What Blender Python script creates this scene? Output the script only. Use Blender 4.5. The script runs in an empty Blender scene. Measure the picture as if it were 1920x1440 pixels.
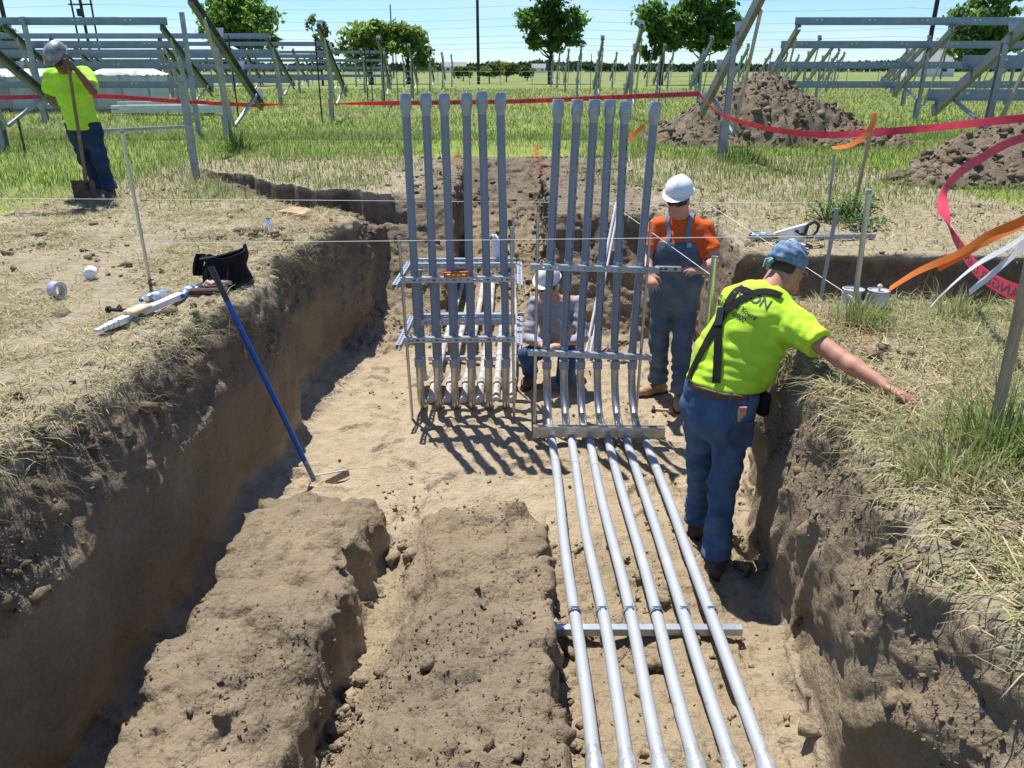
import bpy, math, random
import numpy as np
from mathutils import Vector, Matrix, Euler
from mathutils.bvhtree import BVHTree

random.seed(7)
RNG = np.random.default_rng(11)
scene = bpy.context.scene
COL = scene.collection
R = math.radians

# ------------------------------------------------------------------ camera
cam = bpy.data.cameras.new('camera')
cam.sensor_width = 36.0
cam.lens = 1450 / 1920 * 36.0
cam.clip_start = 0.05
cam.clip_end = 6000
camo = bpy.data.objects.new('camera', cam)
COL.objects.link(camo)
camo.location = (0, 0, 1.4)
camo.rotation_euler = (R(90 - 22.1), 0, 0)
scene.camera = camo

# ------------------------------------------------------------------ sky and sun
SUN_EL = R(67)
SUN_AZ = math.atan2(-0.44, 0.90)            # measured from +y towards +x: ahead and to the left
world = bpy.data.worlds.new('World')
scene.world = world
world.use_nodes = True
wn = world.node_tree
bgn = wn.nodes['Background']
sky = wn.nodes.new('ShaderNodeTexSky')
sky.sky_type = 'NISHITA'
sky.sun_disc = False
sky.sun_elevation = SUN_EL
sky.sun_rotation = SUN_AZ
sky.air_density = 1.0
sky.dust_density = 0.0
sky.ozone_density = 4.0
sky.altitude = 200
tint = wn.nodes.new('ShaderNodeMix')
tint.data_type = 'RGBA'
tint.blend_type = 'MULTIPLY'
tint.inputs[0].default_value = 1.0
tint.inputs[7].default_value = (0.74, 0.93, 1.16, 1)      # clear, slightly bluer summer air
wn.links.new(sky.outputs[0], tint.inputs[6])
# thin high haze cloud drifting over the whole sky
wtc = wn.nodes.new('ShaderNodeTexCoord')
wmp = wn.nodes.new('ShaderNodeMapping')
wmp.inputs['Scale'].default_value = (1.4, 1.4, 9.0)
wno = wn.nodes.new('ShaderNodeTexNoise')
wno.inputs['Scale'].default_value = 2.2
wno.inputs['Detail'].default_value = 5
wra = wn.nodes.new('ShaderNodeMapRange')
wra.inputs['From Min'].default_value = 0.48
wra.inputs['From Max'].default_value = 0.78
wra.inputs['To Max'].default_value = 0.30
cl = wn.nodes.new('ShaderNodeMix')
cl.data_type = 'RGBA'
cl.inputs[7].default_value = (8.2, 8.6, 9.2, 1)
wn.links.new(wtc.outputs['Generated'], wmp.inputs[0])
wn.links.new(wmp.outputs[0], wno.inputs['Vector'])
wn.links.new(wno.outputs['Fac'], wra.inputs['Value'])
wn.links.new(wra.outputs[0], cl.inputs[0])
wn.links.new(tint.outputs[2], cl.inputs[6])
wn.links.new(cl.outputs[2], bgn.inputs[0])
bgn.inputs[1].default_value = 0.092

sun = bpy.data.lights.new('sun', 'SUN')
sun.energy = 5.0
sun.angle = R(0.53)
sun.color = (1.0, 0.965, 0.91)
suno = bpy.data.objects.new('sun', sun)
COL.objects.link(suno)
sd = Vector((math.sin(SUN_AZ) * math.cos(SUN_EL), math.cos(SUN_AZ) * math.cos(SUN_EL), math.sin(SUN_EL)))
suno.rotation_euler = sd.to_track_quat('Z', 'Y').to_euler()
suno.location = (-20, 30, 60)

vs = scene.view_settings
vs.view_transform = 'Standard'
vs.look = 'None'
vs.exposure = 0.52
vs.gamma = 1.0
scene.cycles.max_bounces = 6
scene.cycles.diffuse_bounces = 3
scene.cycles.glossy_bounces = 3
scene.cycles.transparent_max_bounces = 8

# ------------------------------------------------------------------ materials
MATS = {}

def mat(name, col, rough=0.6, metal=0.0, var=0.0, vscale=6.0, bump=0.0, bscale=40.0, col2=None, spec=0.5,
        trans=0.0, stretch=None, detail=5.0, alpha=None):
    """Principled material; noise mixes col with col2 (or a darker/lighter col) and adds fine bump."""
    if name in MATS:
        return MATS[name]
    m = bpy.data.materials.new(name)
    m.use_nodes = True
    nt = m.node_tree
    b = nt.nodes['Principled BSDF']
    b.inputs['Roughness'].default_value = rough
    b.inputs['Metallic'].default_value = metal
    b.inputs['Specular IOR Level'].default_value = spec
    b.inputs['Base Color'].default_value = (*col, 1)
    if trans:
        b.inputs['Transmission Weight'].default_value = trans
    if alpha is not None:
        b.inputs['Alpha'].default_value = alpha
    tc = nt.nodes.new('ShaderNodeTexCoord')
    src = tc.outputs['Object']
    if stretch:
        mp = nt.nodes.new('ShaderNodeMapping')
        mp.inputs['Scale'].default_value = stretch
        nt.links.new(src, mp.inputs[0])
        src = mp.outputs[0]
    if var > 0 or col2:
        n = nt.nodes.new('ShaderNodeTexNoise')
        n.inputs['Scale'].default_value = vscale
        n.inputs['Detail'].default_value = detail
        n.inputs['Roughness'].default_value = 0.62
        nt.links.new(src, n.inputs['Vector'])
        cr = nt.nodes.new('ShaderNodeValToRGB')
        a = col if col2 else tuple(max(0, c * (1 - var)) for c in col)
        z = col2 if col2 else tuple(min(1, c * (1 + var)) for c in col)
        cr.color_ramp.elements[0].position = 0.36
        cr.color_ramp.elements[1].position = 0.64
        cr.color_ramp.elements[0].color = (*a, 1)
        cr.color_ramp.elements[1].color = (*z, 1)
        nt.links.new(n.outputs['Fac'], cr.inputs[0])
        nt.links.new(cr.outputs[0], b.inputs['Base Color'])
    if bump > 0:
        n2 = nt.nodes.new('ShaderNodeTexNoise')
        n2.inputs['Scale'].default_value = bscale
        n2.inputs['Detail'].default_value = 6
        nt.links.new(src, n2.inputs['Vector'])
        bp = nt.nodes.new('ShaderNodeBump')
        bp.inputs['Strength'].default_value = bump
        bp.inputs['Distance'].default_value = 0.02
        nt.links.new(n2.outputs['Fac'], bp.inputs['Height'])
        nt.links.new(bp.outputs[0], b.inputs['Normal'])
    MATS[name] = m
    return m

def specks(m, col, scale=60.0, lo=.62, hi=.70, amount=.8, stretch=None):
    """dirt: blotches of another colour where a noise runs high"""
    nt = m.node_tree
    b = nt.nodes['Principled BSDF']
    tc = nt.nodes.new('ShaderNodeTexCoord')
    src = tc.outputs['Object']
    if stretch:
        mp = nt.nodes.new('ShaderNodeMapping')
        mp.inputs['Scale'].default_value = stretch
        nt.links.new(src, mp.inputs[0])
        src = mp.outputs[0]
    n = nt.nodes.new('ShaderNodeTexNoise')
    n.inputs['Scale'].default_value = scale
    n.inputs['Detail'].default_value = 4
    nt.links.new(src, n.inputs['Vector'])
    r_ = nt.nodes.new('ShaderNodeMapRange')
    r_.inputs['From Min'].default_value = lo
    r_.inputs['From Max'].default_value = hi
    r_.inputs['To Max'].default_value = amount
    nt.links.new(n.outputs['Fac'], r_.inputs['Value'])
    x = nt.nodes.new('ShaderNodeMix')
    x.data_type = 'RGBA'
    c = b.inputs['Base Color']
    if c.is_linked:
        nt.links.new(c.links[0].from_socket, x.inputs[6])
    else:
        x.inputs[6].default_value = c.default_value
    x.inputs[7].default_value = (*col, 1)
    nt.links.new(r_.outputs[0], x.inputs[0])
    nt.links.new(x.outputs[2], b.inputs['Base Color'])
    return m

def let_through(m, f=.35):
    """thin plastic film: some light passes through"""
    nt = m.node_tree
    b = nt.nodes['Principled BSDF']
    t = nt.nodes.new('ShaderNodeBsdfTranslucent')
    c = b.inputs['Base Color']
    if c.is_linked:
        nt.links.new(c.links[0].from_socket, t.inputs['Color'])
    else:
        t.inputs['Color'].default_value = c.default_value
    x = nt.nodes.new('ShaderNodeMixShader')
    x.inputs[0].default_value = f
    nt.links.new(b.outputs[0], x.inputs[1])
    nt.links.new(t.outputs[0], x.inputs[2])
    nt.links.new(x.outputs[0], nt.nodes['Material Output'].inputs[0])
    return m

def attr_mat(name, rough=0.7, attr='tint', transl=0.0, spec=0.2):
    """Material whose base colour is the per-blade colour stored on the mesh."""
    m = bpy.data.materials.new(name)
    m.use_nodes = True
    nt = m.node_tree
    b = nt.nodes['Principled BSDF']
    b.inputs['Roughness'].default_value = rough
    b.inputs['Specular IOR Level'].default_value = spec
    a = nt.nodes.new('ShaderNodeAttribute')
    a.attribute_name = attr
    nt.links.new(a.outputs['Color'], b.inputs['Base Color'])
    if transl:
        t = nt.nodes.new('ShaderNodeBsdfTranslucent')
        mx = nt.nodes.new('ShaderNodeMixShader')
        mx.inputs[0].default_value = transl
        nt.links.new(a.outputs['Color'], t.inputs['Color'])
        nt.links.new(b.outputs[0], mx.inputs[1])
        nt.links.new(t.outputs[0], mx.inputs[2])
        nt.links.new(mx.outputs[0], nt.nodes['Material Output'].inputs[0])
    MATS[name] = m
    return m

# ------------------------------------------------------------------ object helpers
def tag(o, label=None, cat=None, group=None, kind=None):
    if label: o['label'] = label
    if cat: o['category'] = cat
    if group: o['group'] = group
    if kind: o['kind'] = kind
    return o

def rootloc(o):
    v = Vector((0, 0, 0))
    while o is not None:
        v = v + o.location
        o = o.parent
    return v

def thing(name, label, cat, loc=(0, 0, 0), group=None):
    o = bpy.data.objects.new(name, None)
    o.empty_display_size = 0.1
    COL.objects.link(o)
    o.location = loc
    return tag(o, label, cat, group)

def link_mesh(name, me, m, parent=None, smooth=False):
    ob = bpy.data.objects.new(name, me)
    COL.objects.link(ob)
    if parent is not None:
        ob.parent = parent
    if m is not None:
        me.materials.append(m)
    if smooth:
        me.polygons.foreach_set('use_smooth', np.ones(len(me.polygons), dtype=bool))
    return ob

def np_mesh(name, verts, quads=None, tris=None):
    """Fast mesh from numpy arrays."""
    me = bpy.data.meshes.new(name)
    nq = 0 if quads is None else len(quads)
    ntr = 0 if tris is None else len(tris)
    me.vertices.add(len(verts))
    me.vertices.foreach_set('co', np.ascontiguousarray(verts, dtype=np.float32).ravel())
    loops = []
    starts = []
    tot = []
    off = 0
    if nq:
        loops.append(np.asarray(quads, dtype=np.int32).ravel())
        starts.append(np.arange(nq, dtype=np.int32) * 4)
        tot.append(np.full(nq, 4, dtype=np.int32))
        off = nq * 4
    if ntr:
        loops.append(np.asarray(tris, dtype=np.int32).ravel())
        starts.append(off + np.arange(ntr, dtype=np.int32) * 3)
        tot.append(np.full(ntr, 3, dtype=np.int32))
    loops = np.concatenate(loops)
    me.loops.add(len(loops))
    me.loops.foreach_set('vertex_index', loops)
    me.polygons.add(nq + ntr)
    me.polygons.foreach_set('loop_start', np.concatenate(starts))
    me.polygons.foreach_set('loop_total', np.concatenate(tot))
    me.update(calc_edges=True)
    return me

def set_color(me, cols, name='tint'):
    a = me.attributes.new(name, 'FLOAT_COLOR', 'POINT')
    c = np.ones((len(cols), 4), dtype=np.float32)
    c[:, :3] = cols
    a.data.foreach_set('color', c.ravel())

def set_float(me, vals, name):
    a = me.attributes.new(name, 'FLOAT', 'POINT')
    a.data.foreach_set('value', np.ascontiguousarray(vals, dtype=np.float32))

def frame(d, up=(0, 0, 1)):
    d = Vector(d).normalized()
    u = Vector(up)
    if abs(d.dot(u)) > 0.98:
        u = Vector((1, 0, 0)) if abs(d.x) < 0.9 else Vector((0, 1, 0))
    s = d.cross(u).normalized()
    u = s.cross(d).normalized()
    return s, u, d

class MB:
    """Mesh builder; coordinates are world coordinates."""
    def __init__(self):
        self.v = []
        self.f = []
    def add(self, vs_, fs_):
        n = len(self.v)
        self.v += [tuple(q) for q in vs_]
        self.f += [tuple(i + n for i in q) for q in fs_]
        return self
    def box(self, c, s, rot=None):
        c = Vector(c)
        pts = []
        for x in (-.5, .5):
            for y in (-.5, .5):
                for z in (-.5, .5):
                    p = Vector((x * s[0], y * s[1], z * s[2]))
                    if rot is not None:
                        p = rot @ p
                    pts.append(c + p)
        return self.add(pts, [(0, 1, 3, 2), (4, 6, 7, 5), (0, 4, 5, 1), (2, 3, 7, 6), (0, 2, 6, 4), (1, 5, 7, 3)])
    def bbox(self, c, s, b=0.01, rot=None):
        """bevelled box"""
        c = Vector(c)
        h = [q / 2 for q in s]
        b = min(b, *[q * 0.48 for q in h])
        pts = []
        idx = {}
        for sx in (-1, 1):
            for sy in (-1, 1):
                for sz in (-1, 1):
                    for ax in range(3):
                        p = [sx * (h[0] - b), sy * (h[1] - b), sz * (h[2] - b)]
                        p[ax] = (sx, sy, sz)[ax] * h[ax]
                        p = Vector(p)
                        if rot is not None:
                            p = rot @ p
                        idx[(sx, sy, sz, ax)] = len(pts)
                        pts.append(c + p)
        fs_ = []
        for ax in range(3):
            for s_ in (-1, 1):
                o = [a for a in range(3) if a != ax]
                q = []
                for (a, b_) in ((-1, -1), (1, -1), (1, 1), (-1, 1)):
                    k = [0, 0, 0]
                    k[ax] = s_
                    k[o[0]] = a
                    k[o[1]] = b_
                    q.append(idx[(*k, ax)])
                if (s_ == 1) == (ax == 1):
                    q = q[::-1]
                fs_.append(q)
        for ax in range(3):
            o = [a for a in range(3) if a != ax]
            for a in (-1, 1):
                for b_ in (-1, 1):
                    k0 = [0, 0, 0]; k0[ax] = -1; k0[o[0]] = a; k0[o[1]] = b_
                    k1 = list(k0); k1[ax] = 1
                    q = [idx[(*k0, o[0])], idx[(*k1, o[0])], idx[(*k1, o[1])], idx[(*k0, o[1])]]
                    fs_.append(q)
        for sx in (-1, 1):
            for sy in (-1, 1):
                for sz in (-1, 1):
                    fs_.append([idx[(sx, sy, sz, a)] for a in range(3)])
        return self.add(pts, fs_)
    def tube(self, pts, r, n=10, cap=True, hollow=0.0):
        pts = [Vector(p) for p in pts]
        rr = r if hasattr(r, '__len__') else [r] * len(pts)
        vs_, fs_ = [], []
        side = None
        for i, p in enumerate(pts):
            d = (pts[min(i + 1, len(pts) - 1)] - pts[max(i - 1, 0)])
            s, u, d = frame(d)
            if side is not None:
                s = (side - d * side.dot(d)).normalized()
                u = s.cross(d).normalized()
            side = s
            for k in range(n):
                a = 2 * math.pi * k / n
                vs_.append(p + (s * math.cos(a) + u * math.sin(a)) * rr[i])
        for i in range(len(pts) - 1):
            for k in range(n):
                k2 = (k + 1) % n
                fs_.append((i * n + k, i * n + k2, (i + 1) * n + k2, (i + 1) * n + k))
        if cap:
            fs_.append(tuple(range(n))[::-1])
            fs_.append(tuple((len(pts) - 1) * n + k for k in range(n)))
        return self.add(vs_, fs_)
    def lathe(self, prof, c, axis=(0, 0, 1), n=20, closed=False):
        """prof: list of (radius, height) along axis from c"""
        s, u, d = frame(axis)
        c = Vector(c)
        vs_, fs_ = [], []
        for (r_, h_) in prof:
            for k in range(n):
                a = 2 * math.pi * k / n
                vs_.append(c + d * h_ + (s * math.cos(a) + u * math.sin(a)) * max(r_, 1e-4))
        m_ = len(prof)
        for i in range(m_ - 1):
            for k in range(n):
                k2 = (k + 1) % n
                fs_.append((i * n + k, i * n + k2, (i + 1) * n + k2, (i + 1) * n + k))
        return self.add(vs_, fs_)
    def beam(self, a, b, prof, up=(0, 0, 1), cap=True):
        """extrude a closed 2-D profile [(side, up)] from a to b"""
        a, b = Vector(a), Vector(b)
        s, u, d = frame(b - a, up)
        n = len(prof)
        vs_ = [a + s * p[0] + u * p[1] for p in prof] + [b + s * p[0] + u * p[1] for p in prof]
        fs_ = [(i, (i + 1) % n, n + (i + 1) % n, n + i) for i in range(n)]
        if cap:
            fs_ += [tuple(range(n))[::-1], tuple(range(n, 2 * n))]
        return self.add(vs_, fs_)
    def strip(self, pts, wdir, w, th=0.0008):
        """ribbon: pts centre line, wdir per-point width directions"""
        n = len(pts)
        vs_, fs_ = [], []
        for i in range(n):
            p = Vector(pts[i])
            wd = Vector(wdir[i]).normalized()
            t = (Vector(pts[min(i + 1, n - 1)]) - Vector(pts[max(i - 1, 0)])).normalized()
            nn = t.cross(wd).normalized() * th
            ww = w[i] if hasattr(w, '__len__') else w
            for sgn in (1, -1):
                vs_.append(p - wd * ww / 2 + nn * sgn)
                vs_.append(p + wd * ww / 2 + nn * sgn)
        for i in range(n - 1):
            a = i * 4
            b = a + 4
            fs_ += [(a, a + 1, b + 1, b), (a + 3, a + 2, b + 2, b + 3), (a + 1, a + 3, b + 3, b + 1), (a + 2, a, b, b + 2)]
        fs_ += [(0, 2, 3, 1), (4 * n - 4, 4 * n - 3, 4 * n - 1, 4 * n - 2)]
        return self.add(vs_, fs_)
    def build(self, name, m, parent=None, smooth=False, local=False):
        off = Vector((0, 0, 0)) if (local or parent is None) else rootloc(parent)
        me = bpy.data.meshes.new(name)
        me.from_pydata([(q[0] - off.x, q[1] - off.y, q[2] - off.z) for q in self.v], [], self.f)
        me.update()
        ob = link_mesh(name, me, m, parent)
        if smooth:
            me.polygons.foreach_set('use_smooth', np.ones(len(me.polygons), dtype=bool))
            try:
                me.set_sharp_from_angle(angle=R(smooth if smooth is not True else 40))
            except Exception:
                pass
        return ob

def dup(o, parent=None, loc=None):
    c = o.copy()
    COL.objects.link(c)
    c.parent = parent
    if loc is not None:
        c.location = loc
    for ch in o.children:
        dup(ch, c)
    return c

# ------------------------------------------------------------------ noise and surface extraction
_LAT = RNG.random((48, 48, 48), dtype=np.float32) * 2 - 1

def noise3(x, y, z, f, seed=0):
    x = x * f + seed * 7.31 + 500
    y = y * f + seed * 3.77 + 500
    z = z * f + seed * 5.13 + 500
    xi = np.floor(x); yi = np.floor(y); zi = np.floor(z)
    fx = (x - xi); fy = (y - yi); fz = (z - zi)
    fx = fx * fx * (3 - 2 * fx); fy = fy * fy * (3 - 2 * fy); fz = fz * fz * (3 - 2 * fz)
    xi = xi.astype(np.int32) % 48; yi = yi.astype(np.int32) % 48; zi = zi.astype(np.int32) % 48
    x1 = (xi + 1) % 48; y1 = (yi + 1) % 48; z1 = (zi + 1) % 48
    L = _LAT
    a = L[xi, yi, zi] * (1 - fx) + L[x1, yi, zi] * fx
    b = L[xi, y1, zi] * (1 - fx) + L[x1, y1, zi] * fx
    c = L[xi, yi, z1] * (1 - fx) + L[x1, yi, z1] * fx
    d = L[xi, y1, z1] * (1 - fx) + L[x1, y1, z1] * fx
    a = a * (1 - fy) + b * fy
    c = c * (1 - fy) + d * fy
    return a * (1 - fz) + c * fz

def noise2(x, y, f, seed=0):
    return noise3(x, y, np.zeros_like(x), f, seed)

def sstep(a, b, x):
    t = np.clip((x - a) / (b - a), 0, 1)
    return t * t * (3 - 2 * t)

def surface_nets(F, xs, ys, zs):
    """Naive surface nets on a rectilinear grid; solid where F < 0. Returns verts, quads."""
    S = F < 0
    c = S[:-1, :-1, :-1].astype(np.int8)
    cnt = c.copy()
    for dx in (0, 1):
        for dy in (0, 1):
            for dz in (0, 1):
                if dx + dy + dz:
                    cnt += S[dx:S.shape[0] - 1 + dx, dy:S.shape[1] - 1 + dy, dz:S.shape[2] - 1 + dz]
    act = (cnt > 0) & (cnt < 8)
    I, J, K = np.nonzero(act)
    idx = np.full(act.shape, -1, dtype=np.int32)
    idx[I, J, K] = np.arange(len(I), dtype=np.int32)
    acc = np.zeros((len(I), 3), dtype=np.float32)
    num = np.zeros(len(I), dtype=np.float32)
    crn = [(a, b, d) for a in (0, 1) for b in (0, 1) for d in (0, 1)]
    for p in crn:
        for ax in range(3):
            if p[ax] == 0:
                q = list(p); q[ax] = 1
                f0 = F[I + p[0], J + p[1], K + p[2]]
                f1 = F[I + q[0], J + q[1], K + q[2]]
                mk = (f0 < 0) != (f1 < 0)
                t = np.where(mk, f0 / np.where(mk, f0 - f1, 1), 0)
                P = [xs[I + p[0]], ys[J + p[1]], zs[K + p[2]]]
                Q = [xs[I + q[0]], ys[J + q[1]], zs[K + q[2]]]
                for a in range(3):
                    acc[:, a] += np.where(mk, P[a] + (Q[a] - P[a]) * t, 0)
                num += mk
    V = acc / num[:, None]
    quads = []
    for ax in range(3):
        o1, o2 = (ax + 1) % 3, (ax + 2) % 3
        sl0 = [slice(None)] * 3; sl1 = [slice(None)] * 3
        sl0[ax] = slice(0, -1); sl1[ax] = slice(1, None)
        for o in (o1, o2):
            sl0[o] = slice(1, -1); sl1[o] = slice(1, -1)
        A = S[tuple(sl0)]; B = S[tuple(sl1)]
        E = np.nonzero(A != B)
        e = [E[0].copy(), E[1].copy(), E[2].copy()]
        for o in (o1, o2):
            e[o] = e[o] + 1
        def cell(d1, d2):
            q = [e[0].copy(), e[1].copy(), e[2].copy()]
            q[o1] = q[o1] - d1
            q[o2] = q[o2] - d2
            return idx[q[0], q[1], q[2]]
        Q = np.stack([cell(1, 1), cell(0, 1), cell(0, 0), cell(1, 0)], axis=1)
        flip = ~A[E]
        Q[flip] = Q[flip][:, ::-1]
        quads.append(Q)
    Q = np.concatenate(quads)
    Q = Q[(Q >= 0).all(axis=1)]
    return V, Q

def smax(a, b, k):
    h = np.clip(0.5 + 0.5 * (a - b) / k, 0, 1)
    return b + (a - b) * h + k * h * (1 - h)

def smin(a, b, k):
    return -smax(-a, -b, k)
# ------------------------------------------------------------------ the excavated ground
def axis(segs):
    out = [segs[0][0]]
    for a, b, d0, d1 in segs:
        x = a
        while x < b - 1e-6:
            t = (x - a) / (b - a)
            x = min(b, x + d0 + (d1 - d0) * t)
            out.append(x)
    return np.array(out, dtype=np.float32)

BX0, BX1, BY0, BY1 = -5.4, 5.6, 0.3, 14.0
gx = axis([(BX0, -4.4, .05, .034), (-4.4, -2.4, .030, .024), (-2.4, -1.45, .0155, .0155), (-1.45, 1.1, .0165, .0165), (1.1, 2.0, .0155, .0155), (2.0, BX1, .026, .06)])
gy = axis([(BY0, 1.6, .05, .02), (1.6, 4.4, .0155, .0175), (4.4, 7.0, .0175, .026), (7.0, 10.5, .027, .042), (10.5, BY1, .045, .07)])
gz = axis([(-1.42, .12, .0155, .0155), (.12, .26, .02, .03)])

def edge_border(x, y):
    d = np.minimum(np.minimum(x - BX0, BX1 - x), np.minimum(y - BY0 + .6, BY1 - y))
    return sstep(0.0, 0.6, d)

def grade(x, y):
    """undisturbed ground level with the shallow cut at the back left"""
    b = edge_border(x, y)
    h = (0.035 * noise2(x, y, 0.9, 3) + 0.014 * noise2(x, y, 3.1, 4)) * b
    # bank round the left edge is slightly mounded, the right edge too
    yE = 9.45 + (-1.4 - x) * 0.80 + 0.22 * noise2(x, y * 0, 2.3, 8) + 0.16 * noise2(x, y * 0, 6.0, 9) + .05 * noise2(x, y * 0, 11.0, 10)
    s = yE - y
    D = np.interp(x, [-5.2, -4.5, -3.2, -1.5, -0.6, 0.6, 1.2], [0, .16, .26, .38, .40, .22, 0]).astype(np.float32)
    dip = np.where((s > 0), D * np.clip(1 - s / 1.5, 0, 1) ** 0.8, 0)
    h = h - dip * b
    # small scrape on the far left
    q = ((x + 4.95) / .5) ** 2 + ((y - 8.2) / .16) ** 2
    h = h - 0.16 * sstep(1.2, 0.5, q) * b
    # soil ridge beside the bottle on the left bank
    q = ((x + 2.75) / .5) ** 2 + ((y - 7.05) / .22) ** 2
    h = h + 0.05 * sstep(1.3, 0.0, q)
    # disturbed strip running away beyond the narrow trench
    return h.astype(np.float32)

def lin(v, xs_, ys_):
    return np.interp(v, xs_, ys_).astype(np.float32)

def build_terrain_field():
    X = gx[:, None, None]; Y = gy[None, :, None]; Z = gz[None, None, :]
    H2 = grade(gx[:, None] + 0 * gy[None, :], gy[None, :] + 0 * gx[:, None])
    # main pit outline
    xl = lin(gy, [0, 2.3, 4.0, 5.66, 5.72, 6.1, 8.3, 10], [-1.86, -1.80, -1.74, -1.665, -1.74, -1.85, -1.55, -1.4])
    xl = xl + 0.05 * noise2(gy, gy * 0, 1.7, 21) + 0.03 * noise2(gy, gy * 0, 4.5, 22)
    fl = lin(gy, [0, 2.0, 3.5, 5.0, 6.0, 8.0], [.26, .24, .22, .16, .06, .02])
    flare = np.clip((gz + .5) / .5, 0, 1.3) ** 1.4
    XL = xl[None, :, None] - fl[None, :, None] * flare[None, None, :].astype(np.float32)
    xr = lin(gy, [0, 2.3, 3.5, 4.1, 4.6, 5.0, 6.4, 8.5], [1.20, 1.24, 1.33, 1.40, 1.62, 1.76, 1.80, 1.82])
    xr = xr + 0.06 * noise2(gy, gy * 0, 1.9, 23) + 0.03 * noise2(gy, gy * 0, 5.0, 24)
    fr = lin(gy, [0, 2.0, 3.4, 4.4, 5.5, 8], [.12, .16, .16, .08, .10, .20])
    XR = xr[None, :, None] + fr[None, :, None] * flare[None, None, :].astype(np.float32)
    wl = 0.22 * noise2(gx, gx * 0, 2.0, 31)
    yb = np.where(gx < -0.1, 8.15, 7.5) + wl
    sl = np.where(gx < -0.1, 1.15, 0.62)
    YB = yb[:, None, None] + sl[:, None, None] * (gz[None, None, :] + 1.2)
    YB = YB.astype(np.float32)
    floor = -1.2 + 0.02 * noise2(gx[:, None] + 0 * gy[None, :], gy[None, :] + 0 * gx[:, None], 1.4, 33)
    # spoil lying at the foot of the walls and a hump under the sweeps
    floor = floor + 0.05 * np.exp(-((gx[:, None] - .64) / .5) ** 2 - ((gy[None, :] - 5.1) / .16) ** 2)
    floor = floor + 0.05 * np.exp(-((gx[:, None] + .45) / .45) ** 2 - ((gy[None, :] - 5.35) / .2) ** 2)
    floor = floor + 0.10 * sstep(7.1, 8.0, gy)[None, :] * (1 - sstep(-.95, -.8, gx) * sstep(.5, .35, gx))[:, None]
    # boot prints trodden into the floor
    rp = np.random.default_rng(8)
    for _ in range(90):
        px, py, pa = rp.uniform(-1.45, 1.45), rp.uniform(3.9, 7.6), rp.uniform(-1.2, 1.2) + (math.pi / 2 if rp.random() < .3 else 0)
        i0, i1 = np.searchsorted(gx, [px - .25, px + .25]); j0, j1 = np.searchsorted(gy, [py - .25, py + .25])
        X_ = gx[i0:i1, None] - px; Y_ = gy[None, j0:j1] - py
        u = X_ * math.cos(pa) + Y_ * math.sin(pa); v = -X_ * math.sin(pa) + Y_ * math.cos(pa)
        q = np.sqrt((u / .055) ** 2 + (v / .145) ** 2)
        floor[i0:i1, j0:j1] += rp.uniform(.5, 1.1) * (-.022 * sstep(1.1, .75, q) + .012 * np.exp(-((q - 1.3) / .25) ** 2))
    floor = floor.astype(np.float32)
    T = smax(smax(XL - X, X - XR, .03), Y - YB, .06)
    T = smax(T, floor[:, :, None] - Z, .05)
    # narrow trench leading away
    nf = lin(gy, [7.0, 9.4, 10.4, 12.4, 13.6], [-1.2, -1.16, -.86, -.25, .1])
    wn_ = 0.06 * noise2(gy, gy * 0, 1.6, 41) + .04 * noise2(gy, gy * 0, 4.1, 42)
    N = smax(smax((-.74 + wn_)[None, :, None] - X, X - (.44 + .7 * wn_)[None, :, None], .02), 6.5 - Y + 0 * X + 0 * Z, .02)
    N = smax(N, nf[None, :, None] - Z, .05)
    T = smin(T, N, .05)
    # side trench to the right
    ws = 0.08 * noise2(gx, gx * 0, 1.7, 51) + .05 * noise2(gx, gx * 0, 5, 52)
    Sd = smax(smax((4.86 + ws)[:, None, None] - Y, Y - (6.32 + .8 * ws)[:, None, None], .02), 1.2 - X + 0 * Y + 0 * Z, .02)
    Sd = smax(Sd, X - 4.9, .05)
    Sd = smax(Sd, -.62 - Z, .06)
    T = smin(T, Sd, .04)
    F = smax(Z - H2[:, :, None], -T, .035).astype(np.float32)
    del T, N, Sd
    # the two soil banks left between the near trenches
    w1 = .08 * noise2(gy, gy * 0, 1.6, 61) + .05 * noise2(gy, gy * 0, 5, 62)
    t1 = -.80 + .06 * noise2(gx[:, None] + 0 * gy[None, :], gy[None, :] + 0 * gx[:, None], 2.4, 63) + .035 * noise2(gx[:, None] + 0 * gy[None, :], gy[None, :] + 0 * gx[:, None], 6.5, 64) - .10 * sstep(3.3, 3.95, gy)[None, :]
    t1 = t1 - .06 * np.clip((gx[:, None] + 1.1) / .4, -.3, 1)
    B1 = smax((-1.42 + w1)[None, :, None] - X - .05 * (Z + .8), X - (-.80 + w1[::-1] * .5)[None, :, None] - .10 * (-.8 - Z), .07)
    B1 = smax(B1, Y - (3.92 + .3 * (-.8 - Z)), .12)
    B1 = smax(B1, Z - t1[:, :, None].astype(np.float32), .07)
    F = smin(F, B1.astype(np.float32), .03)
    del B1
    w2 = .08 * noise2(gy, gy * 0, 1.8, 66) + .05 * noise2(gy, gy * 0, 6, 67)
    lft = lin(gy, [0, 2.3, 3.2, 3.9], [-.43, -.42, -.40, -.38])
    t2 = -.86 + .055 * noise2(gx[:, None] + 0 * gy[None, :], gy[None, :] + 0 * gx[:, None], 2.2, 68) + .035 * noise2(gx[:, None] + 0 * gy[None, :], gy[None, :] + 0 * gx[:, None], 6.0, 69) - .13 * sstep(3.2, 3.9, gy)[None, :]
    B2 = smax((lft + w2)[None, :, None] - X - .95 * (-.86 - Z), X - (.185 + w2[::-1] * .5)[None, :, None] - .05 * (-.8 - Z), .07)
    B2 = smax(B2, Y - (3.82 + .5 * (-.8 - Z)), .12)
    B2 = smax(B2, Z - t2[:, :, None].astype(np.float32), .06)
    F = smin(F, B2.astype(np.float32), .04)
    del B2
    return F, H2

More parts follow.
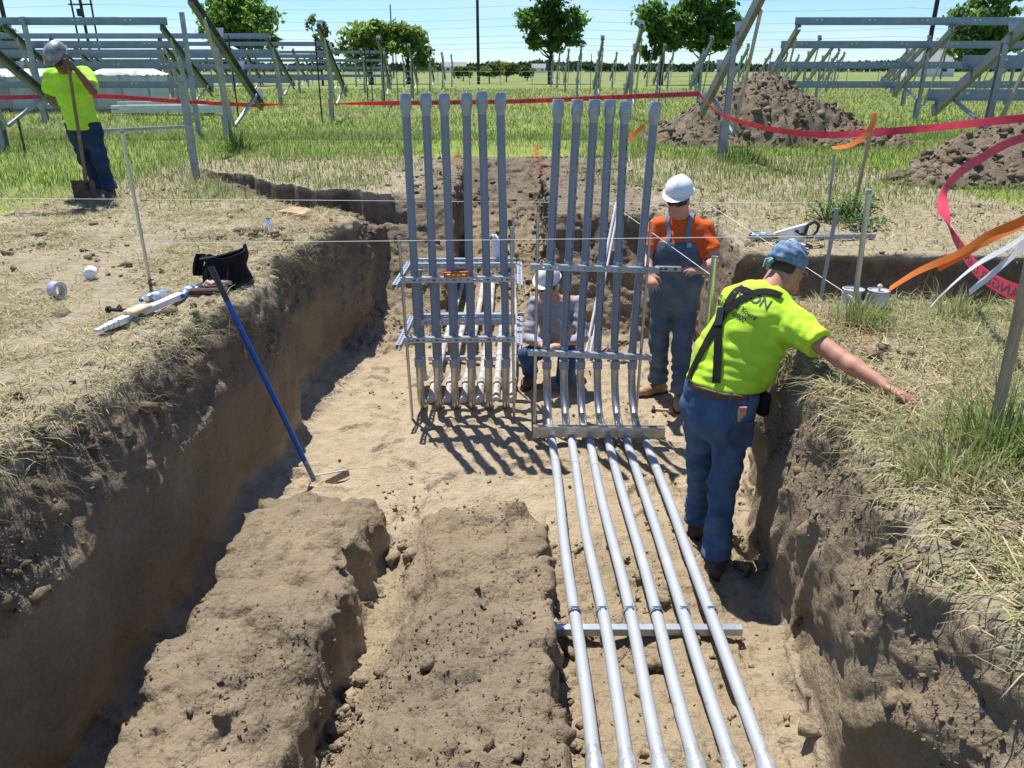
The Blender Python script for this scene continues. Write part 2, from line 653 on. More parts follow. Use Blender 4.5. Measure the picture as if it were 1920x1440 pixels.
TF, TH2 = build_terrain_field()

def rough_amp(x, y, z):
    """how cloddy the soil is at a place: smooth cut faces, trodden floor, crumbly top layer"""
    def put(a, v, m):
        return a * (1 - m) + v * m
    w = .25 * noise2(x, y, 1.3, 15)
    a = np.full(x.shape, 0.55, dtype=np.float32)
    inx = sstep(-2.15, -2.05, x) * sstep(2.0, 1.9, x)
    pit = inx * sstep(8.8, 8.4, y) * sstep(-.08, -.16, z)
    fl = pit * sstep(-1.04, -1.12, z)
    wl = pit * (1 - sstep(-1.04, -1.12, z)) * np.maximum(sstep(-1.4, -1.5, x), sstep(1.05, 1.15, x))
    low = sstep(-.38, -.62, z + .3 * w)
    a = put(a, np.where(x < 0, 1.15 - .90 * low, .85 - .50 * low), wl)
    a = put(a, .55 + .38 * sstep(4.3, 3.5, y + w) + .25 * np.clip(w * 3, 0, 1), fl)
    bern = sstep(4.5, 4.2, y) * sstep(-1.6, -1.5, x) * sstep(.4, .3, x) * sstep(-1.12, -1.04, z) * sstep(-.5, -.6, z)
    a = put(a, 1.15 + .9 * w, bern)
    back = sstep(6.9, 7.7, y + 1.5 * w) * sstep(-2.1, -1.9, x) * sstep(2.4, 2.0, x) * sstep(.03, -.03, z) * sstep(14, 13, y)
    a = put(a, 1.65, back)
    side = sstep(4.5, 4.8, y) * sstep(6.8, 6.5, y) * sstep(1.6, 1.9, x) * sstep(.0, -.06, z)
    a = put(a, 1.0, side)
    cut = sstep(8.2, 8.6, y) * sstep(-.6, -.9, x) * sstep(-.02, -.08, z)
    a = put(a, 1.6, cut)
    gr = sstep(-.10, -.03, z) * (1 - back)
    edge = np.maximum(sstep(-2.5, -2.2, x) * sstep(-1.5, -1.7, x) * sstep(8.5, 7.5, y), sstep(1.1, 1.2, x) * sstep(1.85, 1.6, x) * sstep(5.2, 4.8, y))
    a = put(a, .5 + .6 * edge, gr)
    return a * np.clip(edge_border(x, y), 0, 1)

def displace_terrain():
    global TF
    n = TF.shape
    slab = 60
    for i0 in range(0, n[0], slab):
        sub = TF[i0:i0 + slab]
        I, J, K = np.nonzero(np.abs(sub) < 0.16)
        if len(I) == 0:
            continue
        x = gx[I + i0]; y = gy[J]; z = gz[K]
        a = rough_amp(x, y, z)
        d = 0.034 * noise3(x, y, z, 2.6, 1) * np.minimum(a, 1.2)
        d = d + 0.026 * noise3(x, y, z, 6.5, 2) * a
        c1 = np.abs(noise3(x, y, z, 9.0, 5))
        d = d + 0.034 * (c1 - .3) * a
        c2 = np.abs(noise3(x, y, z, 17.0, 6))
        d = d + 0.018 * (c2 - .3) * a
        d = d + 0.010 * noise3(x, y, z, 34.0, 7) * np.clip(a, .5, 1.2)
        # vertical tool marks on the cut faces
        wall = (z > -1.1) & (z < -.45) & (((x < -1.5) & (x > -2.0)) | ((x > 1.15) & (x < 1.7))) & (y < 8.2)
        d = d + np.where(wall, 0.012 * noise3(x * 1.0, y + .35 * z * np.sign(x), z * .12, 13.0, 9), 0)
        wr_ = (x > 1.1) & (x < 1.8) & (y < 4.8) & (z < -.08)
        d = d + np.where(wr_, .075 * (np.abs(noise3(x, y + .6 * z, z * .7, 2.3, 16)) - .3) + .05 * (np.abs(noise3(x, y + .7 * z, z * .5, 4.6, 17)) - .3), 0)
        chip = noise3(x, y * .9 + .5 * z, z * .55, 5.5, 14)
        d = d - np.where(wall & (x > 0), 0.030 * sstep(.08, .14, chip), 0)
        sub[I, J, K] = sub[I, J, K] - d.astype(np.float32)
displace_terrain()
TV, TQ = surface_nets(TF, gx, gy, gz)

# top surface map (for standing things and grass on it)
_S = TF < 0
_k = TF.shape[2] - 1 - np.argmax(_S[:, :, ::-1], axis=2)
_k1 = np.minimum(_k + 1, TF.shape[2] - 1)
_I, _J = np.meshgrid(np.arange(TF.shape[0]), np.arange(TF.shape[1]), indexing='ij')
_f0 = TF[_I, _J, _k]; _f1 = TF[_I, _J, _k1]
TOPZ = gz[_k] + (gz[_k1] - gz[_k]) * np.clip(_f0 / np.where(_f0 - _f1 == 0, -1, _f0 - _f1), 0, 1)

def topz(x, y):
    x = np.asarray(x, dtype=np.float32); y = np.asarray(y, dtype=np.float32)
    inside = (x > BX0) & (x < BX1) & (y > BY0) & (y < BY1)
    i = np.clip(np.searchsorted(gx, x) - 1, 0, len(gx) - 2)
    j = np.clip(np.searchsorted(gy, y) - 1, 0, len(gy) - 2)
    tx = np.clip((x - gx[i]) / (gx[i + 1] - gx[i]), 0, 1); ty = np.clip((y - gy[j]) / (gy[j + 1] - gy[j]), 0, 1)
    z = (TOPZ[i, j] * (1 - tx) + TOPZ[i + 1, j] * tx) * (1 - ty) + (TOPZ[i, j + 1] * (1 - tx) + TOPZ[i + 1, j + 1] * tx) * ty
    return np.where(inside, z, 0.0)

def tz(x, y):
    return float(topz(np.array([x]), np.array([y]))[0])
del _S, _k, _k1, _I, _J, _f0, _f1, TF

def soil_masks(v):
    x, y, z = v[:, 0], v[:, 1], v[:, 2]
    n1 = noise3(x, y, z, 1.3, 71); n2 = noise3(x, y, z, 4.0, 72)
    ff = sstep(-1.02 + .05 * n2, -1.12 + .05 * n2, z)
    inpit = sstep(-1.95, -1.8, x) * sstep(1.95, 1.8, x)
    pale = ff * inpit * sstep(3.5 + .5 * n1, 4.4 + .5 * n1, y) * sstep(8.2 + .6 * n1, 7.0 + .6 * n1, y)
    pale = np.maximum(pale, .55 * ff * inpit * sstep(.3, .8, x))
    pale = np.maximum(pale, .35 * ff * inpit)
    top = sstep(-.62 + .14 * n1 + .05 * n2, -.30 + .14 * n1 + .05 * n2, z)
    bm = sstep(4.5, 4.2, y) * sstep(-1.6, -1.5, x) * sstep(.4, .3, x) * sstep(-1.12, -1.0, z) * sstep(-.5, -.6, z)
    top = np.maximum(top, bm * np.clip(.24 + .4 * n1 + .3 * n2, .0, .7))
    top = top * (1 - .75 * sstep(.8, 1.2, x) * sstep(5.5, 4.5, y))  # right wall topsoil toned lighter, sunlight on that side put into the colour
    turf = sstep(-.10, -.03, z - .02 * n2) * (1 - sstep(8.6, 9.4, y) * sstep(-1.0, -.6, x) * sstep(.95, .5, x) * sstep(15, 13, y))
    strip = sstep(7.2, 8.0, y) * sstep(-1.5, -1.0, x + .3 * n1) * sstep(1.9, 1.4, x + .3 * n1) * sstep(-.2, -.05, z)
    turf = np.clip(turf * (1 - .8 * strip), 0, 1)
    return pale, top, turf

def soil_material():
    m = bpy.data.materials.new('soil')
    m.use_nodes = True
    nt = m.node_tree
    N = nt.nodes.new
    L = nt.links.new
    b = nt.nodes['Principled BSDF']
    b.inputs['Roughness'].default_value = 0.95
    b.inputs['Specular IOR Level'].default_value = 0.12
    geo = N('ShaderNodeTexCoord')
    def noise(scale, detail=6, rough=.6, stretch=None):
        n = N('ShaderNodeTexNoise')
        n.inputs['Scale'].default_value = scale
        n.inputs['Detail'].default_value = detail
        n.inputs['Roughness'].default_value = rough
        if stretch:
            mp = N('ShaderNodeMapping')
            mp.inputs['Scale'].default_value = stretch
            L(geo.outputs['Object'], mp.inputs[0])
            L(mp.outputs[0], n.inputs['Vector'])
        else:
            L(geo.outputs['Object'], n.inputs['Vector'])
        return n.outputs['Fac']
    def ramp(src, a, za, p0=.35, p1=.65):
        r_ = N('ShaderNodeValToRGB')
        r_.color_ramp.elements[0].position = p0
        r_.color_ramp.elements[1].position = p1
        r_.color_ramp.elements[0].color = (*a, 1)
        r_.color_ramp.elements[1].color = (*za, 1)
        L(src, r_.inputs[0])
        return r_.outputs[0]
    def mix(f, a, c, mode='MIX'):
        x = N('ShaderNodeMix')
        x.data_type = 'RGBA'
        x.blend_type = mode
        if isinstance(f, float): x.inputs[0].default_value = f
        else: L(f, x.inputs[0])
        L(a, x.inputs[6]); L(c, x.inputs[7])
        return x.outputs[2]
    def att(nm):
        a = N('ShaderNodeAttribute')
        a.attribute_name = nm
        return a.outputs['Fac']
    nl = noise(2.2, 3); nm = noise(9, 4); nf = noise(45, 4, .7)
    clay = ramp(nl, (.218, .165, .100), (.315, .246, .158))
    clay = mix(.35, clay, ramp(nf, (.14, .105, .064), (.385, .31, .215), .3, .7))
    pale = ramp(nm, (.345, .27, .175), (.455, .37, .255))
    pale = mix(.3, pale, ramp(nf, (.24, .18, .11), (.52, .425, .30), .3, .7))
    tops = ramp(nm, (.135, .103, .067), (.24, .188, .128))
    tops = mix(.35, tops, ramp(nf, (.075, .058, .038), (.29, .24, .175), .3, .7))
    turf = ramp(nm, (.26, .21, .135), (.43, .36, .245))
    turf = mix(.4, turf, ramp(nf, (.17, .14, .085), (.48, .41, .28), .3, .7))
    c = mix(att('top'), clay, tops)
    c = mix(att('pale'), c, pale)
    c = mix(att('turf'), c, turf)
    L(c, b.inputs['Base Color'])
    bp = N('ShaderNodeBump'); bp.inputs['Strength'].default_value = .85; bp.inputs['Distance'].default_value = .018
    L(noise(60, 4, .7), bp.inputs['Height'])
    vo = N('ShaderNodeTexVoronoi'); vo.inputs['Scale'].default_value = 42
    L(geo.outputs['Object'], vo.inputs['Vector'])
    bp2 = N('ShaderNodeBump'); bp2.inputs['Strength'].default_value = .55; bp2.inputs['Distance'].default_value = .010; bp2.invert = True
    L(vo.outputs['Distance'], bp2.inputs['Height'])
    L(bp.outputs[0], bp2.inputs['Normal'])
    L(bp2.outputs[0], b.inputs['Normal'])
    MATS['soil'] = m
    return m
SOIL = soil_material()

te_me = np_mesh('excavated_ground', TV, quads=TQ)
_p, _t, _g = soil_masks(TV)
set_float(te_me, _p, 'pale'); set_float(te_me, _t, 'top'); set_float(te_me, _g, 'turf')
terrain = link_mesh('excavated_ground', te_me, SOIL, smooth=True)
tag(terrain, 'pit and trenches dug into brown clay soil, with trodden pale floor', kind='structure')

# ------------------------------------------------------------------ the open field, one sheet to the horizon
def field_material():
    m = bpy.data.materials.new('meadow')
    m.use_nodes = True
    nt = m.node_tree
    N = nt.nodes.new; L = nt.links.new
    b = nt.nodes['Principled BSDF']
    b.inputs['Roughness'].default_value = .95
    b.inputs['Specular IOR Level'].default_value = .1
    tc = N('ShaderNodeTexCoord')
    def ramp(scale, a, z, detail=6, p=(.35, .65), stretch=None):
        n = N('ShaderNodeTexNoise'); n.inputs['Scale'].default_value = scale; n.inputs['Detail'].default_value = detail
        src = tc.outputs['Object']
        if stretch:
            mp = N('ShaderNodeMapping'); mp.inputs['Scale'].default_value = stretch
            L(src, mp.inputs[0]); src = mp.outputs[0]
        L(src, n.inputs['Vector'])
        r_ = N('ShaderNodeValToRGB')
        r_.color_ramp.elements[0].position = p[0]; r_.color_ramp.elements[1].position = p[1]
        r_.color_ramp.elements[0].color = (*a, 1); r_.color_ramp.elements[1].color = (*z, 1)
        L(n.outputs['Fac'], r_.inputs[0])
        return r_.outputs[0]
    def mix(f, a, c):
        x = N('ShaderNodeMix'); x.data_type = 'RGBA'
        if isinstance(f, float): x.inputs[0].default_value = f
        else: L(f, x.inputs[0])
        L(a, x.inputs[6]); L(c, x.inputs[7])
        return x.outputs[2]
    near = mix(.5, ramp(1.1, (.13, .19, .035), (.24, .31, .065)), ramp(14, (.09, .13, .025), (.30, .34, .09)))
    far = mix(.5, ramp(.06, (.13, .175, .05), (.25, .26, .10), stretch=(.4, 1.6, 1)), ramp(.5, (.11, .15, .04), (.25, .27, .095)))
    sp = N('ShaderNodeSeparateXYZ'); L(tc.outputs['Object'], sp.inputs[0])
    mr = N('ShaderNodeMapRange'); mr.inputs['From Min'].default_value = 45; mr.inputs['From Max'].default_value = 90
    L(sp.outputs[1], mr.inputs['Value'])
    L(mix(mr.outputs[0], near, far), b.inputs['Base Color'])
    return m
MEADOW = field_material()
o_, i_ = 3500.0, .12
fm = MB()
xs_ = [-o_, BX0 + i_, BX1 - i_, o_]
ys_ = [-o_, BY0 + i_, BY1 - i_, o_]
vv = [(x, y, -.006) for y in ys_ for x in xs_]
ff = [(r_ * 4 + c_, r_ * 4 + c_ + 1, r_ * 4 + c_ + 5, r_ * 4 + c_ + 4) for r_ in range(3) for c_ in range(3) if not (r_ == 1 and c_ == 1)]
fm.add(vv, ff)
tag(fm.build('ground', MEADOW), 'flat green meadow reaching to the horizon', kind='structure')
# ------------------------------------------------------------------ loose clods lying on the soil
def soil_blobs(name, P, Sz, rng, flat=0.7, big=False):
    """angular clods; cheap distorted octahedra / cubes"""
    n = len(P)
    if big:
        base = np.array([[a, b, c] for a in (-1, 1) for b in (-1, 1) for c in (-1, 1)], dtype=np.float32) * .62
        base = np.concatenate([base, np.array([[0, 0, 1.0]], dtype=np.float32)])
        tri = np.array([(0, 1, 3), (0, 3, 2), (4, 6, 7), (4, 7, 5), (0, 4, 5), (0, 5, 1), (2, 3, 7), (2, 7, 6), (0, 2, 6), (0, 6, 4), (1, 5, 8), (5, 7, 8), (7, 3, 8), (3, 1, 8)])
    else:
        base = np.array([[1, 0, 0], [-1, 0, 0], [0, 1, 0], [0, -1, 0], [0, 0, 1], [0, 0, -1]], dtype=np.float32)
        tri = np.array([(0, 2, 4), (2, 1, 4), (1, 3, 4), (3, 0, 4), (2, 0, 5), (1, 2, 5), (3, 1, 5), (0, 3, 5)])
    nb = len(base)
    V = base[None] * (0.65 + .7 * rng.random((n, nb, 1))) + .28 * rng.standard_normal((n, nb, 3))
    V[:, :, 2] *= flat
    V[:, :, 0] *= (.7 + .7 * rng.random((n, 1)))
    a = rng.random(n) * 6.283
    ca, sa = np.cos(a)[:, None], np.sin(a)[:, None]
    V = np.stack([V[..., 0] * ca - V[..., 1] * sa, V[..., 0] * sa + V[..., 1] * ca, V[..., 2]], axis=-1)
    V = V * Sz[:, None, None] + P[:, None, :]
    T_ = tri[None] + (np.arange(n) * nb)[:, None, None]
    return V.reshape(-1, 3).astype(np.float32), T_.reshape(-1, 3)

fc = TV[TQ].mean(axis=1)
e1 = TV[TQ[:, 2]] - TV[TQ[:, 0]]; e2 = TV[TQ[:, 3]] - TV[TQ[:, 1]]
fn = np.cross(e1, e2)
fa = np.linalg.norm(fn, axis=1) * .5 + 1e-9
fn = fn / (2 * fa[:, None])

def scatter_clods():
    rng = np.random.default_rng(5)
    x, y, z = fc[:, 0], fc[:, 1], fc[:, 2]
    pat = np.clip(.05 + 1.8 * noise3(x, y, z, 1.5, 81) + 1.5 * noise3(x, y, z, 4.4, 82), .04, 2.6)
    w = np.zeros(len(fc))
    up = fn[:, 2] > .35
    pit = (x > -2.1) & (x < 1.95) & (y < 8.6)
    flo = pit & up & (z < -1.05)
    w[flo & (y > 3.9)] = .16
    w[flo & (y <= 3.9)] = 1.0
    w[flo & (y > 6.9)] = 1.6
    berm = (y < 4.3) & (x > -1.55) & (x < .4) & (z > -1.08) & (z < -.6) & (fn[:, 2] > .1)
    w[berm] = .24
    slope = (y > 7.2) & (x > -1.9) & (x < 2.0) & (z < -.03) & (fn[:, 2] > .05)
    w[slope] = 1.4
    crust = (y < 7) & (z > -.5) & (z < -.02) & (fn[:, 2] > .0)
    w[crust] = .9
    w[crust & (x > .8)] = .4
    gr = (z > -.06) & up
    w[gr] = .18
    w[gr & (x < -1.55) & (x > -2.25)] = .8
    w[gr & (y > 8.0) & (x > -1.6) & (x < 1.7)] = .9
    q = ((x + 2.75) / .5) ** 2 + ((y - 7.05) / .22) ** 2
    w[gr & (q < 1.2)] = 2.5
    w[(z > -.06) & (y > 10) & (np.abs(x + .1) > 2)] = .05
    vis = np.clip(16 / (y + .5) ** 2, .12, 2.2) * np.where(y < 1.5, .2, 1)
    p = w * fa * pat * vis
    p = p / p.sum()
    n = 32000
    k = rng.choice(len(fc), n, p=p)
    P = fc[k] + rng.standard_normal((n, 3)) * .008
    S = .0035 * (1 - rng.random(n)) ** (-1 / 1.75)
    S = S * np.clip(.55 + y[k] * .11, .7, 1.5)
    S = np.clip(S, .003, .045)
    S = np.where((z[k] < -1.05) & (y[k] > 3.9) & (y[k] < 6.9), np.minimum(S, .016), S)
    S = np.where((y[k] < 4.3) & (x[k] > -1.55) & (x[k] < .4) & (z[k] > -1.1), np.minimum(S * .8, np.where(rng.random(n) < .16, .036, .008)), S)
    S = np.where(crust[k] & (fn[k, 2] < .5), np.minimum(S, .011), S)
    P[:, 2] += S * .05
    bg = S > .014
    va, ta = soil_blobs('a', P[~bg], S[~bg], rng)
    vb, tb = soil_blobs('b', P[bg], S[bg], rng, big=True)
    V = np.concatenate([va, vb]); T_ = np.concatenate([ta, tb + len(va)])
    me = np_mesh('loose_clods', V, tris=T_)
    pl, tp, tf = soil_masks(V)
    kb = np.concatenate([np.repeat(rng.random(len(ta) // 8) < .15, 6), np.repeat(rng.random(len(tb) // 14) < .4, 9)])
    pl = np.maximum(pl, np.where(kb & (V[:, 1] < 4.4) & (V[:, 2] < -.5), .75, 0))
    set_float(me, pl * .75, 'pale'); set_float(me, tp, 'top'); set_float(me, tf * .4, 'turf')
    o = link_mesh('loose_clods', me, SOIL)
    tag(o, 'loose crumbs and clods of brown soil scattered over the diggings', 'soil', kind='stuff')
scatter_clods()

# ------------------------------------------------------------------ grass
GRASS = attr_mat('grass_blade', rough=.6, transl=.35)

def blades(P, L, W, az, el, bend, col, simple=False):
    n = len(P)
    d = np.stack([np.cos(az) * np.cos(el), np.sin(az) * np.cos(el), np.sin(el)], 1)
    el2 = el - bend
    d2 = np.stack([np.cos(az) * np.cos(el2), np.sin(az) * np.cos(el2), np.sin(el2)], 1)
    tw = az + np.pi / 2 + RNG.normal(0, .5, n)
    s = np.stack([np.cos(tw), np.sin(tw), RNG.normal(0, .25, n)], 1)
    a = P - s * W[:, None] * .5
    b = P + s * W[:, None] * .5
    if simple:
        t = P + d * (L * .6)[:, None] + d2 * (L * .4)[:, None]
        V = np.stack([a, b, t], 1).reshape(-1, 3)
        T_ = np.arange(n * 3).reshape(-1, 3)
        return V, None, T_, np.repeat(col, 3, axis=0)
    m = P + d * (L * .55)[:, None]
    t = m + d2 * (L * .45)[:, None]
    c = m - s * W[:, None] * .42
    e = m + s * W[:, None] * .42
    V = np.stack([a, b, e, c, t], 1).reshape(-1, 3)
    base = (np.arange(n) * 5)[:, None]
    return V, base + np.array([[0, 1, 2, 3]]), base + np.array([[3, 2, 4]]), np.repeat(col, 5, axis=0)

def palette(n, green, rng):
    """green: 0 straw .. 1 fresh"""
    g = np.clip(green + rng.normal(0, .22, n), 0, 1)[:, None]
    straw = np.array([.58, .50, .30]) * (.55 + .75 * rng.random((n, 1)))
    old = np.array([.31, .27, .155])
    straw = np.where(rng.random((n, 1)) < .3, old * (.6 + .8 * rng.random((n, 1))), straw)
    fresh = np.array([.155, .262, .045]) * (.5 + .95 * rng.random((n, 1)))
    fresh = np.where(rng.random((n, 1)) < .25, np.array([.28, .345, .085]) * (.7 + .5 * rng.random((n, 1))), fresh)
    return straw * (1 - g) + fresh * g

def lay_grass(name, label, parts):
    Vs, Qs, Ts, Cs, off = [], [], [], [], 0
    for (V, Q, T_, C) in parts:
        Vs.append(V); Cs.append(C)
        if Q is not None: Qs.append(Q + off)
        Ts.append(T_ + off)
        off += len(V)
    me = np_mesh(name, np.concatenate(Vs), quads=np.concatenate(Qs) if Qs else None, tris=np.concatenate(Ts))
    set_color(me, np.concatenate(Cs))
    return tag(link_mesh(name, me, GRASS), label, 'grass', kind='stuff')

def pick(n, x0, x1, y0, y1, dens, rng, ypow=1.0):
    """rejection sample of roots on the grade by a density function in 0..1"""
    xs_, ys_ = [], []
    got = 0
    while got < n:
        m_ = n * 3
        x = x0 + (x1 - x0) * rng.random(m_)
        y = y0 + (y1 - y0) * rng.random(m_) ** ypow
        k = rng.random(m_) < dens(x, y)
        xs_.append(x[k]); ys_.append(y[k])
        got += k.sum()
    x = np.concatenate(xs_)[:n]; y = np.concatenate(ys_)[:n]
    return x, y

def dig_free(x, y, tol=-.10):
    return topz(x, y) > tol

def make_grass():
    rng = np.random.default_rng(21)
    parts = []
    # trampled straw on the left bank
    def dl(x, y):
        n = noise2(x, y, 1.6, 91) * .6 + noise2(x, y, 5, 92) * .5
        e = sstep(-1.72, -2.3, x)
        return np.clip(.34 + 1.2 * n, .03, 1) * (.12 + .88 * e) * dig_free(x, y) * np.clip(7 / (y + 1) ** 1.35, .2, 1)
    n = 60000
    x, y = pick(n, -5.3, -1.68, 1.3, 9.6, dl, rng)
    z = topz(x, y)
    P = np.stack([x, y, z + .003 + .012 * rng.random(n)], 1)
    grn = np.clip(-.06 + .25 * noise2(x, y, 1.1, 93) + .07 * np.clip(y - 6.5, 0, 5), 0, .7)
    flat = rng.random(n) < .85
    L = np.where(flat, .04 + .10 * rng.random(n), .02 + .05 * rng.random(n)); W = .0022 + .0028 * rng.random(n) + .0005 * np.clip(y - 4, 0, 6)
    az = rng.random(n) * 6.283
    el = np.where(flat, rng.normal(.10, .12, n), rng.normal(.8, .3, n))
    parts.append(blades(P, L, W, az, el, rng.normal(.2, .25, n), palette(n, grn, rng)))
    # longer cut grass on the right bank
    def dr(x, y):
        n = noise2(x, y, 1.4, 94) * .5 + noise2(x, y, 4, 95) * .4
        return np.clip(.60 + 1.1 * n, .14, 1) * sstep(1.42 + .14 * noise2(x, y, 2.2, 111), 1.72 + .14 * noise2(x, y, 2.2, 111), x) * dig_free(x, y) * np.clip(5 / (y + .6) ** 1.2, .3, 1)
    n = 62000
    x, y = pick(n, 1.2, 4.6, 1.0, 4.95, dr, rng)
    z = topz(x, y)
    P = np.stack([x, y, z + .003 + .02 * rng.random(n)], 1)
    grn = np.clip(.08 + .5 * noise2(x, y, 1.3, 96) + .08 * (y < 3), 0, .9)
    flat = rng.random(n) < .8
    L = np.where(flat, .06 + .16 * rng.random(n), .05 + .09 * rng.random(n)); W = .0026 + .0036 * rng.random(n)
    az = rng.random(n) * 6.283
    el = np.where(flat, rng.normal(.14, .14, n), rng.normal(.9, .3, n))
    parts.append(blades(P, L, W, az, el, rng.normal(.3, .3, n), palette(n, grn, rng)))
    # blades that hang over the lip of the right wall
    n = 1300
    y = 1.4 + 3.0 * rng.random(n) ** 1.3
    xe = np.interp(y, [1, 2.3, 3.5, 4.1, 4.6], [1.36, 1.42, 1.54, 1.58, 1.74]) + rng.normal(.06, .09, n)
    P = np.stack([xe, y, topz(xe, y) + .015], 1)
    ok = P[:, 2] > -.12
    P = P[ok]; n = len(P)
    parts.append(blades(P, (.06 + .16 * rng.random(n)), .003 + .003 * rng.random(n), np.pi + rng.normal(0, .7, n), rng.normal(.15, .3, n), rng.normal(.9, .4, n), palette(n, np.full(n, .3), rng)))
    n = 1500
    y = 2.2 + 5.2 * rng.random(n)
    xe = np.interp(y, [2, 3.5, 5, 6, 7.2], [-2.02, -1.93, -1.83, -1.90, -1.74]) - np.abs(rng.normal(.0, .09, n))
    P = np.stack([xe, y, topz(xe, y) + .01], 1)
    ok = P[:, 2] > -.12
    P = P[ok]; n = len(P)
    parts.append(blades(P, .06 + .12 * rng.random(n), .0025 + .0025 * rng.random(n), rng.normal(0, .8, n), rng.normal(.2, .3, n), rng.normal(.8, .4, n), palette(n, np.full(n, .12), rng)))
    # roots hanging out of the cut face
    n = 900
    y = 2.0 + 5.4 * rng.random(n)
    side = rng.random(n) < .7
    xl_e = np.interp(y, [2, 3.5, 5, 6, 7.2], [-1.93, -1.86, -1.76, -1.84, -1.68]); xr_e = np.interp(y, [1, 2.3, 3.5, 4.1, 4.6], [1.33, 1.36, 1.46, 1.48, 1.66])
    P = np.stack([np.where(side, xl_e, xr_e) + rng.normal(0, .03, n), y, -.06 - .25 * rng.random(n) ** 1.5], 1)
    C = np.array([.20, .15, .09]) * (.5 + .9 * rng.random((n, 1)))
    parts.append(blades(P, .05 + .14 * rng.random(n), .0016 + .0014 * rng.random(n), np.where(side, 0, np.pi) + rng.normal(0, .7, n), rng.normal(-.3, .4, n), rng.normal(.8, .4, n), C))
    lay_grass('trampled_grass', 'cut straw and flattened grass on both banks of the pit', parts)
    # middle distance, greener
    parts = []
    def dm(x, y):
        n = noise2(x, y, .8, 97) * .55 + noise2(x, y, 3, 98) * .4
        bare = sstep(1.9, 1.0, np.abs(x + .1) + .35 * noise2(x, y, 1.2, 99)) * sstep(7.0, 8.0, y) * sstep(19, 14, y)
        return np.clip(.55 + n + .05 * (y - 8), .06, 1) * (1 - .93 * bare) * dig_free(x, y) * np.clip(95 / (y + 2) ** 2, .2, 1)
    n = 88000
    x, y = pick(n, -12.5, 12.5, 6.2, 19.0, dm, rng)
    k = ~((x > -5.3) & (x < -1.6) & (y < 9.0)) | (rng.random(n) < .35)
    x = x[k]; y = y[k]; n = len(x)
    z = topz(x, y)
    P = np.stack([x, y, z], 1)
    lush = sstep(8.2, 11.5, y + 1.1 * noise2(x, y, .7, 101) + .14 * np.abs(x))
    grn = np.clip(.12 + .72 * lush + .35 * noise2(x, y, 1.0, 102), .0, 1)
    L = .04 + (.05 + .08 * lush) * rng.random(n) * 1.2; W = .004 + .0045 * rng.random(n) + .0004 * y
    az = rng.random(n) * 6.283
    el = rng.normal(.45 + .75 * lush, .35, n)
    parts.append(blades(P, L, W, az, el, rng.normal(.5, .35, n), palette(n, grn, rng)))
    n = 95000
    y = 17.5 + 48 * rng.random(n) ** 1.9
    x = (rng.random(n) * 2 - 1) * (y * .74 + 1)
    kp = ~((np.abs(x + .2) < 1.3) & (y < 22) & (rng.random(n) < .6))
    x = x[kp]; y = y[kp]; n = len(x)
    P = np.stack([x, y, np.zeros(n)], 1)
    grn = np.clip(.80 + .5 * noise2(x, y, .35, 103) - .004 * y, .1, 1)
    parts.append(blades(P, (.07 + .10 * rng.random(n) + .0010 * y), .007 + .0011 * y * (.6 + .8 * rng.random(n)), rng.random(n) * 6.283, rng.normal(1.0, .3, n), rng.normal(.4, .3, n), palette(n, grn, rng), simple=True))
    lay_grass('meadow_grass', 'uncut green meadow grass round the racks', parts)
    # spray-paint marks: painted blades and crumbs
    def paint(name, label, pts, n, wd):
        pts = np.array(pts)
        seg = np.linalg.norm(np.diff(pts, axis=0), axis=1); cum = np.concatenate([[0], np.cumsum(seg)])
        t = rng.random(n) * cum[-1]
        x = np.interp(t, cum, pts[:, 0]) + rng.normal(0, wd, n); y = np.interp(t, cum, pts[:, 1]) + rng.normal(0, wd * 1.3, n)
        keep = (noise2(x, y, 2.2, 105) > -.25) | (rng.random(n) < .35)
        x, y = x[keep], y[keep]
        m_ = len(x)
        P = np.stack([x, y, topz(x, y) + .006], 1)
        c = np.array([.75, .17, .045]) * (.6 + .6 * rng.random((m_, 1)))
        o = lay_grass(name, label, [blades(P, .025 + .045 * rng.random(m_), .004 + .005 * rng.random(m_), rng.random(m_) * 6.283, rng.normal(.2, .2, m_), rng.normal(.2, .2, m_), c)])
        o['kind'] = 'structure'
        del o['category']
    paint('paint_mark', 'orange spray paint line on the grass beyond the trench, right one', [(.55, 11.6), (.42, 13.0), (.50, 16.5)], 900, .035)
    paint('paint_mark', 'orange spray paint line on the grass beyond the trench, left one', [(-1.05, 12.0), (-.95, 13.6), (-.8, 17)], 500, .03)
    paint('paint_mark', 'orange spray paint blotches on the straw beside the two cans', [(1.75, 4.78), (1.83, 4.62), (1.95, 4.45), (2.0, 4.2), (1.9, 3.95)], 420, .03)
    paint('paint_mark', 'orange spray paint on the soil near the clear bottle', [(-2.0, 7.35), (-1.7, 7.5)], 260, .035)
make_grass()

def tuft(label, x, y, n, h, spread, green, w=.005):
    rng = np.random.default_rng(int(abs(x * 100 + y * 1000)))
    px = x + rng.normal(0, spread, n); py = y + rng.normal(0, spread, n)
    P = np.stack([px, py, topz(px, py)], 1)
    P[:, 2] = np.where(P[:, 2] < -.15, 0, P[:, 2])
    az = np.arctan2(py - y, px - x) + rng.normal(0, .9, n)
    C = palette(n, np.full(n, green), rng)
    V, Q, T_, C = blades(P, h * (.4 + .8 * rng.random(n)), w * (.7 + .7 * rng.random(n)), az, rng.normal(1.1, .28, n), rng.normal(.55, .4, n), C)
    V = V - np.array([x, y, 0])
    me = np_mesh('leaves', V, quads=Q, tris=T_)
    set_color(me, C)
    t = thing('grass_tuft', label, 'grass tuft', (x, y, 0), 'tall grass tufts left standing')
    link_mesh('leaves', me, GRASS, t)
tuft('tall green grass tuft at the foot of the rod between the two cans', 2.03, 4.30, 380, .20, .07, .7)
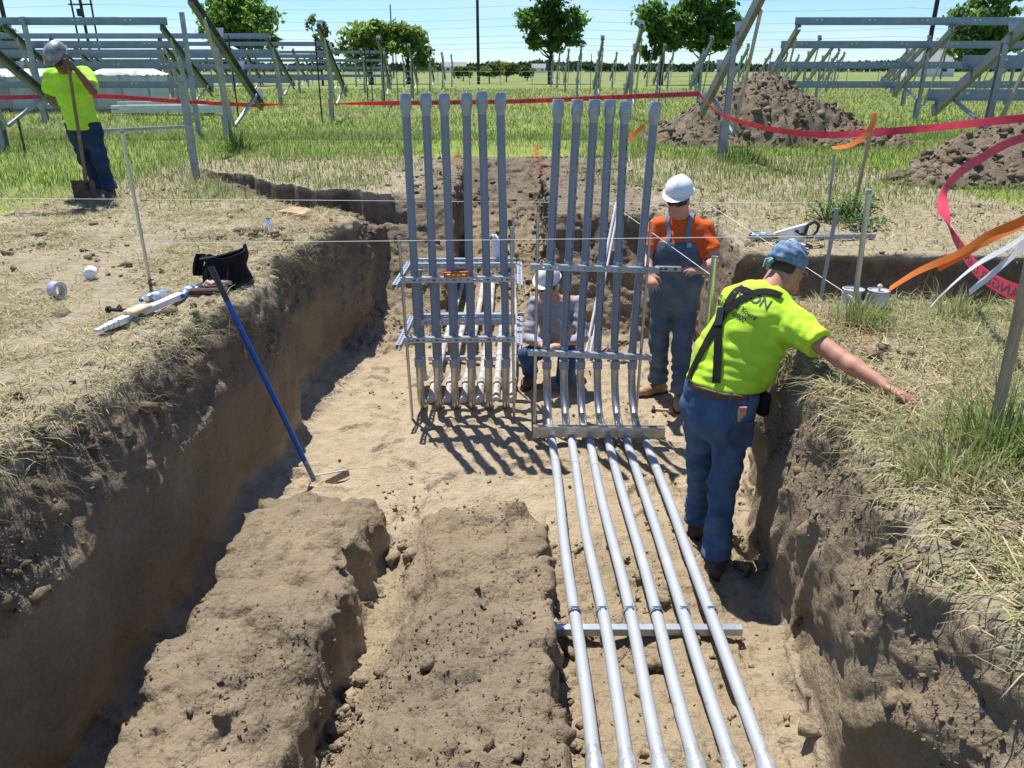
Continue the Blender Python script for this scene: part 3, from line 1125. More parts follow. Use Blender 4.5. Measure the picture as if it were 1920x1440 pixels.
tuft('tall green grass tuft round the near wooden stake', 1.93, 2.70, 620, .30, .085, .85)
tuft('green grass tuft just left of the near wooden stake', 1.62, 2.55, 300, .22, .09, .55)
tuft('dark green grass tuft at the post on the left of the aisle', -5.1, 15.0, 260, .5, .13, 1.0, .012)
tuft('bright grass tuft beside the post in front of the soil mound', 3.75, 13.1, 260, .34, .16, .95, .012)
tuft('green grass tuft at the right end of the side trench lip', 2.75, 4.55, 220, .20, .09, .6)

def weed(label, x, y, n, r_, h, leaf=.05):
    rng = np.random.default_rng(int(abs(x * 100 + y * 10)))
    t = thing('broadleaf_weed', label, 'weed', (x, y, tz(x, y)), 'leafy weeds by the lath stake')
    V, Q = [], []
    stems = MB()
    for i in range(n):
        a = rng.random() * 6.283; rr = r_ * math.sqrt(rng.random()); hh = h * (.25 + .75 * rng.random()) * (1 - .4 * rr / r_)
        c = Vector((rr * math.cos(a), rr * math.sin(a), hh))
        az = rng.random() * 6.283; tl = rng.normal(.2, .35)
        d = Vector((math.cos(az) * math.cos(tl), math.sin(az) * math.cos(tl), math.sin(tl)))
        s = d.cross(Vector((0, 0, 1))).normalized() * leaf * .35
        l = leaf * (.6 + .8 * rng.random())
        k = len(V)
        V += [c, c + d * l * .5 + s, c + d * l, c + d * l * .5 - s]
        Q.append((k, k + 1, k + 2, k + 3))
        if i % 6 == 0:
            stems.tube([(c.x * .3, c.y * .3, 0), c], .004, n=5)
    me = np_mesh('leaves', np.array(V), quads=np.array(Q))
    set_color(me, np.repeat(np.array([.07, .16, .025]) * (.6 + .9 * rng.random((n, 1))), 4, axis=0))
    link_mesh('leaves', me, GRASS, t)
    stems.build('stem', mat('weed_stem', (.12, .16, .05)), t, local=True)
weed('leafy green weed at the foot of the lath stake with orange ribbon', 3.50, 7.95, 260, .22, .30)
weed('leafy green weed left of the lath stake', 3.18, 7.85, 200, .22, .24)
weed('low leafy weed in front of the lath stake', 3.35, 7.5, 140, .25, .16)
# ------------------------------------------------------------------ shared metals
GALV = mat('galvanised_steel', (.30, .33, .36), rough=.45, metal=.6, var=.18, vscale=9, bump=.05, bscale=60)
GALV_DULL = mat('galvanised_dull', (.33, .36, .39), rough=.55, metal=.55, var=.2, vscale=5)
GALV_BLUE = mat('purlin_steel', (.24, .29, .37), rough=.5, metal=.35, var=.12, vscale=3)
DARKSTEEL = mat('dark_steel', (.05, .05, .055), rough=.6, metal=.5, var=.3, vscale=20)
RAILM = mat('rail_steel', (.15, .17, .175), rough=.5, metal=.4, var=.15, vscale=6)
BRACEM = mat('brace_steel', (.36, .36, .32), rough=.5, metal=.4, var=.15, vscale=6)
ORD = ['first', 'second', 'third', 'fourth', 'fifth', 'sixth', 'seventh', 'eighth', 'ninth', 'tenth']

# ------------------------------------------------------------------ solar panel racks
CPROF = [(-.05, -.06), (.05, -.06), (.05, -.052), (-.042, -.052), (-.042, .052), (.05, .052), (.05, .06), (-.05, .06)]
IPROF = [(-.06, -.08), (.06, -.08), (.06, -.07), (.006, -.07), (.006, .07), (.06, .07), (.06, .08), (-.06, .08), (-.06, .07), (-.006, .07), (-.006, -.07), (-.06, -.07)]
RAIL_A = Vector((0.09, -1.15, 2.50)); RAIL_B = Vector((0.09, 2.0, .68))
PUR_T = [.03, .34, .64, .95]

def make_rack():
    t = bpy.data.objects.new('solar_panel_rack', None)
    COL.objects.link(t)
    MB().beam((0, 0, -.3), (0, 0, .62), IPROF, up=(0, 1, 0)).build('pile', GALV_DULL, t, local=True)
    MB().beam((.02, 0, .35), (.02, 0, 1.80), [(a * .85, b * .85) for a, b in CPROF], up=(0, 1, 0)).build('post', GALV, t, local=True)
    MB().beam(RAIL_A, RAIL_B, [(a * .9, b * 1.5) for a, b in CPROF]).build('rail', RAILM, t, local=True)
    MB().beam((.15, -.03, .42), (.15, -.82, 2.22), [(-.02, -.03), (.02, -.03), (.02, .03), (-.02, .03)]).build('brace', BRACEM, t, local=True)
    MB().beam((.15, .03, .42), (.15, 1.5, .92), [(-.02, -.03), (.02, -.03), (.02, .03), (-.02, .03)]).build('brace', GALV, t, local=True)
    for q in PUR_T:
        p = RAIL_A.lerp(RAIL_B, q) + Vector((0, .05, .14))
        MB().box(p, (.16, .012, .20), Matrix.Rotation(R(-30), 3, 'X')).box(p + Vector((0, -.04, -.08)), (.16, .09, .01), Matrix.Rotation(R(-30), 3, 'X')).build('bracket', GALV, t, local=True)
    for zz in (.46, .56, 1.62):
        MB().lathe([(0, -.012), (.016, -.012), (.016, .012), (0, .012)], (-.035, -.075, zz), axis=(0, 1, 0), n=6).build('bolt', GALV_DULL, t, local=True)
    return t

ROWS = [14.4, 24.5, 34.5, 44.5, 54.5, 64.5, 74.5]
ROWN = ['nearest', 'second', 'third', 'fourth', 'fifth', 'sixth', 'farthest']
rack0 = None
for r_, yrow in enumerate(ROWS):
    for side, xs_ in (('left', [-5.4 - 4.3 * k for k in range(9)]), ('right', [3.5 + 4.3 * k for k in range(9)])):
        for k, x in enumerate(xs_):
            y = yrow + (1.0 if side == 'left' else -1.0) * (1 if r_ == 0 else 0)
            if r_ == 0 and k > 1:
                continue
            if abs(x) / (y + 2.2) > .78:
                continue
            if r_ >= 4 and k > 5:
                continue
            if rack0 is None:
                rack0 = make_rack()
                o = rack0
            else:
                o = dup(rack0)
            o.location = (x, y, 0)
            o.rotation_euler = (0, 0, random.uniform(-.02, .02))
            tag(o, '%s steel rack from the aisle, %s row, %s of the aisle' % (ORD[k], ROWN[r_], side), 'solar rack', 'steel racks of the unfinished solar field')

ZPROF = [(-.004, -.10), (.05, -.10), (.05, -.092), (.004, -.092), (.004, .10), (-.05, .10), (-.05, .092), (-.004, .092)]
PURN = ['topmost', 'second highest', 'third highest', 'lowest']
def purlins(y, x0, x1, row, side, which=(0, 1, 2, 3)):
    for i in which:
        p = RAIL_A.lerp(RAIL_B, PUR_T[i]) + Vector((0, .06, .20))
        jit = random.uniform(-.35, .35)
        m_ = MB().beam((x0 + (jit if side == 'left' else 0), y + p.y, p.z), (x1 + (0 if side == 'left' else jit), y + p.y, p.z), ZPROF)
        t = thing('purlin', '%s long steel beam across the %s row of racks on the %s' % (PURN[i], row, side), 'steel beam', (x1 if side == 'left' else x0, y + p.y, p.z), 'beams bolted across the racks')
        m_.build('web', GALV_BLUE, t)
        b = MB()
        x = min(x0, x1) + .6
        while x < max(x0, x1):
            for dx in (0, .14):
                b.box((x + dx, y + p.y - .008, p.z + .03), (.05, .006, .03))
            x += 1.45
        if row in ('second', 'nearest'):
            b.build('bolt_holes', mat('hole_light', (.75, .78, .8), rough=.5), t)
purlins(24.5, -33, -9.5, 'second', 'left')
purlins(34.5, -36, -9.6, 'third', 'left')
purlins(44.5, -40, -9.6, 'fourth', 'left')
purlins(64.5, -34, -9.6, 'sixth', 'left')
purlins(24.5, 7.8, 30, 'second', 'right')
purlins(13.4, 7.7, 16.5, 'nearest', 'right', (2, 3))

# short channel post with a rail beside the shoveller
t = thing('channel_post', 'short steel channel post beside the shallow cut, carrying a thin strut', 'post', (-4.57, 11.5, 0))
MB().beam((-4.57, 11.5, -.3), (-4.57, 11.5, 1.34), [(a * .8, b * .8) for a, b in CPROF], up=(0, 1, 0)).build('post', GALV, t)
MB().beam((-6.02, 11.35, .60), (-4.50, 11.42, .665), [(-.02, -.021), (.02, -.021), (.02, .021), (-.02, .021)]).build('strut', GALV_DULL, t)
t = thing('channel_post', 'tall steel channel post standing behind the short one', 'post', (-7.1, 18.4, 0))
MB().beam((-7.1, 18.4, -.3), (-7.1, 18.4, 2.55), [(a * .8, b * .8) for a, b in CPROF], up=(0, 1, 0)).build('post', GALV_DULL, t)
t = thing('channel_post', 'steel post rising behind the hard hat of the shoveller', 'post', (-13.4, 23.4, 0))
MB().beam((-13.4, 23.4, -.3), (-13.4, 23.4, 2.75), CPROF, up=(0, 1, 0)).build('post', GALV_DULL, t)

# thin survey stakes
def stake(name, label, cat, x, y, h, r_, m, lean=(0, 0), z0=None, group=None, cap=None, n=7):
    zb = tz(x, y) if z0 is None else z0
    t = thing(name, label, cat, (x, y, zb), group)
    o = MB().tube([(x, y, zb - .15), (x + lean[0], y + lean[1], zb + h)], r_, n=n).build('shaft', m, t, smooth=True)
    if cap:
        MB().tube([(x + lean[0], y + lean[1], zb + h - .002), (x + lean[0], y + lean[1], zb + h + .02)], r_ * 1.06, n=n).build('end_rim', cap, t, smooth=True)
    return t
for i, (x, y, h, lb) in enumerate([(-7.9, 23.6, 2.3, 'left of the aisle beside the nearest rack'), (-5.35, 23.0, 2.2, 'beside the second rack of the aisle edge'), (-6.3, 36, 2.3, 'by the third row, left one'), (-5.75, 34, 2.2, 'by the third row, right one'),
                               (-5.1, 33, 2.2, 'in front of the third row at the aisle'), (-5.6, 40.5, 2.4, 'by the fourth row, left one'), (-4.9, 41, 2.3, 'by the fourth row, right one'), (-5.6, 49, 2.3, 'by the fifth row at the aisle'), (-4.9, 60, 2.4, 'by the sixth row at the aisle'),
                               (4.6, 44, 2.3, 'by the fourth row right of the aisle'), (5.2, 55, 2.4, 'by the fifth row right of the aisle'), (6.6, 37, 2.3, 'between third and fourth row on the right')]):
    stake('survey_stake', 'thin dark steel stake ' + lb, 'stake', x, y, h, .022, DARKSTEEL, group='thin stakes in the field')
stake('survey_stake', 'short rusty stake in the grass left of the shoveller', 'stake', -8.66, 14.3, .62, .022, mat('rust_stake', (.10, .05, .03), var=.3), group='thin stakes in the field')

# ------------------------------------------------------------------ soil mounds
def mound(label, cx, cy, rx, ry, h, seed, peaks, n=130):
    rng = np.random.default_rng(seed)
    u = np.linspace(-1.25, 1.25, n)
    X, Y = np.meshgrid(u, u, indexing='ij')
    x = cx + X * rx; y = cy + Y * ry
    H_ = np.zeros_like(X)
    for (px, py, pr, ph) in peaks:
        d = np.sqrt(((X - px) / pr) ** 2 + ((Y - py) / pr) ** 2)
        d = d + .16 * noise2(x, y, 1.3, seed)
        H_ = np.maximum(H_, ph * (.55 * np.clip(1 - d, 0, 1) + .45 * np.clip(1 - np.abs(d) ** 1.9, 0, 1)))
    zz = H_ * h
    am = sstep(0, .10, zz)
    zz = zz + am * (.12 * np.abs(noise2(x, y, 2.2, seed + 1)) + .07 * np.abs(noise2(x, y, 6.5, seed + 2)) + .06 * noise2(x, y, 13, seed + 3) - .04)
    zz = np.where(am > .01, zz, -.08)
    V = np.stack([x - cx, y - cy, zz], -1).reshape(-1, 3)
    i = np.arange(n * n).reshape(n, n)
    Q = np.stack([i[:-1, :-1], i[1:, :-1], i[1:, 1:], i[:-1, 1:]], -1).reshape(-1, 4)
    t = thing('soil_mound', label, 'soil mound', (cx, cy, 0), 'heaps of dug-out soil')
    me = np_mesh('heap', V, quads=Q)
    set_float(me, np.full(len(V), .0), 'pale'); set_float(me, .9 + .3 * noise2(x, y, 2.2, seed + 5).ravel(), 'top'); set_float(me, np.zeros(len(V)), 'turf')
    link_mesh('heap', me, SOIL, t)
    m_ = 3800
    pi = rng.random((m_ * 4, 2)) * 2.4 - 1.2
    k = ((pi[:, 0] + 1.25) / 2.5 * (n - 1)).astype(int), ((pi[:, 1] + 1.25) / 2.5 * (n - 1)).astype(int)
    hz = zz[k]
    keep = np.nonzero(hz > -.02)[0][:m_]
    P = np.stack([pi[keep, 0] * rx, pi[keep, 1] * ry, hz[keep]], 1)
    S = np.clip(.016 * (1 - rng.random(len(P))) ** (-1 / 2.2), .014, .085)
    Vb, Tb = soil_blobs('c', P, S, rng, big=True, flat=.8)
    me = np_mesh('clods', Vb, tris=Tb)
    nv = len(Vb)
    tone = np.repeat(.45 + .6 * rng.random(len(P)), 9)[:nv]
    set_float(me, np.repeat((rng.random(len(P)) < .08) * .4, 9)[:nv], 'pale'); set_float(me, tone, 'top'); set_float(me, np.zeros(nv), 'turf')
    o = link_mesh('clods', me, SOIL, t)
    o['kind'] = 'stuff'
mound('big heap of dug brown soil behind the post right of the aisle', 5.35, 17.4, 2.35, 2.0, 1.32, 3, [(-.02, .05, 1.0, 1.0), (-.5, -.3, .62, .35), (.55, -.45, .62, .30)])
mound('heap of brown soil at the right edge with red tape over it', 7.6, 10.9, 2.4, 1.5, 1.05, 9, [(.15, .1, .95, 1.0), (-.55, -.1, .52, .34)])

# ------------------------------------------------------------------ crates, beams and other goods on the left
PLAST = mat('crate_grey', (.48, .50, .52), rough=.6, var=.15, vscale=3)
def crate(label, x, y, w, d, h, sheet):
    t = thing('pallet_crate', label, 'crate', (x, y, 0), 'pallet crates on the left')
    MB().bbox((x, y, h / 2 + .12), (w, d, h), .02).build('body', PLAST, t)
    for dx in (-.5, 0, .5):
        MB().box((x + dx * (w - .08), y - d / 2 - .012, h / 2 + .12), (.07, .024, h)).build('rib', GALV_DULL, t)
    MB().box((x, y, .06), (w, d, .12)).build('pallet', mat('pallet_wood', (.30, .23, .15), var=.25), t)
    if sheet:
        n = 14
        b = MB()
        vs_, fs_ = [], []
        for i in range(n + 1):
            for j in range(n + 1):
                u, v = i / n * 2 - 1, j / n * 2 - 1
                hh = .30 * (1 - u * u) ** .6 * (1 - v * v) ** .4 + .05 * random.random()
                vs_.append((x + u * w * .53, y + v * d * .53, h + .12 + hh - .05))
        for i in range(n):
            for j in range(n):
                a = i * (n + 1) + j
                fs_.append((a, a + n + 1, a + n + 2, a + 1))
        b.add(vs_, fs_).build('cover_sheet', mat('white_sheet', (.80, .80, .80), rough=.5, var=.06), t, smooth=True)
for (lb, x, y, w, d, h, sh) in [('grey pallet crate with white cover, leftmost beside the shoveller', -18.8, 29.5, 1.9, 1.6, 1.15, True), ('grey pallet crate directly left of the shoveller', -16.7, 29.6, 1.8, 1.6, 1.1, True),
                              ('grey pallet crate behind the shoveller, hidden in the middle', -15.3 + .5, 30.5, 1.6, 1.5, 1.05, False), ('grey pallet crate with white cover right of the shoveller', -13.9 + .3, 29.6, 2.0, 1.6, 1.15, True)]:
    crate(lb, x, y, w, d, h, sh)
t = thing('beam_stack', 'stack of spare steel beams lying on the grass behind the red tape', 'steel beams', (-11.3, 27.5, 0))
for i in range(7):
    zz = .12 + .13 * (i // 3); yy = 27.2 + .32 * (i % 3)
    MB().beam((-13.2 + random.uniform(-.2, .2), yy, zz), (-9.5 + random.uniform(-.2, .2), yy, zz + .02), [(-.1, -.05), (.1, -.05), (.1, .05), (-.1, .05)]).build('beam', mat('pale_steel', (.62, .65, .68), rough=.4, metal=.4, var=.1), t)
for xx in (-12.6, -10.2):
    MB().box((xx, 27.5, .03), (.1, 1.1, .07)).build('bearer', mat('pallet_wood', (.30, .23, .15), var=.25), t)

# ------------------------------------------------------------------ trees
BARK = mat('bark', (.075, .058, .042), rough=.95, var=.35, vscale=4)
LEAF = attr_mat('tree_leaf', rough=.55, transl=.6)
def leaf_cards(C, size, rng, col, flat=0.0):
    n = len(C)
    a = rng.standard_normal((n, 3)); a /= np.linalg.norm(a, axis=1)[:, None]
    b = rng.standard_normal((n, 3)); b -= a * (a * b).sum(1)[:, None]; b /= np.linalg.norm(b, axis=1)[:, None]
    s = size * (.5 + .9 * rng.random((n, 1)))
    V = np.stack([C - a * s * .6, C + b * s * .35, C + a * s * .6, C - b * s * .35], 1).reshape(-1, 3)
    Q = (np.arange(n) * 4)[:, None] + np.array([[0, 1, 2, 3]])
    return V, Q, np.repeat(col, 4, axis=0)

def tree(label, x, y, h, blobs, seed, n=6500, leaf=.42, trunk=.30, tone=(.10, .19, .04), group='trees beyond the racks', cat='tree'):
    """blobs: (dx, z fraction, rx, rz) lobes of the crown in metres and fraction of the height"""
    rng = np.random.default_rng(seed)
    t = thing('broadleaf_tree', label, cat, (x, y, 0), group)
    tr = MB()
    top = h * .72
    pts = [(x + .25 * math.sin(i * 1.3 + seed) * i / 6, y, h * .72 * i / 6 - .2) for i in range(7)]
    tr.tube(pts, [trunk * (1 - .8 * i / 6) for i in range(7)], n=9)
    tr.build('trunk', BARK, t, smooth=True)
    P = []
    C = []
    lm = MB()
    for (dx, zf, rx, rz) in blobs:
        m_ = int(.78 * n * rx * rx * rz / sum(b[2] ** 2 * b[3] for b in blobs) ) + 60
        # clumps inside each lobe
        nc = max(10, int(26 * rx * rz / 4))
        cl = rng.standard_normal((nc, 3)); cl /= np.linalg.norm(cl, axis=1)[:, None]
        cl *= (.35 + .65 * rng.random((nc, 1)) ** .5)
        cl = cl * np.array([rx, rx * .9, rz]) + np.array([dx, 0, zf * h])
        k = rng.integers(0, nc, m_)
        cr = (.22 + .20 * rng.random(nc))[k][:, None] * np.array([rx, rx, rz * .8])
        off = rng.standard_normal((m_, 3)) * .55
        q = cl[k] + off * cr
        shade = (1.15 + 1.1 * rng.random(nc))[k][:, None]
        c = np.array(tone) * shade * (.7 + .6 * rng.random((m_, 1)))
        c[:, 0] *= (.8 + .6 * rng.random(m_))
        P.append(q); C.append(c)
        for j in range(0, nc, 3):
            b0 = Vector((x, y, h * (.22 + .4 * rng.random())))
            b1 = Vector((x + cl[j][0], y + cl[j][1], max(cl[j][2], h * .2)))
            md = b0.lerp(b1, .5) + Vector((0, 0, -.25))
            lm.tube([b0, md, b1], [trunk * .35, trunk * .2, trunk * .06], n=5, cap=False)
    lm.build('limbs', BARK, t)
    P = np.concatenate(P); C = np.concatenate(C)
    P[:, 2] = np.maximum(P[:, 2], h * .16)
    V, Q, C = leaf_cards(P, leaf, rng, C)
    me = np_mesh('crown', V, quads=Q)
    set_color(me, C)
    link_mesh('crown', me, LEAF, t)

def px2x(u, y): return (u - 960) / 1450 * y * .927
yT = 95
tree('round leafy tree left of the aisle above the beams', px2x(458, 80), 80, 8.7, [(-1.3, .66, 2.3, 2.0), (1.4, .62, 2.2, 2.0), (0, .82, 1.9, 1.4), (2.2, .45, 1.3, 1.0), (-2.3, .5, 1.2, .9)], 31, n=7500)
tree('sparse thin young tree beside the round tree', px2x(603, 82), 82, 6.9, [(0, .75, .9, 1.3), (.5, .5, 1.0, 1.2), (-.3, .35, .8, .8)], 32, n=700, leaf=.34, trunk=.13, tone=(.075, .11, .03))
tree('left half of the low spreading tree pair left of the aisle', px2x(695, 88), 88, 6.9, [(-1.2, .62, 2.0, 1.5), (1.2, .66, 1.9, 1.6), (-2.4, .38, 1.3, 1.1), (.3, .42, 1.8, 1.1)], 33, n=6500, tone=(.13, .205, .05))
tree('right half of the low spreading tree pair left of the aisle', px2x(765, 90), 90, 6.9, [(-.8, .66, 1.9, 1.5), (1.1, .6, 1.6, 1.5), (1.7, .38, 1.3, 1.3)], 34, n=5500, tone=(.125, .20, .05))
tree('tall oval dark green tree right of the tall pole', px2x(1032, 90), 90, 10.0, [(-.2, .82, 1.9, 1.7), (-1.2, .62, 2.0, 1.4), (1.2, .6, 2.2, 1.4), (-.6, .42, 1.8, 1.1), (1.6, .42, 1.6, 1.0)], 35, n=8500, tone=(.07, .145, .03))
tree('big dark tree with two crowns right of the aisle, left crown', px2x(1240, 84), 84, 8.6, [(-.6, .72, 1.9, 1.7), (.9, .6, 1.9, 1.7), (-1.3, .42, 1.3, 1.3)], 36, n=6500, tone=(.07, .145, .03))
tree('big dark tree with two crowns right of the aisle, right crown', px2x(1312, 86), 86, 10.2, [(0, .80, 2.2, 1.7), (-1.2, .60, 2.3, 1.8), (1.6, .62, 2.2, 1.6), (2.6, .45, 1.6, 1.1), (.2, .42, 2.0, 1.2)], 37, n=9500, tone=(.072, .15, .032))
tree('feathery tree behind the beams at the right', px2x(1825, 78), 78, 9.6, [(.3, .80, 1.7, 1.6), (-1.0, .58, 2.0, 1.5), (1.4, .56, 1.9, 1.5), (-.4, .38, 2.4, 1.2), (2.6, .36, 1.6, 1.0)], 38, n=8500, tone=(.085, .16, .045))
tree('dark tree at the far left edge', px2x(-10, 75), 75, 5.6, [(0, .7, 1.9, 1.4), (1.4, .55, 1.4, 1.1)], 39, n=4000, tone=(.07, .13, .035))
tree('low bushy tree in the meadow just right of the tall pole', px2x(918, 95), 95, 2.5, [(0, .55, 1.4, .8)], 40, n=1400, trunk=.1, tone=(.085, .12, .03))
tree('low bushy tree in the meadow by the tall pole, paler one', px2x(950, 105), 105, 2.9, [(0, .55, 1.5, .9)], 41, n=1400, trunk=.1, tone=(.10, .13, .035))
tree('low bush left of the tall pole in the meadow', px2x(868, 110), 110, 2.2, [(0, .55, 1.6, .7)], 42, n=1200, trunk=.1, tone=(.08, .115, .03))
tree('small dark bush right of the pale bush in the meadow', px2x(988, 115), 115, 2.4, [(0, .55, 1.1, .8)], 43, n=900, trunk=.1, tone=(.06, .10, .025))

# distant wood along the horizon, one mass
def far_wood():
    rng = np.random.default_rng(77)
    n = 17000
    x = (rng.random(n) * 2 - 1) * 620
    y = 560 + 60 * rng.random(n)
    top = 5.2 + 2.6 * noise2(x, x * 0, .018, 5) + 2.2 * noise2(x, x * 0, .06, 6)
    z = np.clip(top, 2.5, 11) * rng.random(n) ** .7 + .3
    C = np.array([.035, .060, .030]) * (.6 + .8 * rng.random((n, 1)))
    V, Q, C = leaf_cards(np.stack([x, y, z], 1), 3.4, rng, C)
    me = np_mesh('far_wood', V, quads=Q)
    set_color(me, C)
    tag(link_mesh('far_wood', me, LEAF), 'dark band of far-off woods along the horizon', 'woods', kind='stuff')
far_wood()

# ------------------------------------------------------------------ poles, wires, fence and far houses
POLEM = mat('pole_dark', (.045, .032, .030), rough=.8, var=.2)
def pole(label, x, y, h, r_, arms=()):
    t = thing('utility_pole', label, 'pole', (x, y, 0), 'utility poles in the field')
    MB().tube([(x, y, -.3), (x, y, h)], [r_, r_ * .75], n=10).build('shaft', POLEM, t, smooth=True)
    for (z, w) in arms:
        b = MB().box((x, y - r_, z), (w, .14, .16)).build('crossarm', POLEM, t)
        for s in (-.45, .0, .45):
            MB().lathe([(.0, -.14), (.05, -.12), (.08, -.05), (.05, 0), (.09, .06), (.04, .14), (0, .15)], (x + s * w, y - r_, z + .22), n=8).build('insulator', GALV_DULL, b)
pole('tall dark pole rising in the middle beyond the trench', px2x(897, 88), 88, 18, .17, [(16.5, 3.0)])
pole('dark pole behind the beams at the far left', px2x(30, 70), 70, 16, .20, [(14, 2.4)])
pole('tall dark pole behind the beams on the right', px2x(1733, 84), 84, 17, .24, [(15, 2.6)])
pole('thin far pole left of the right-hand feathery tree', px2x(1766, 140), 140, 9.5, .14, [(9, 2.0)])
pole('thin far pole above the low spreading trees', px2x(738, 150), 150, 12, .14)
t = thing('line_frame', 'three-legged power line frame with crossarms at the upper left', 'power frame', (px2x(178, 92), 92, 0))
for u in (160, 177, 193):
    MB().tube([(px2x(u, 92), 92, -.3), (px2x(u, 92) + (-.2 if u < 190 else .1), 92, 14)], .16 if u == 177 else .10, n=8).build('leg', POLEM, t, smooth=True)
for zz in (7.9, 6.2):
    MB().box((px2x(176, 92), 91.8, zz), (2.6, .12, .14)).build('crossarm', POLEM, t)
MB().lathe([(0, -.4), (.3, -.35), (.3, .35), (0, .4)], (px2x(174, 92), 91.6, 7.1), n=10).build('transformer', DARKSTEEL, t)

WIREM = mat('wire_dark', (.20, .21, .23), rough=.6)
for i, (za, zb, yy, sag) in enumerate([(9.6, 9.4, 120, .5), (8.6, 7.7, 118, .6), (6.9, 6.1, 116, .6), (5.9, 5.2, 116, .7), (4.8, 4.4, 122, .6), (4.0, 3.4, 122, .6), (10.2, 10.9, 119, .5), (3.2, 3.0, 126, .5)]):
    pts = []
    for k in range(33):
        u = k / 32
        x = -110 + 220 * u
        s = (u * 4) % 1
        pts.append((x, yy, za + (zb - za) * u + 1.4 - sag * 4 * s * (1 - s)))
    tag(MB().tube(pts, .016, n=4).build('power_line', WIREM), 'thin power wire across the sky, %s from the top' % ['second', 'third', 'fourth', 'fifth', 'sixth', 'seventh', 'first', 'eighth'][i], 'wire', 'overhead wires')

t = thing('wire_fence', 'long wire fence with thin posts across the far meadow', 'fence', (0, 82, 0))
for i in range(40):
    x = -60 + 3.1 * i
    MB().tube([(x, 82, -.2), (x, 82, 1.35 + random.uniform(-.05, .05))], .035, n=6).build('fence_post', GALV_DULL, t)
for zz in (.35, .8, 1.28):
    MB().tube([(-60, 82, zz), (61, 82, zz)], .008, n=4).build('fence_wire', GALV_DULL, t)

def house(label, x, y, w, d, h, wall, roof):
    t = thing('farm_building', label, 'building', (x, y, 0), 'far farm buildings')
    MB().box((x, y, h / 2), (w, d, h)).build('wall', wall, t)
    r_ = MB()
    r_.add([(x - w * .53, y - d * .56, h), (x + w * .53, y - d * .56, h), (x + w * .53, y + d * .56, h), (x - w * .53, y + d * .56, h), (x - w * .53, y, h + d * .38), (x + w * .53, y, h + d * .38)],
           [(0, 1, 5, 4), (2, 3, 4, 5), (1, 2, 5), (3, 0, 4), (0, 3, 2, 1)]).build('roof', roof, t)
    for k in (-.25, .25):
        MB().box((x + k * w, y - d / 2 - .03, h * .55), (w * .12, .06, h * .4)).build('window', DARKSTEEL, t)
WW = mat('white_siding', (.78, .78, .76), rough=.7, var=.05)
RF = mat('grey_roof', (.28, .27, .27), rough=.8, var=.15)
house('white barn with grey roof behind the beams on the right', px2x(1735, 190), 190, 9, 8, 3.0, WW, RF)
house('small white far house right of the tall pole', px2x(934, 480), 480, 10, 7, 3.4, WW, RF)
house('small white far house left of the tall pole', px2x(852, 500), 500, 14, 7, 3.2, WW, RF)
house('small white far shed right of the oval tree', px2x(1010, 500), 500, 8, 6, 2.6, WW, RF)
# ------------------------------------------------------------------ conduits and strut racks in the pit
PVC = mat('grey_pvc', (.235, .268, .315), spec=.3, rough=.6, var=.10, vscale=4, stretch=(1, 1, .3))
PVC_SUN = mat('grey_pvc_sunlit', (.33, .36, .395), col2=(.40, .415, .425), rough=.6, vscale=2.2)  # paler copy of the riser PVC: sunlight put into its colour, mud comes separately
ELBOW = mat('steel_elbow', (.50, .50, .49), rough=.34, metal=.85, var=.2, vscale=7, bump=.04)
COUP = mat('coupling_pvc', (.34, .36, .42), rough=.4, var=.06)
TAPE = mat('silver_tape', (.60, .62, .65), rough=.33, metal=.6, var=.15, vscale=25, bump=.35, bscale=30)
STRUT = mat('strut_steel', (.40, .45, .51), rough=.38, metal=.6, var=.12, vscale=14)
MUDDY = mat('muddy_pvc', (.55, .55, .54), col2=(.36, .31, .24), rough=.6, vscale=6)
INK = mat('ink', (.05, .055, .07), rough=.7)
BELL = mat('bell_wrap', (.34, .38, .44), rough=.32, metal=.25, var=.15, vscale=25, bump=.4, bscale=26)
MUD = (.20, .15, .09)
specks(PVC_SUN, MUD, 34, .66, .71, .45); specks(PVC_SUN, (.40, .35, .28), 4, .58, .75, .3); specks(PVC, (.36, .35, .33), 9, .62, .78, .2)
specks(MUDDY, MUD, 18, .56, .62, .8); specks(ELBOW, (.22, .19, .15), 22, .56, .68, .5); specks(STRUT, (.25, .22, .18), 26, .60, .70, .5)
PR = .030

def strut_bar(m_, a, b, web, w=.041, d=.041, slot=.026, sh=.013, pitch=.050, th=.003, closed=False):
    """strut channel from a to b; `web` is the direction its slotted face looks"""
    a, b = Vector(a), Vector(b)
    L_ = (b - a).length
    e = (b - a).normalized()
    n = Vector(web); n = (n - e * n.dot(e)).normalized()
    u = n.cross(e).normalized()
    rot = Matrix((e, n, u)).transposed()
    def bx(x0, x1, n0, n1, u0, u1):
        c = a + e * (x0 + x1) / 2 + n * (n0 + n1) / 2 + u * (u0 + u1) / 2
        m_.box(c, (x1 - x0, n1 - n0, u1 - u0), rot)
    bx(0, L_, d / 2 - th, d / 2, sh / 2, w / 2)
    bx(0, L_, d / 2 - th, d / 2, -w / 2, -sh / 2)
    x = 0.0
    k = int((L_ - .02) / pitch)
    o = (L_ - k * pitch) / 2
    xs_ = [0.0]
    for i in range(k):
        c = o + pitch * (i + .5)
        xs_ += [c - slot / 2, c + slot / 2]
    xs_.append(L_)
    for i in range(0, len(xs_), 2):
        bx(xs_[i], xs_[i + 1], d / 2 - th * .9, d / 2 - th * .1, -sh / 2, sh / 2)
    bx(0, L_, -d / 2, d / 2 - th, w / 2 - th, w / 2)
    bx(0, L_, -d / 2, d / 2 - th, -w / 2, -w / 2 + th)
    bx(0, L_, -d / 2, -d / 2 + th, w / 2 - .010, w / 2 - th)
    bx(0, L_, -d / 2, -d / 2 + th, -w / 2 + th, -w / 2 + .010)

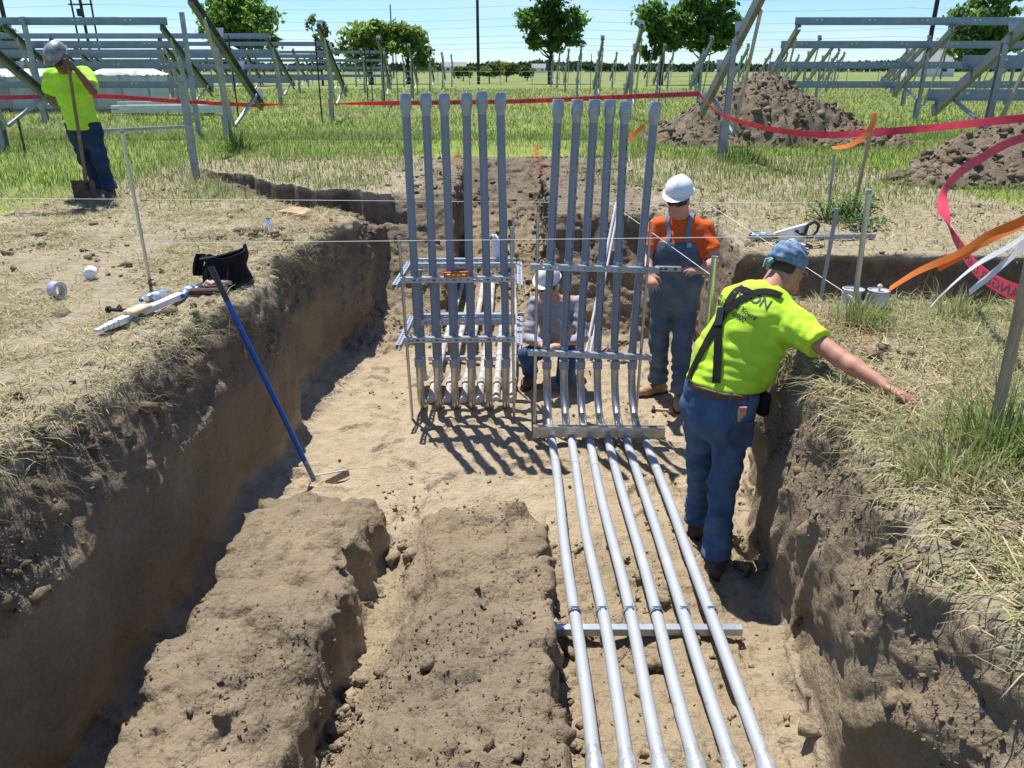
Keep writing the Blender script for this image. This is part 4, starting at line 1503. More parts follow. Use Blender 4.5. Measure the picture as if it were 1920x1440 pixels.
def bar(label, a, b, web, group, **k):
    m_ = MB()
    strut_bar(m_, a, b, web, **k)
    t = m_.build('strut_channel', STRUT)
    return tag(t, label, 'steel strut', group)

def bell(m_, x, y, z, dx):
    m_.lathe([(PR, 0), (PR + .001, .025), (PR + .0105, .055), (PR + .0105, .145), (PR + .008, .149), (PR - .004, .149), (PR - .004, .08), (0, .08)], (x, y, z), axis=(dx, 0, 1), n=18)

def arc(p0, p1, c, n=9):
    """quarter sweep from vertical at p0 to horizontal at p1 (ellipse about c)"""
    out = []
    for i in range(n + 1):
        a = math.pi / 2 * i / n
        out.append(Vector(c) + (Vector(p0) - Vector(c)) * math.cos(a) + (Vector(p1) - Vector(c)) * math.sin(a))
    return out

# --- right rack: six risers that sweep towards the camera
xb = [.270, .402, .530, .662, .798, .930]
xm = [.262, .398, .522, .655, .784, .925]
xt = [.312, .442, .560, .668, .772, .972]
zt = [1.215, 1.215, 1.215, 1.215, 1.205, 1.20]
bury = []
for i in range(6):
    t = thing('conduit_riser', '%s upright grey conduit from the left in the rack beside the kneeling man' % ORD[i], 'conduit', (xb[i], 5.6, -1.2), 'upright conduits, right rack')
    ptop = Vector((xt[i], 5.60, zt[i] - .15))
    pbot = Vector((xb[i], 5.60, -.70))
    pm = Vector((xm[i], 5.60, -.55))
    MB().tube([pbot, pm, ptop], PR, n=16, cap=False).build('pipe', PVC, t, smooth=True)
    m_ = MB(); bell(m_, ptop.x, 5.6, ptop.z, (xt[i] - xm[i]) / 1.7); m_.build('bell_end', BELL, t, smooth=True)
    MB().lathe([(PR + .001, -.07), (PR + .007, -.068), (PR + .007, -.002), (PR + .001, 0)], (xb[i], 5.60, -.675), n=18).build('coupling', COUP, t, smooth=True)
    c = Vector((xb[i] + .004, 5.29, -.76))
    pts = [Vector((xb[i], 5.6, -.735))] + arc(Vector((xb[i], 5.6, -.76)), Vector((xb[i] + .01, 5.30, -1.085)), Vector((xb[i], 5.30, -.76)), 10)
    pts.append(Vector((xb[i] + .012, 5.20, -1.10)))
    MB().tube(pts, PR * .985, n=16).build('elbow', ELBOW, t, smooth=True)
    MB().tube([(xb[i] + .012, 5.25, -1.092), (xb[i] + .014, 5.16, -1.104)], PR + .006, n=16).build('collar', PVC_SUN, t, smooth=True)
    for zz in (.06 - .01 * i / 5, -.60 - .006 * i):
        x = xm[i] + (xt[i] - xm[i]) * (zz + .55) / 1.7
        MB().lathe([(PR + .0005, -.012), (PR + .003, -.012), (PR + .003, .012), (PR + .0005, .012)], (x, 5.60, zz + .036), n=14).build('strap', STRUT, t, smooth=True)
    # dashes of print down the pipe
    d_ = MB()
    z = -.45
    while z < .95:
        l = random.choice((.008, .012, .02, .03))
        if random.random() < .7:
            for s in (.0,):
                x = xm[i] + (xt[i] - xm[i]) * (z + .55) / 1.7
                d_.box((x + PR * .62, 5.60 - PR * .80, z), (.005, .003, l), Matrix.Rotation(.66, 3, 'Z'))
        z += l + random.uniform(.006, .03)
    d_.build('print', INK, t)['kind'] = 'stuff'
GB = 'strut channels of the right rack'
bar('upper slotted strut across the right-hand conduits, level held at its end', (.136, 5.545, .072), (1.072, 5.535, .048), (0, -1, 0), GB, slot=.012, sh=.010)
bar('lower slotted strut across the right-hand conduits', (.122, 5.545, -.592), (1.063, 5.535, -.628), (0, -1, 0), GB, slot=.012, sh=.010)
t = thing('double_strut', 'thick bright double strut lying across the conduit joints', 'steel strut', (.64, 5.12, -1.06))
for k, zz in enumerate((-1.028, -1.070)):
    m_ = MB()
    strut_bar(m_, (.156, 5.12, zz), (1.114, 5.10, zz), (0, -1, 0), slot=.006, sh=.003)
    m_.build('channel', ELBOW, t)
EMT = mat('thin_wall_tube', (.55, .56, .57), rough=.33, metal=.8, var=.12, vscale=8)
def tube_post(label, p0, p1, r_=.0115, group='thin steel posts of the racks'):
    t = thing('steel_post', label, 'post', p0, group)
    MB().tube([p0, p1], r_, n=12, cap=False).build('tube', EMT, t, smooth=True)
    d = (Vector(p1) - Vector(p0)).normalized()
    MB().lathe([(r_ * .8, -.03), (r_ * .8, .0), (r_ * 1.02, .001), (r_ * 1.02, -.004)], p1, axis=d, n=12).build('end_rim', GALV_DULL, t)
tube_post('thin steel post at the left end of the right rack', (.178, 5.60, -1.25), (.186, 5.60, .447))
tube_post('thin steel post at the right end of the right rack, before the man in overalls', (.985, 5.60, -1.25), (1.0, 5.60, .39))
tube_post('bright round steel post between the two standing men', (1.115, 4.24, -1.25), (1.125, 4.24, .44), r_=.018)

# --- six conduits lying towards the camera
for i in range(6):
    x0 = .290 + .1385 * i
    x1 = .322 + .1345 * i
    t = thing('conduit_run', '%s of six long conduits lying on the trench floor, counted from the left' % ORD[i], 'conduit', (x0, 5.1, -1.12), 'conduits lying towards the camera')
    pts = []
    for k in range(15):
        u = k / 14
        y = 5.14 - u * 2.86
        pts.append((x0 + (x1 - x0) * u + .006 * math.sin(u * 9 + i), y, -1.112 - .02 * u + .022 * math.exp(-((y - 3.1) / .5) ** 2) + .006 * math.sin(u * 7 + i * 2)))
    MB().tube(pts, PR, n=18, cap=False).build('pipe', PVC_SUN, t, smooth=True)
    e = Vector(pts[-1])
    MB().tube([e + Vector((0, .05, 0)), e + Vector((0, .02, 0)), e + Vector((0, -.02, 0)), e + Vector((0, -.14, -.002))], [PR + .0005, PR + .0015, PR + .009, PR + .009], n=18, cap=False).build('bell_end', TAPE, t, smooth=True)
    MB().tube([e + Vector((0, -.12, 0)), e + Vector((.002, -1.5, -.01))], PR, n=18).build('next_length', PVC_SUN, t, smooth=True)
    yk = 3.14
    xk = x0 + (x1 - x0) * (5.14 - yk) / 2.86
    zk = -1.112 - .02 * .7 + .022
    c = MB()
    c.lathe([(PR + .0008, -.011), (PR + .003, -.011), (PR + .003, .011), (PR + .0008, .011)], (xk, yk, zk), axis=(0, 1, 0), n=18)
    for s in (-1, 1):
        c.box((xk + s * .012, yk, zk + PR + .008), (.003, .024, .024), Matrix.Rotation(s * .25, 3, 'Y'))
    c.tube([(xk - .022, yk, zk + PR + .009), (xk + .022, yk, zk + PR + .009)], .0035, n=6)
    c.build('clamp', STRUT, t)
bar('strut channel under the lying conduits at the clamps', (.215, 3.085, -1.165), (1.135, 3.085, -1.165), (0, -1, 0), 'struts bedded in the pit floor', slot=.004, sh=.003)

# --- left rack: six risers that sweep away
xl_ = [-.732, -.594, -.457, -.323, -.185, -.049]
xl_t = [-.738, -.598, -.470, -.316, -.208, -.080]
for i in range(6):
    t = thing('conduit_riser', '%s tall grey conduit from the left in the left rack, front row' % ORD[i], 'conduit', (xl_[i], 5.72, -1.2), 'upright conduits, left rack')
    zt_ = 1.09 + (.015, .018, .016, .02, .03, .022)[i]
    MB().tube([(xl_[i], 5.72, -.76), (xl_[i], 5.72, -.5), (xl_t[i], 5.70, zt_)], PR, n=16, cap=False).build('pipe', PVC, t, smooth=True)
    m_ = MB(); bell(m_, xl_t[i], 5.70, zt_ - .005, 0); m_.build('bell_end', BELL, t, smooth=True)
    MB().lathe([(PR + .001, -.075), (PR + .007, -.072), (PR + .007, -.004), (PR + .001, 0)], (xl_[i], 5.72, -.70), n=18).build('coupling', COUP, t, smooth=True)
    pts = [Vector((xl_[i], 5.72, -.765))] + arc(Vector((xl_[i], 5.72, -1.0)), Vector((xl_[i], 5.93, -1.175)), Vector((xl_[i], 5.93, -1.0)), 8)
    MB().tube(pts, PR * .985, n=16).build('elbow', ELBOW, t, smooth=True)
    for zz in (-.03, -.50):
        MB().lathe([(PR + .0005, -.010), (PR + .003, -.010), (PR + .003, .010), (PR + .0005, .010)], (xl_[i], 5.72, zz), n=14).box((xl_[i], 5.72 - PR - .008, zz), (.016, .016, .016)).build('strap', STRUT, t)
for i, (x, zt_) in enumerate([(-.762, -.10), (-.622, -.2), (-.477, -.12), (-.337, -.2)]):
    t = thing('conduit_riser', '%s of four shorter conduits, back row of the left rack, from the left' % ORD[i], 'conduit', (x, 6.16, -1.2), 'short conduits, left rack')
    MB().tube([(x, 6.16, -.9), (x, 6.16, zt_)], PR, n=14).build('pipe', PVC, t, smooth=True)
    pts = arc(Vector((x, 6.16, -.9)), Vector((x, 6.40, -1.12)), Vector((x, 6.40, -.9)), 7)
    MB().tube(pts, PR * 1.03, n=14).build('elbow', PVC_SUN, t, smooth=True)
for i in range(6):
    x = xl_[i] + .055
    t = thing('conduit_run', '%s pale muddy conduit from the left running away behind the left rack' % ORD[i], 'conduit', (x, 6.2, -1.13), 'conduits running away into the narrow trench')
    MB().tube([(x - .005, 5.96, -1.165), (x, 6.3, -1.135), (x + .01, 7.0, -1.11), (x + .03, 8.2, -1.09), (x * .9 - .0, 10.4, -1.10)], PR * 1.02, n=14).build('pipe', MUDDY, t, smooth=True)
    for yk in (6.28, 7.3):
        MB().tube([(x + .001, yk - .06, -1.13 + .012 * (yk - 6.3)), (x + .003, yk + .06, -1.128 + .012 * (yk - 6.3))], PR + .008, n=14).build('coupling', MUDDY, t, smooth=True)
GL = 'strut channels of the left rack'
for lv, zz, nm in ((0, -.055, 'upper'), (1, -.527, 'lower')):
    dx = .0 if lv == 0 else .005
    bar('%s slotted strut across the front of the left rack' % nm, (-.832 + dx, 5.655, zz), (.020 + dx, 5.655, zz + .008), (0, -1, 0), GL)
    bar('%s strut across the middle of the left rack' % nm, (-.80, 6.085, zz + .006), (.03, 6.085, zz + .010), (0, -1, 0), GL)
    bar('%s strut across the back of the left rack' % nm, (-.80, 6.245, zz + .006), (.03, 6.245, zz + .010), (0, -1, 0), GL)
    bar('%s side strut at the left end of the left rack' % nm, (-.872, 5.60, zz - .042), (-.852, 6.32, zz - .036), (0, 0, 1), GL)
    bar('%s side strut at the right end of the left rack' % nm, (.058, 5.60, zz - .042), (.062, 6.32, zz - .036), (0, 0, 1), GL)
tube_post('thin steel post at the front left corner of the left rack', (-.805, 5.685, -1.25), (-.835, 5.70, .26))
tube_post('thin steel post at the front right corner of the left rack', (.018, 5.685, -1.25), (-.005, 5.70, .33))
tube_post('thin steel post at the back left corner of the left rack', (-.80, 6.30, -1.25), (-.80, 6.30, .22))
tube_post('thin steel post at the back right corner of the left rack', (.012, 6.30, -1.25), (.010, 6.30, .30))
for i, (y, zz) in enumerate([(6.95, -1.155), (8.3, -1.13)]):
    bar(['nearer', 'farther'][i] + ' strut bedded under the conduits that run away', (-.80, y, zz), (.14, y, zz), (0, -1, 0), 'struts bedded in the pit floor', slot=.004, sh=.003)
# ------------------------------------------------------------------ text as mesh
def text_tris(txt, size=1.0, bold=0.0):
    cu = bpy.data.curves.new('lettering', 'FONT')
    cu.body = txt
    cu.size = size
    cu.resolution_u = 3
    cu.offset = bold
    ob = bpy.data.objects.new('lettering', cu)
    COL.objects.link(ob)
    dg = bpy.context.evaluated_depsgraph_get()
    dg.update()
    ev = ob.evaluated_get(dg)
    me = ev.to_mesh()
    vs_ = [v.co.copy() for v in me.vertices]
    fs_ = [tuple(p.vertices) for p in me.polygons]
    ev.to_mesh_clear()
    bpy.data.objects.remove(ob)
    bpy.data.curves.remove(cu)
    return vs_, fs_

WOOD = mat('lath_wood', (.36, .27, .18), rough=.85, var=.22, vscale=10, stretch=(6, 6, 1))
WHITE = mat('white_plastic', (.80, .80, .79), rough=.35, var=.03)
BLACK = mat('black_cloth', (.012, .012, .014), rough=.85, bump=.4, bscale=220, spec=.2)
BLACKP = mat('black_plastic', (.02, .02, .022), rough=.4)
CLEAR = mat('clear_plastic', (.86, .92, .95), rough=.12, trans=.85, spec=.5)
BLUEP = mat('blue_plastic', (.03, .13, .55), rough=.4)
STRING = mat('mason_string', (.85, .85, .80), rough=.9)

specks(WHITE, (.45, .40, .33), 18, .60, .74, .5); specks(BLACK, (.06, .055, .045), 9, .55, .75, .6)
# ------------------------------------------------------------------ stakes, rods and strings
stake('survey_rod', 'straight steel rod on the left bank that holds the near string', 'rod', -2.64, 5.51, 1.02, .0115, EMT, lean=(-.01, 0), cap=GALV_DULL, n=10, group='rods round the pit')
t = stake('survey_rod', 'steel rod beside the two cans with string tied to it', 'rod', 2.10, 4.56, .72, .016, EMT, lean=(-.035, 0), cap=GALV_DULL, n=10, group='rods round the pit')
stake('survey_rod', 'grey strut stake standing in the side trench behind the cans', 'rod', 2.06, 5.04, 1.18, .014, GALV_DULL, lean=(.02, -.03), z0=-.60, n=4, group='rods round the pit')
stake('survey_rod', 'short steel rod left of the lath stake with orange ribbon', 'rod', 3.33, 8.22, .62, .014, GALV_DULL, lean=(-.03, 0), n=6, group='rods round the pit')
def lath(label, x, y, h, w, d, lean, rz=0.3):
    z0 = tz(x, y)
    t = thing('lath_stake', label, 'wooden stake', (x, y, z0), 'wooden stakes')
    rot = Matrix.Rotation(rz, 3, 'Z')
    e = [rot @ Vector((sx * w / 2, sy * d / 2, 0)) for sx, sy in ((-1, -1), (1, -1), (1, 1), (-1, 1))]
    a = Vector((x, y, z0 - .15)); b = Vector((x + lean[0], y + lean[1], z0 + h))
    MB().add([a + q for q in e] + [b + q for q in e], [(0, 1, 5, 4), (1, 2, 6, 5), (2, 3, 7, 6), (3, 0, 4, 7), (4, 5, 6, 7), (3, 2, 1, 0)]).build('shaft', WOOD, t)
    return t
t1 = lath('wooden lath stake with orange ribbon near the leafy weed', 3.55, 8.16, 1.02, .038, .012, (.05, -.04))
MB().box((3.60, 8.12, tz(3.55, 8.16) + 1.0), (.042, .016, .05)).build('painted_tip', mat('orange_paint', (.85, .20, .05), rough=.6), t1)
lath('wooden stake close by at the right edge of the picture', 1.90, 2.745, .96, .050, .022, (-.02, .03), .5)

def string(label, pts, r_=.0022):
    return tag(MB().tube(pts, r_, n=5).build('string_line', STRING), label, 'string', 'white mason strings')
string('white string stretched across the pit behind the conduits', [(-6.6, 8.3, .15), (-2, 8.3, .125), (1.0, 8.29, .10), (3.33, 8.22, .115)], .0030)
string('white string stretched across the pit just behind the racks', [(-2.645, 5.51, .25), (0, 5.27, .325), (2.07, 5.02, .40)], .0024)
string('white string slanting from the bright post past the bib of the overalls', [(1.125, 4.22, .33), (1.06, 6.4, .22), (1.02, 8.29, .105)], .0016)
string('white string slanting from the rod by the cans behind the bandana', [(2.078, 4.545, .115), (2.03, 8.29, .115)], .0017)

# ------------------------------------------------------------------ barrier tape and ribbons
RED = mat('red_tape', (.78, .085, .14), spec=.25, rough=.5, var=.12, vscale=5, bump=.3, bscale=14)
let_through(RED, .35)
def smooth_path(pts, n):
    P = np.array(pts, dtype=float)
    seg = np.linalg.norm(np.diff(P, axis=0), axis=1); cum = np.concatenate([[0], np.cumsum(seg)])
    q = []
    for t in np.linspace(0, cum[-1], n):
        i = min(max(np.searchsorted(cum, t) - 1, 0), len(P) - 2)
        u = (t - cum[i]) / (cum[i + 1] - cum[i])
        p0 = P[max(i - 1, 0)]; p1 = P[i]; p2 = P[i + 1]; p3 = P[min(i + 2, len(P) - 1)]
        q.append(.5 * ((2 * p1) + (-p0 + p2) * u + (2 * p0 - 5 * p1 + 4 * p2 - p3) * u * u + (-p0 + 3 * p1 - 3 * p2 + p3) * u ** 3))
    return [Vector(x) for x in q]
def ribbon(name, label, cat, pts, m, w, twist, n=60, group=None, text=None, tw0=0.0):
    P = smooth_path(pts, n)
    W = []
    for i, p in enumerate(P):
        tg = (P[min(i + 1, n - 1)] - P[max(i - 1, 0)]).normalized()
        s, u, d = frame(tg)
        a = twist(i / (n - 1))
        W.append(u * math.cos(a) + s * math.sin(a))
    t = thing(name, label, cat, P[0], group)
    MB().strip(P, W, w).build('tape', m, t, smooth=30)
    if text:
        txt, size, u0, u1, flip = text
        vs_, fs_ = text_tris(txt, 1.0)
        xs_ = [v.x for v in vs_]; ys_ = [v.y for v in vs_]
        x0, x1 = min(xs_), max(xs_); y0, y1 = min(ys_), max(ys_)
        out = []
        for v in vs_:
            f_ = (v.x - x0) / (x1 - x0)
            if flip: f_ = 1 - f_
            u = (u0 + (u1 - u0) * f_) * (n - 1)
            i = int(min(max(u, 0), n - 2)); fr = u - i
            p = P[i].lerp(P[i + 1], fr); wd = W[i].lerp(W[i + 1], fr).normalized()
            tg = (P[i + 1] - P[i]).normalized()
            nn = tg.cross(wd).normalized()
            out.append((p + wd * ((v.y - y0) / (y1 - y0) - .5) * w * size, nn))
        vv = []
        for sgn in (1, -1):
            vv += [q[0] + q[1] * sgn * .0022 for q in out]
        k = len(out)
        MB().add(vv, fs_ + [tuple(i + k for i in f_[::-1]) for f_ in fs_]).build('lettering', INK, t)['kind'] = 'stuff'
    return t
GT = 'red barrier tape'
ribbon('barrier_tape', 'red barrier tape behind the shoveller, left of the aisle', 'tape', [(-16.0, 17.6, .88), (-11.5, 17.1, .86), (-8.6, 17.0, .90), (-7, 17.1, .80), (-5.25, 17.35, .70)], RED, .085, lambda u: .35 * math.sin(u * 9), group=GT, n=70, text=('DANGER  DANGER  DANGER', .55, .72, .98, False))
ribbon('barrier_tape', 'red barrier tape stretched across the aisle behind the conduits', 'tape', [(-5.25, 17.35, .72), (-3, 17.1, .755), (0, 16.5, .815), (2, 15.7, .92), (3.4, 15.0, 1.0)], RED, .085, lambda u: 1.35 * math.exp(-((u - .12) / .14) ** 2) + .2 * math.sin(u * 11), group=GT, n=70, text=('DANGER  DANGER  DANGER  DANGER', .55, .35, .95, False))
ribbon('barrier_tape', 'red barrier tape sagging in front of the big soil heap', 'tape', [(3.4, 15.0, 1.0), (3.37, 13.2, .74), (3.78, 12.0, .60), (4.2, 11.0, .585), (4.5, 10.0, .69), (4.93, 9.6, .765), (5.4, 8.4, .95), (6.6, 7.6, 1.1)], RED, .085, lambda u: .2 + .4 * math.sin(u * 7), group=GT, n=80)
ribbon('barrier_tape', 'loose red tape with black lettering curling down over the right bank', 'tape', [(6.2, 8.6, .88), (5.06, 8.0, .78), (4.22, 7.2, .67), (3.62, 6.5, .585), (3.29, 6.0, .50), (3.07, 5.5, .41), (2.94, 5.0, .31), (2.70, 4.4, .325), (2.52, 3.9, .37), (2.36, 3.45, .44), (2.25, 3.1, .52)], RED, .080,
       lambda u: .2 + .2 * math.sin(u * 6) + 1.5 * math.exp(-((u - .60) / .05) ** 2), group=GT, n=110, text=('DANGER DANGER', .62, .66, .96, True))
ORNG = mat('orange_ribbon', (.95, .30, .06), rough=.4, var=.10, vscale=6)
WRIB = mat('white_ribbon', (.82, .82, .84), rough=.4, var=.06)
let_through(ORNG, .4); let_through(WRIB, .3)
GR = 'survey ribbons on the near stake'
ribbon('survey_ribbon', 'broad orange ribbon blowing left from the near wooden stake', 'ribbon', [(1.905, 2.76, .97), (1.912, 2.92, .875), (1.90, 3.08, .79), (1.87, 3.2, .69), (1.80, 3.36, .575), (1.755, 3.5, .455)], ORNG, .032, lambda u: -.5 + 1.1 * u, group=GR, n=30)
ribbon('survey_ribbon', 'second orange ribbon lying along the broad one on the near stake', 'ribbon', [(1.905, 2.755, .95), (1.915, 2.92, .855), (1.90, 3.08, .765), (1.875, 3.2, .675), (1.85, 3.3, .60)], ORNG, .026, lambda u: .6 - .9 * u, group=GR, n=26)
ribbon('survey_ribbon', 'long white ribbon hanging left from the near wooden stake', 'ribbon', [(1.905, 2.75, .94), (1.90, 2.9, .80), (1.865, 3.05, .68), (1.86, 3.2, .545), (1.853, 3.3, .43)], WRIB, .026, lambda u: .2 + .5 * u, group=GR, n=26)
ribbon('survey_ribbon', 'shorter white ribbon at the right on the near wooden stake', 'ribbon', [(1.91, 2.75, .925), (1.90, 2.85, .80), (1.89, 2.98, .66), (1.875, 3.08, .555)], WRIB, .030, lambda u: -.1 + .4 * u, group=GR, n=24)
ribbon('survey_ribbon', 'orange and white ribbon on the lath stake by the weeds', 'ribbon', [(3.60, 8.10, 1.0), (3.56, 8.05, .90), (3.46, 7.98, .78), (3.30, 7.92, .71), (3.14, 7.9, .69)], ORNG, .05, lambda u: .4 + .7 * u, n=24)
ribbon('survey_ribbon', 'small orange and white ribbon behind the right rack', 'ribbon', [(2.02, 12.4, .62), (1.85, 12.3, .5), (1.7, 12.2, .36)], ORNG, .06, lambda u: .3 + .7 * u, n=14)

# ------------------------------------------------------------------ things on the left bank
def g(x, y): return tz(x, y)
x, y = -3.024, 5.0
t = thing('duct_tape_roll', 'silver roll of duct tape standing on its edge on the straw', 'tape roll', (x, y, g(x, y)))
ax = Vector((.93, -.35, 0)).normalized(); c = Vector((x, y, g(x, y) + .056)) - ax * .03
MB().lathe([(.036, 0), (.056, 0), (.056, .055), (.036, .055), (.036, 0)], c, axis=ax, n=28).build('tape', mat('duct_tape', (.48, .52, .60), rough=.4, metal=.3, var=.06), t, smooth=30)
MB().lathe([(.034, -.001), (.0355, -.001), (.0355, .056), (.034, .056), (.034, -.001)], c, axis=ax, n=28).build('core', mat('cardboard', (.5, .45, .40), rough=.9), t, smooth=30)
x, y = -3.06, 5.50
t = thing('foam_cup', 'white rounded plastic jug lying on the straw near the tape roll', 'plastic jug', (x, y, g(x, y)))
MB().lathe([(0, 0), (.012, .0), (.014, .006), (.030, .004), (.040, .010), (.043, .022), (.043, .085), (.040, .098), (.022, .108), (.018, .12), (.0, .121)], Vector((x + .02, y - .05, g(x, y) + .044)), axis=(-.30, .92, .05), n=24).build('body', WHITE, t, smooth=50)
MB().lathe([(0, .0), (.012, .0), (.012, .018), (0, .018)], Vector((x + .02, y - .05, g(x, y) + .044)) + Vector((-.30, .92, .05)).normalized() * .119, axis=(-.30, .92, .05), n=14).build('cap', WHITE, t, smooth=40)

def bottle(label, x, y, ax, L_=.20, r_=.032, lab=True, standing=False):
    z = g(x, y)
    t = thing('water_bottle', label, 'bottle', (x, y, z), 'empty water bottles')
    d = Vector(ax).normalized()
    c = Vector((x, y, z + (.002 if standing else r_))) - (Vector((0, 0, 0)) if standing else d * L_ / 2)
    s = L_ / .20
    MB().lathe([(0, .004 * s), (r_ * .8, 0), (r_, .012 * s), (r_, .05 * s), (r_ * .94, .06 * s), (r_, .07 * s), (r_, .125 * s), (r_ * .85, .15 * s), (r_ * .45, .178 * s), (r_ * .36, .182 * s), (r_ * .36, .19 * s), (0, .19 * s)], c, axis=d, n=20).build('body', CLEAR, t, smooth=40)
    MB().lathe([(0, .188 * s), (r_ * .44, .188 * s), (r_ * .44, .206 * s), (0, .207 * s)], c, axis=d, n=14).build('cap', BLUEP, t, smooth=40)
    if lab:
        MB().lathe([(r_ * 1.01, .072 * s), (r_ * 1.02, .075 * s), (r_ * 1.02, .118 * s), (r_ * 1.01, .12 * s)], c, axis=d, n=20).build('label_wrap', mat('bottle_label', (.15, .38, .75), col2=(.75, .85, .92), rough=.4, vscale=14), t, smooth=40)
bottle('clear water bottle with blue label behind the white staff', -2.40, 5.03, (-.55, -.83, 0))
bottle('clear water bottle with blue cap pointing at the camera before the black bag', -2.185, 5.06, (.05, -1, 0))
bottle('clear bottle standing alone beyond the black bag on the left bank', -2.227, 7.10, (0, 0, 1), L_=.14, r_=.036, lab=False, standing=True)
bottle('clear bottle lying beside the upturned hard hat', 2.26, 6.97, (1, .2, 0), lab=True)

t = thing('level_staff', 'white telescopic levelling staff lying on the straw towards the black bag', 'levelling staff', (-2.38, 4.2, .02))
a = Vector((-2.383, 4.21, g(-2.383, 4.21) + .03)); b = Vector((-2.125, 5.36, g(-2.125, 5.36) + .045))
d = (b - a).normalized()
MB().beam(a + d * .17, b, [(-.026, -.018), (.026, -.018), (.026, .018), (-.026, .018)]).build('main_tube', mat('staff_white', (.74, .77, .76), rough=.4, var=.05), t)
for i in range(4):
    w = .024 - .003 * i
    MB().beam(a + d * (.13 - .04 * i), a + d * (.175 - .04 * i), [(-w, -w * .7), (w, -w * .7), (w, w * .7), (-w, w * .7)]).build('section', mat('staff_white', (.74, .77, .76)), t)
    MB().beam(a + d * (.168 - .04 * i), a + d * (.176 - .04 * i), [(-w * 1.08, -w * .78), (w * 1.08, -w * .78), (w * 1.08, w * .78), (-w * 1.08, w * .78)]).build('collar', BLACKP, t)
MB().beam(a + d * .82, a + d * .85, [(-.028, -.02), (.028, -.02), (.028, .02), (-.028, .02)]).build('collar', BLACKP, t)
t = thing('level_receiver', 'tan box with black clamp fixed on the staff', 'laser receiver', tuple(a + d * .34))
s, u, dd = frame(d)
rot = Matrix((s, d, u)).transposed()
c = a + d * .36 + s * .012 + u * .030
MB().bbox(c, (.085, .17, .026), .008, rot).build('body', mat('tan_plastic', (.62, .47, .28), rough=.5), t)
MB().box(c + u * .014, (.060, .12, .002), rot).build('face_panel', mat('panel_label', (.70, .58, .22), col2=(.35, .40, .50), vscale=12), t)
MB().tube([c - s * .04 - d * .06 + u * .01, c - s * .14 - d * .07 + u * .01], .012, n=10).build('clamp_screw', BLACKP, t, smooth=40)
MB().lathe([(.0, 0), (.022, 0), (.022, .014), (0, .014)], c - s * .14 - d * .07 + u * .01, axis=-s, n=12).build('knob', BLACKP, t)
MB().tube([c - s * .06 - d * .06 + u * .02, c - s * .075 - d * .06 + u * .04, c - s * .09 - d * .06 + u * .02], .006, n=8).build('lever', BLACKP, t)

# black tool bag
def bag():
    cx, cy = -1.99, 5.27
    z0 = g(cx, cy)
    t = thing('tool_bag', 'open black cloth tool bag slumped at the pit edge', 'tool bag', (cx, cy, z0))
    n, m_ = 40, 14
    vs_, fs_ = [], []
    for j in range(m_):
        v = j / (m_ - 1)
        for i in range(n):
            a = 2 * math.pi * i / n
            ca, sa = math.cos(a), math.sin(a)
            e = 4.0
            r_ = (abs(ca) ** e + abs(sa) ** e) ** (-1 / e)
            wx = .155 - .015 * v; wy = .10 - .015 * v
            x = cx + wx * r_ * ca + .02 * v + .010 * math.sin(a * 3 + v * 5)
            y = cy + wy * r_ * sa + .010 * math.sin(a * 5 + v * 4)
            top = .205 + .06 * (ca * .5 + .5) + .02 * math.sin(a * 2 + 1)
            z = z0 + v * top * (1 + .03 * math.sin(5 * a)) - .01
            x += .012 * math.sin(v * 9 + a * 2)
            vs_.append((x, y, z))
    for j in range(m_ - 1):
        for i in range(n):
            i2 = (i + 1) % n
            fs_.append((j * n + i, j * n + i2, (j + 1) * n + i2, (j + 1) * n + i))
    k = len(vs_)
    for i in range(n):
        q = Vector(vs_[(m_ - 1) * n + i]); c = Vector((cx + .02, cy, q.z))
        vs_.append(tuple(c.lerp(q, .93)))
    for i in range(n):
        q = Vector(vs_[k + i]); c = Vector((cx + .02, cy, z0 + .06))
        w = c.lerp(Vector((q.x, q.y, z0 + .06)), .85)
        vs_.append(tuple(w))
    for i in range(n):
        i2 = (i + 1) % n
        fs_.append(((m_ - 1) * n + i, (m_ - 1) * n + i2, k + i2, k + i))
        fs_.append((k + i, k + i2, k + n + i2, k + n + i))
    fs_.append(tuple(k + n + i for i in range(n)))
    MB().add(vs_, fs_).build('body', BLACK, t, smooth=55)
    # folded flap with pocket on the left side
    f_ = MB()
    vs_, fs_ = [], []
    for i in range(9):
        for j in range(7):
            u, v = i / 8, j / 6
            vs_.append((cx - .155 - .05 * math.sin(u * 1.6) - .015 * math.sin(v * 6), cy - .07 + .13 * v + .02 * u, z0 + .235 - .16 * u - .03 * v))
    for i in range(8):
        for j in range(6):
            q = i * 7 + j
            fs_.append((q, q + 1, q + 8, q + 7))
    f_.add(vs_, fs_)
    o = f_.build('flap', BLACK, t, smooth=60)
    sm = o.modifiers.new('thick', 'SOLIDIFY'); sm.thickness = .012
    MB().tube([(cx - .13, cy - .085, z0 + .20), (cx - .05, cy - .105, z0 + .215), (cx + .06, cy - .10, z0 + .24), (cx + .15, cy - .08, z0 + .265)], .006, n=8).build('rim_piping', mat('bag_rim', (.05, .05, .055), rough=.6), t, smooth=True)
    MB().tube([(cx - .08, cy - .11, z0 + .15), (cx - .07, cy - .135, z0 + .07), (cx, cy - .14, z0 + .05), (cx + .06, cy - .13, z0 + .08), (cx + .07, cy - .105, z0 + .16)], .008, n=8).build('carry_strap', BLACK, t, smooth=True)
bag()
x, y = -2.03, 5.04
z = g(x, y)
t = thing('leather_sheath', 'dark brown leather sheath lying before the black bag', 'sheath', (x, y, z))
MB().bbox((x, y, z + .03), (.26, .05, .045), .015, Matrix.Rotation(.12, 3, 'Z')).build('body', mat('brown_leather', (.085, .035, .028), rough=.5, var=.3), t)
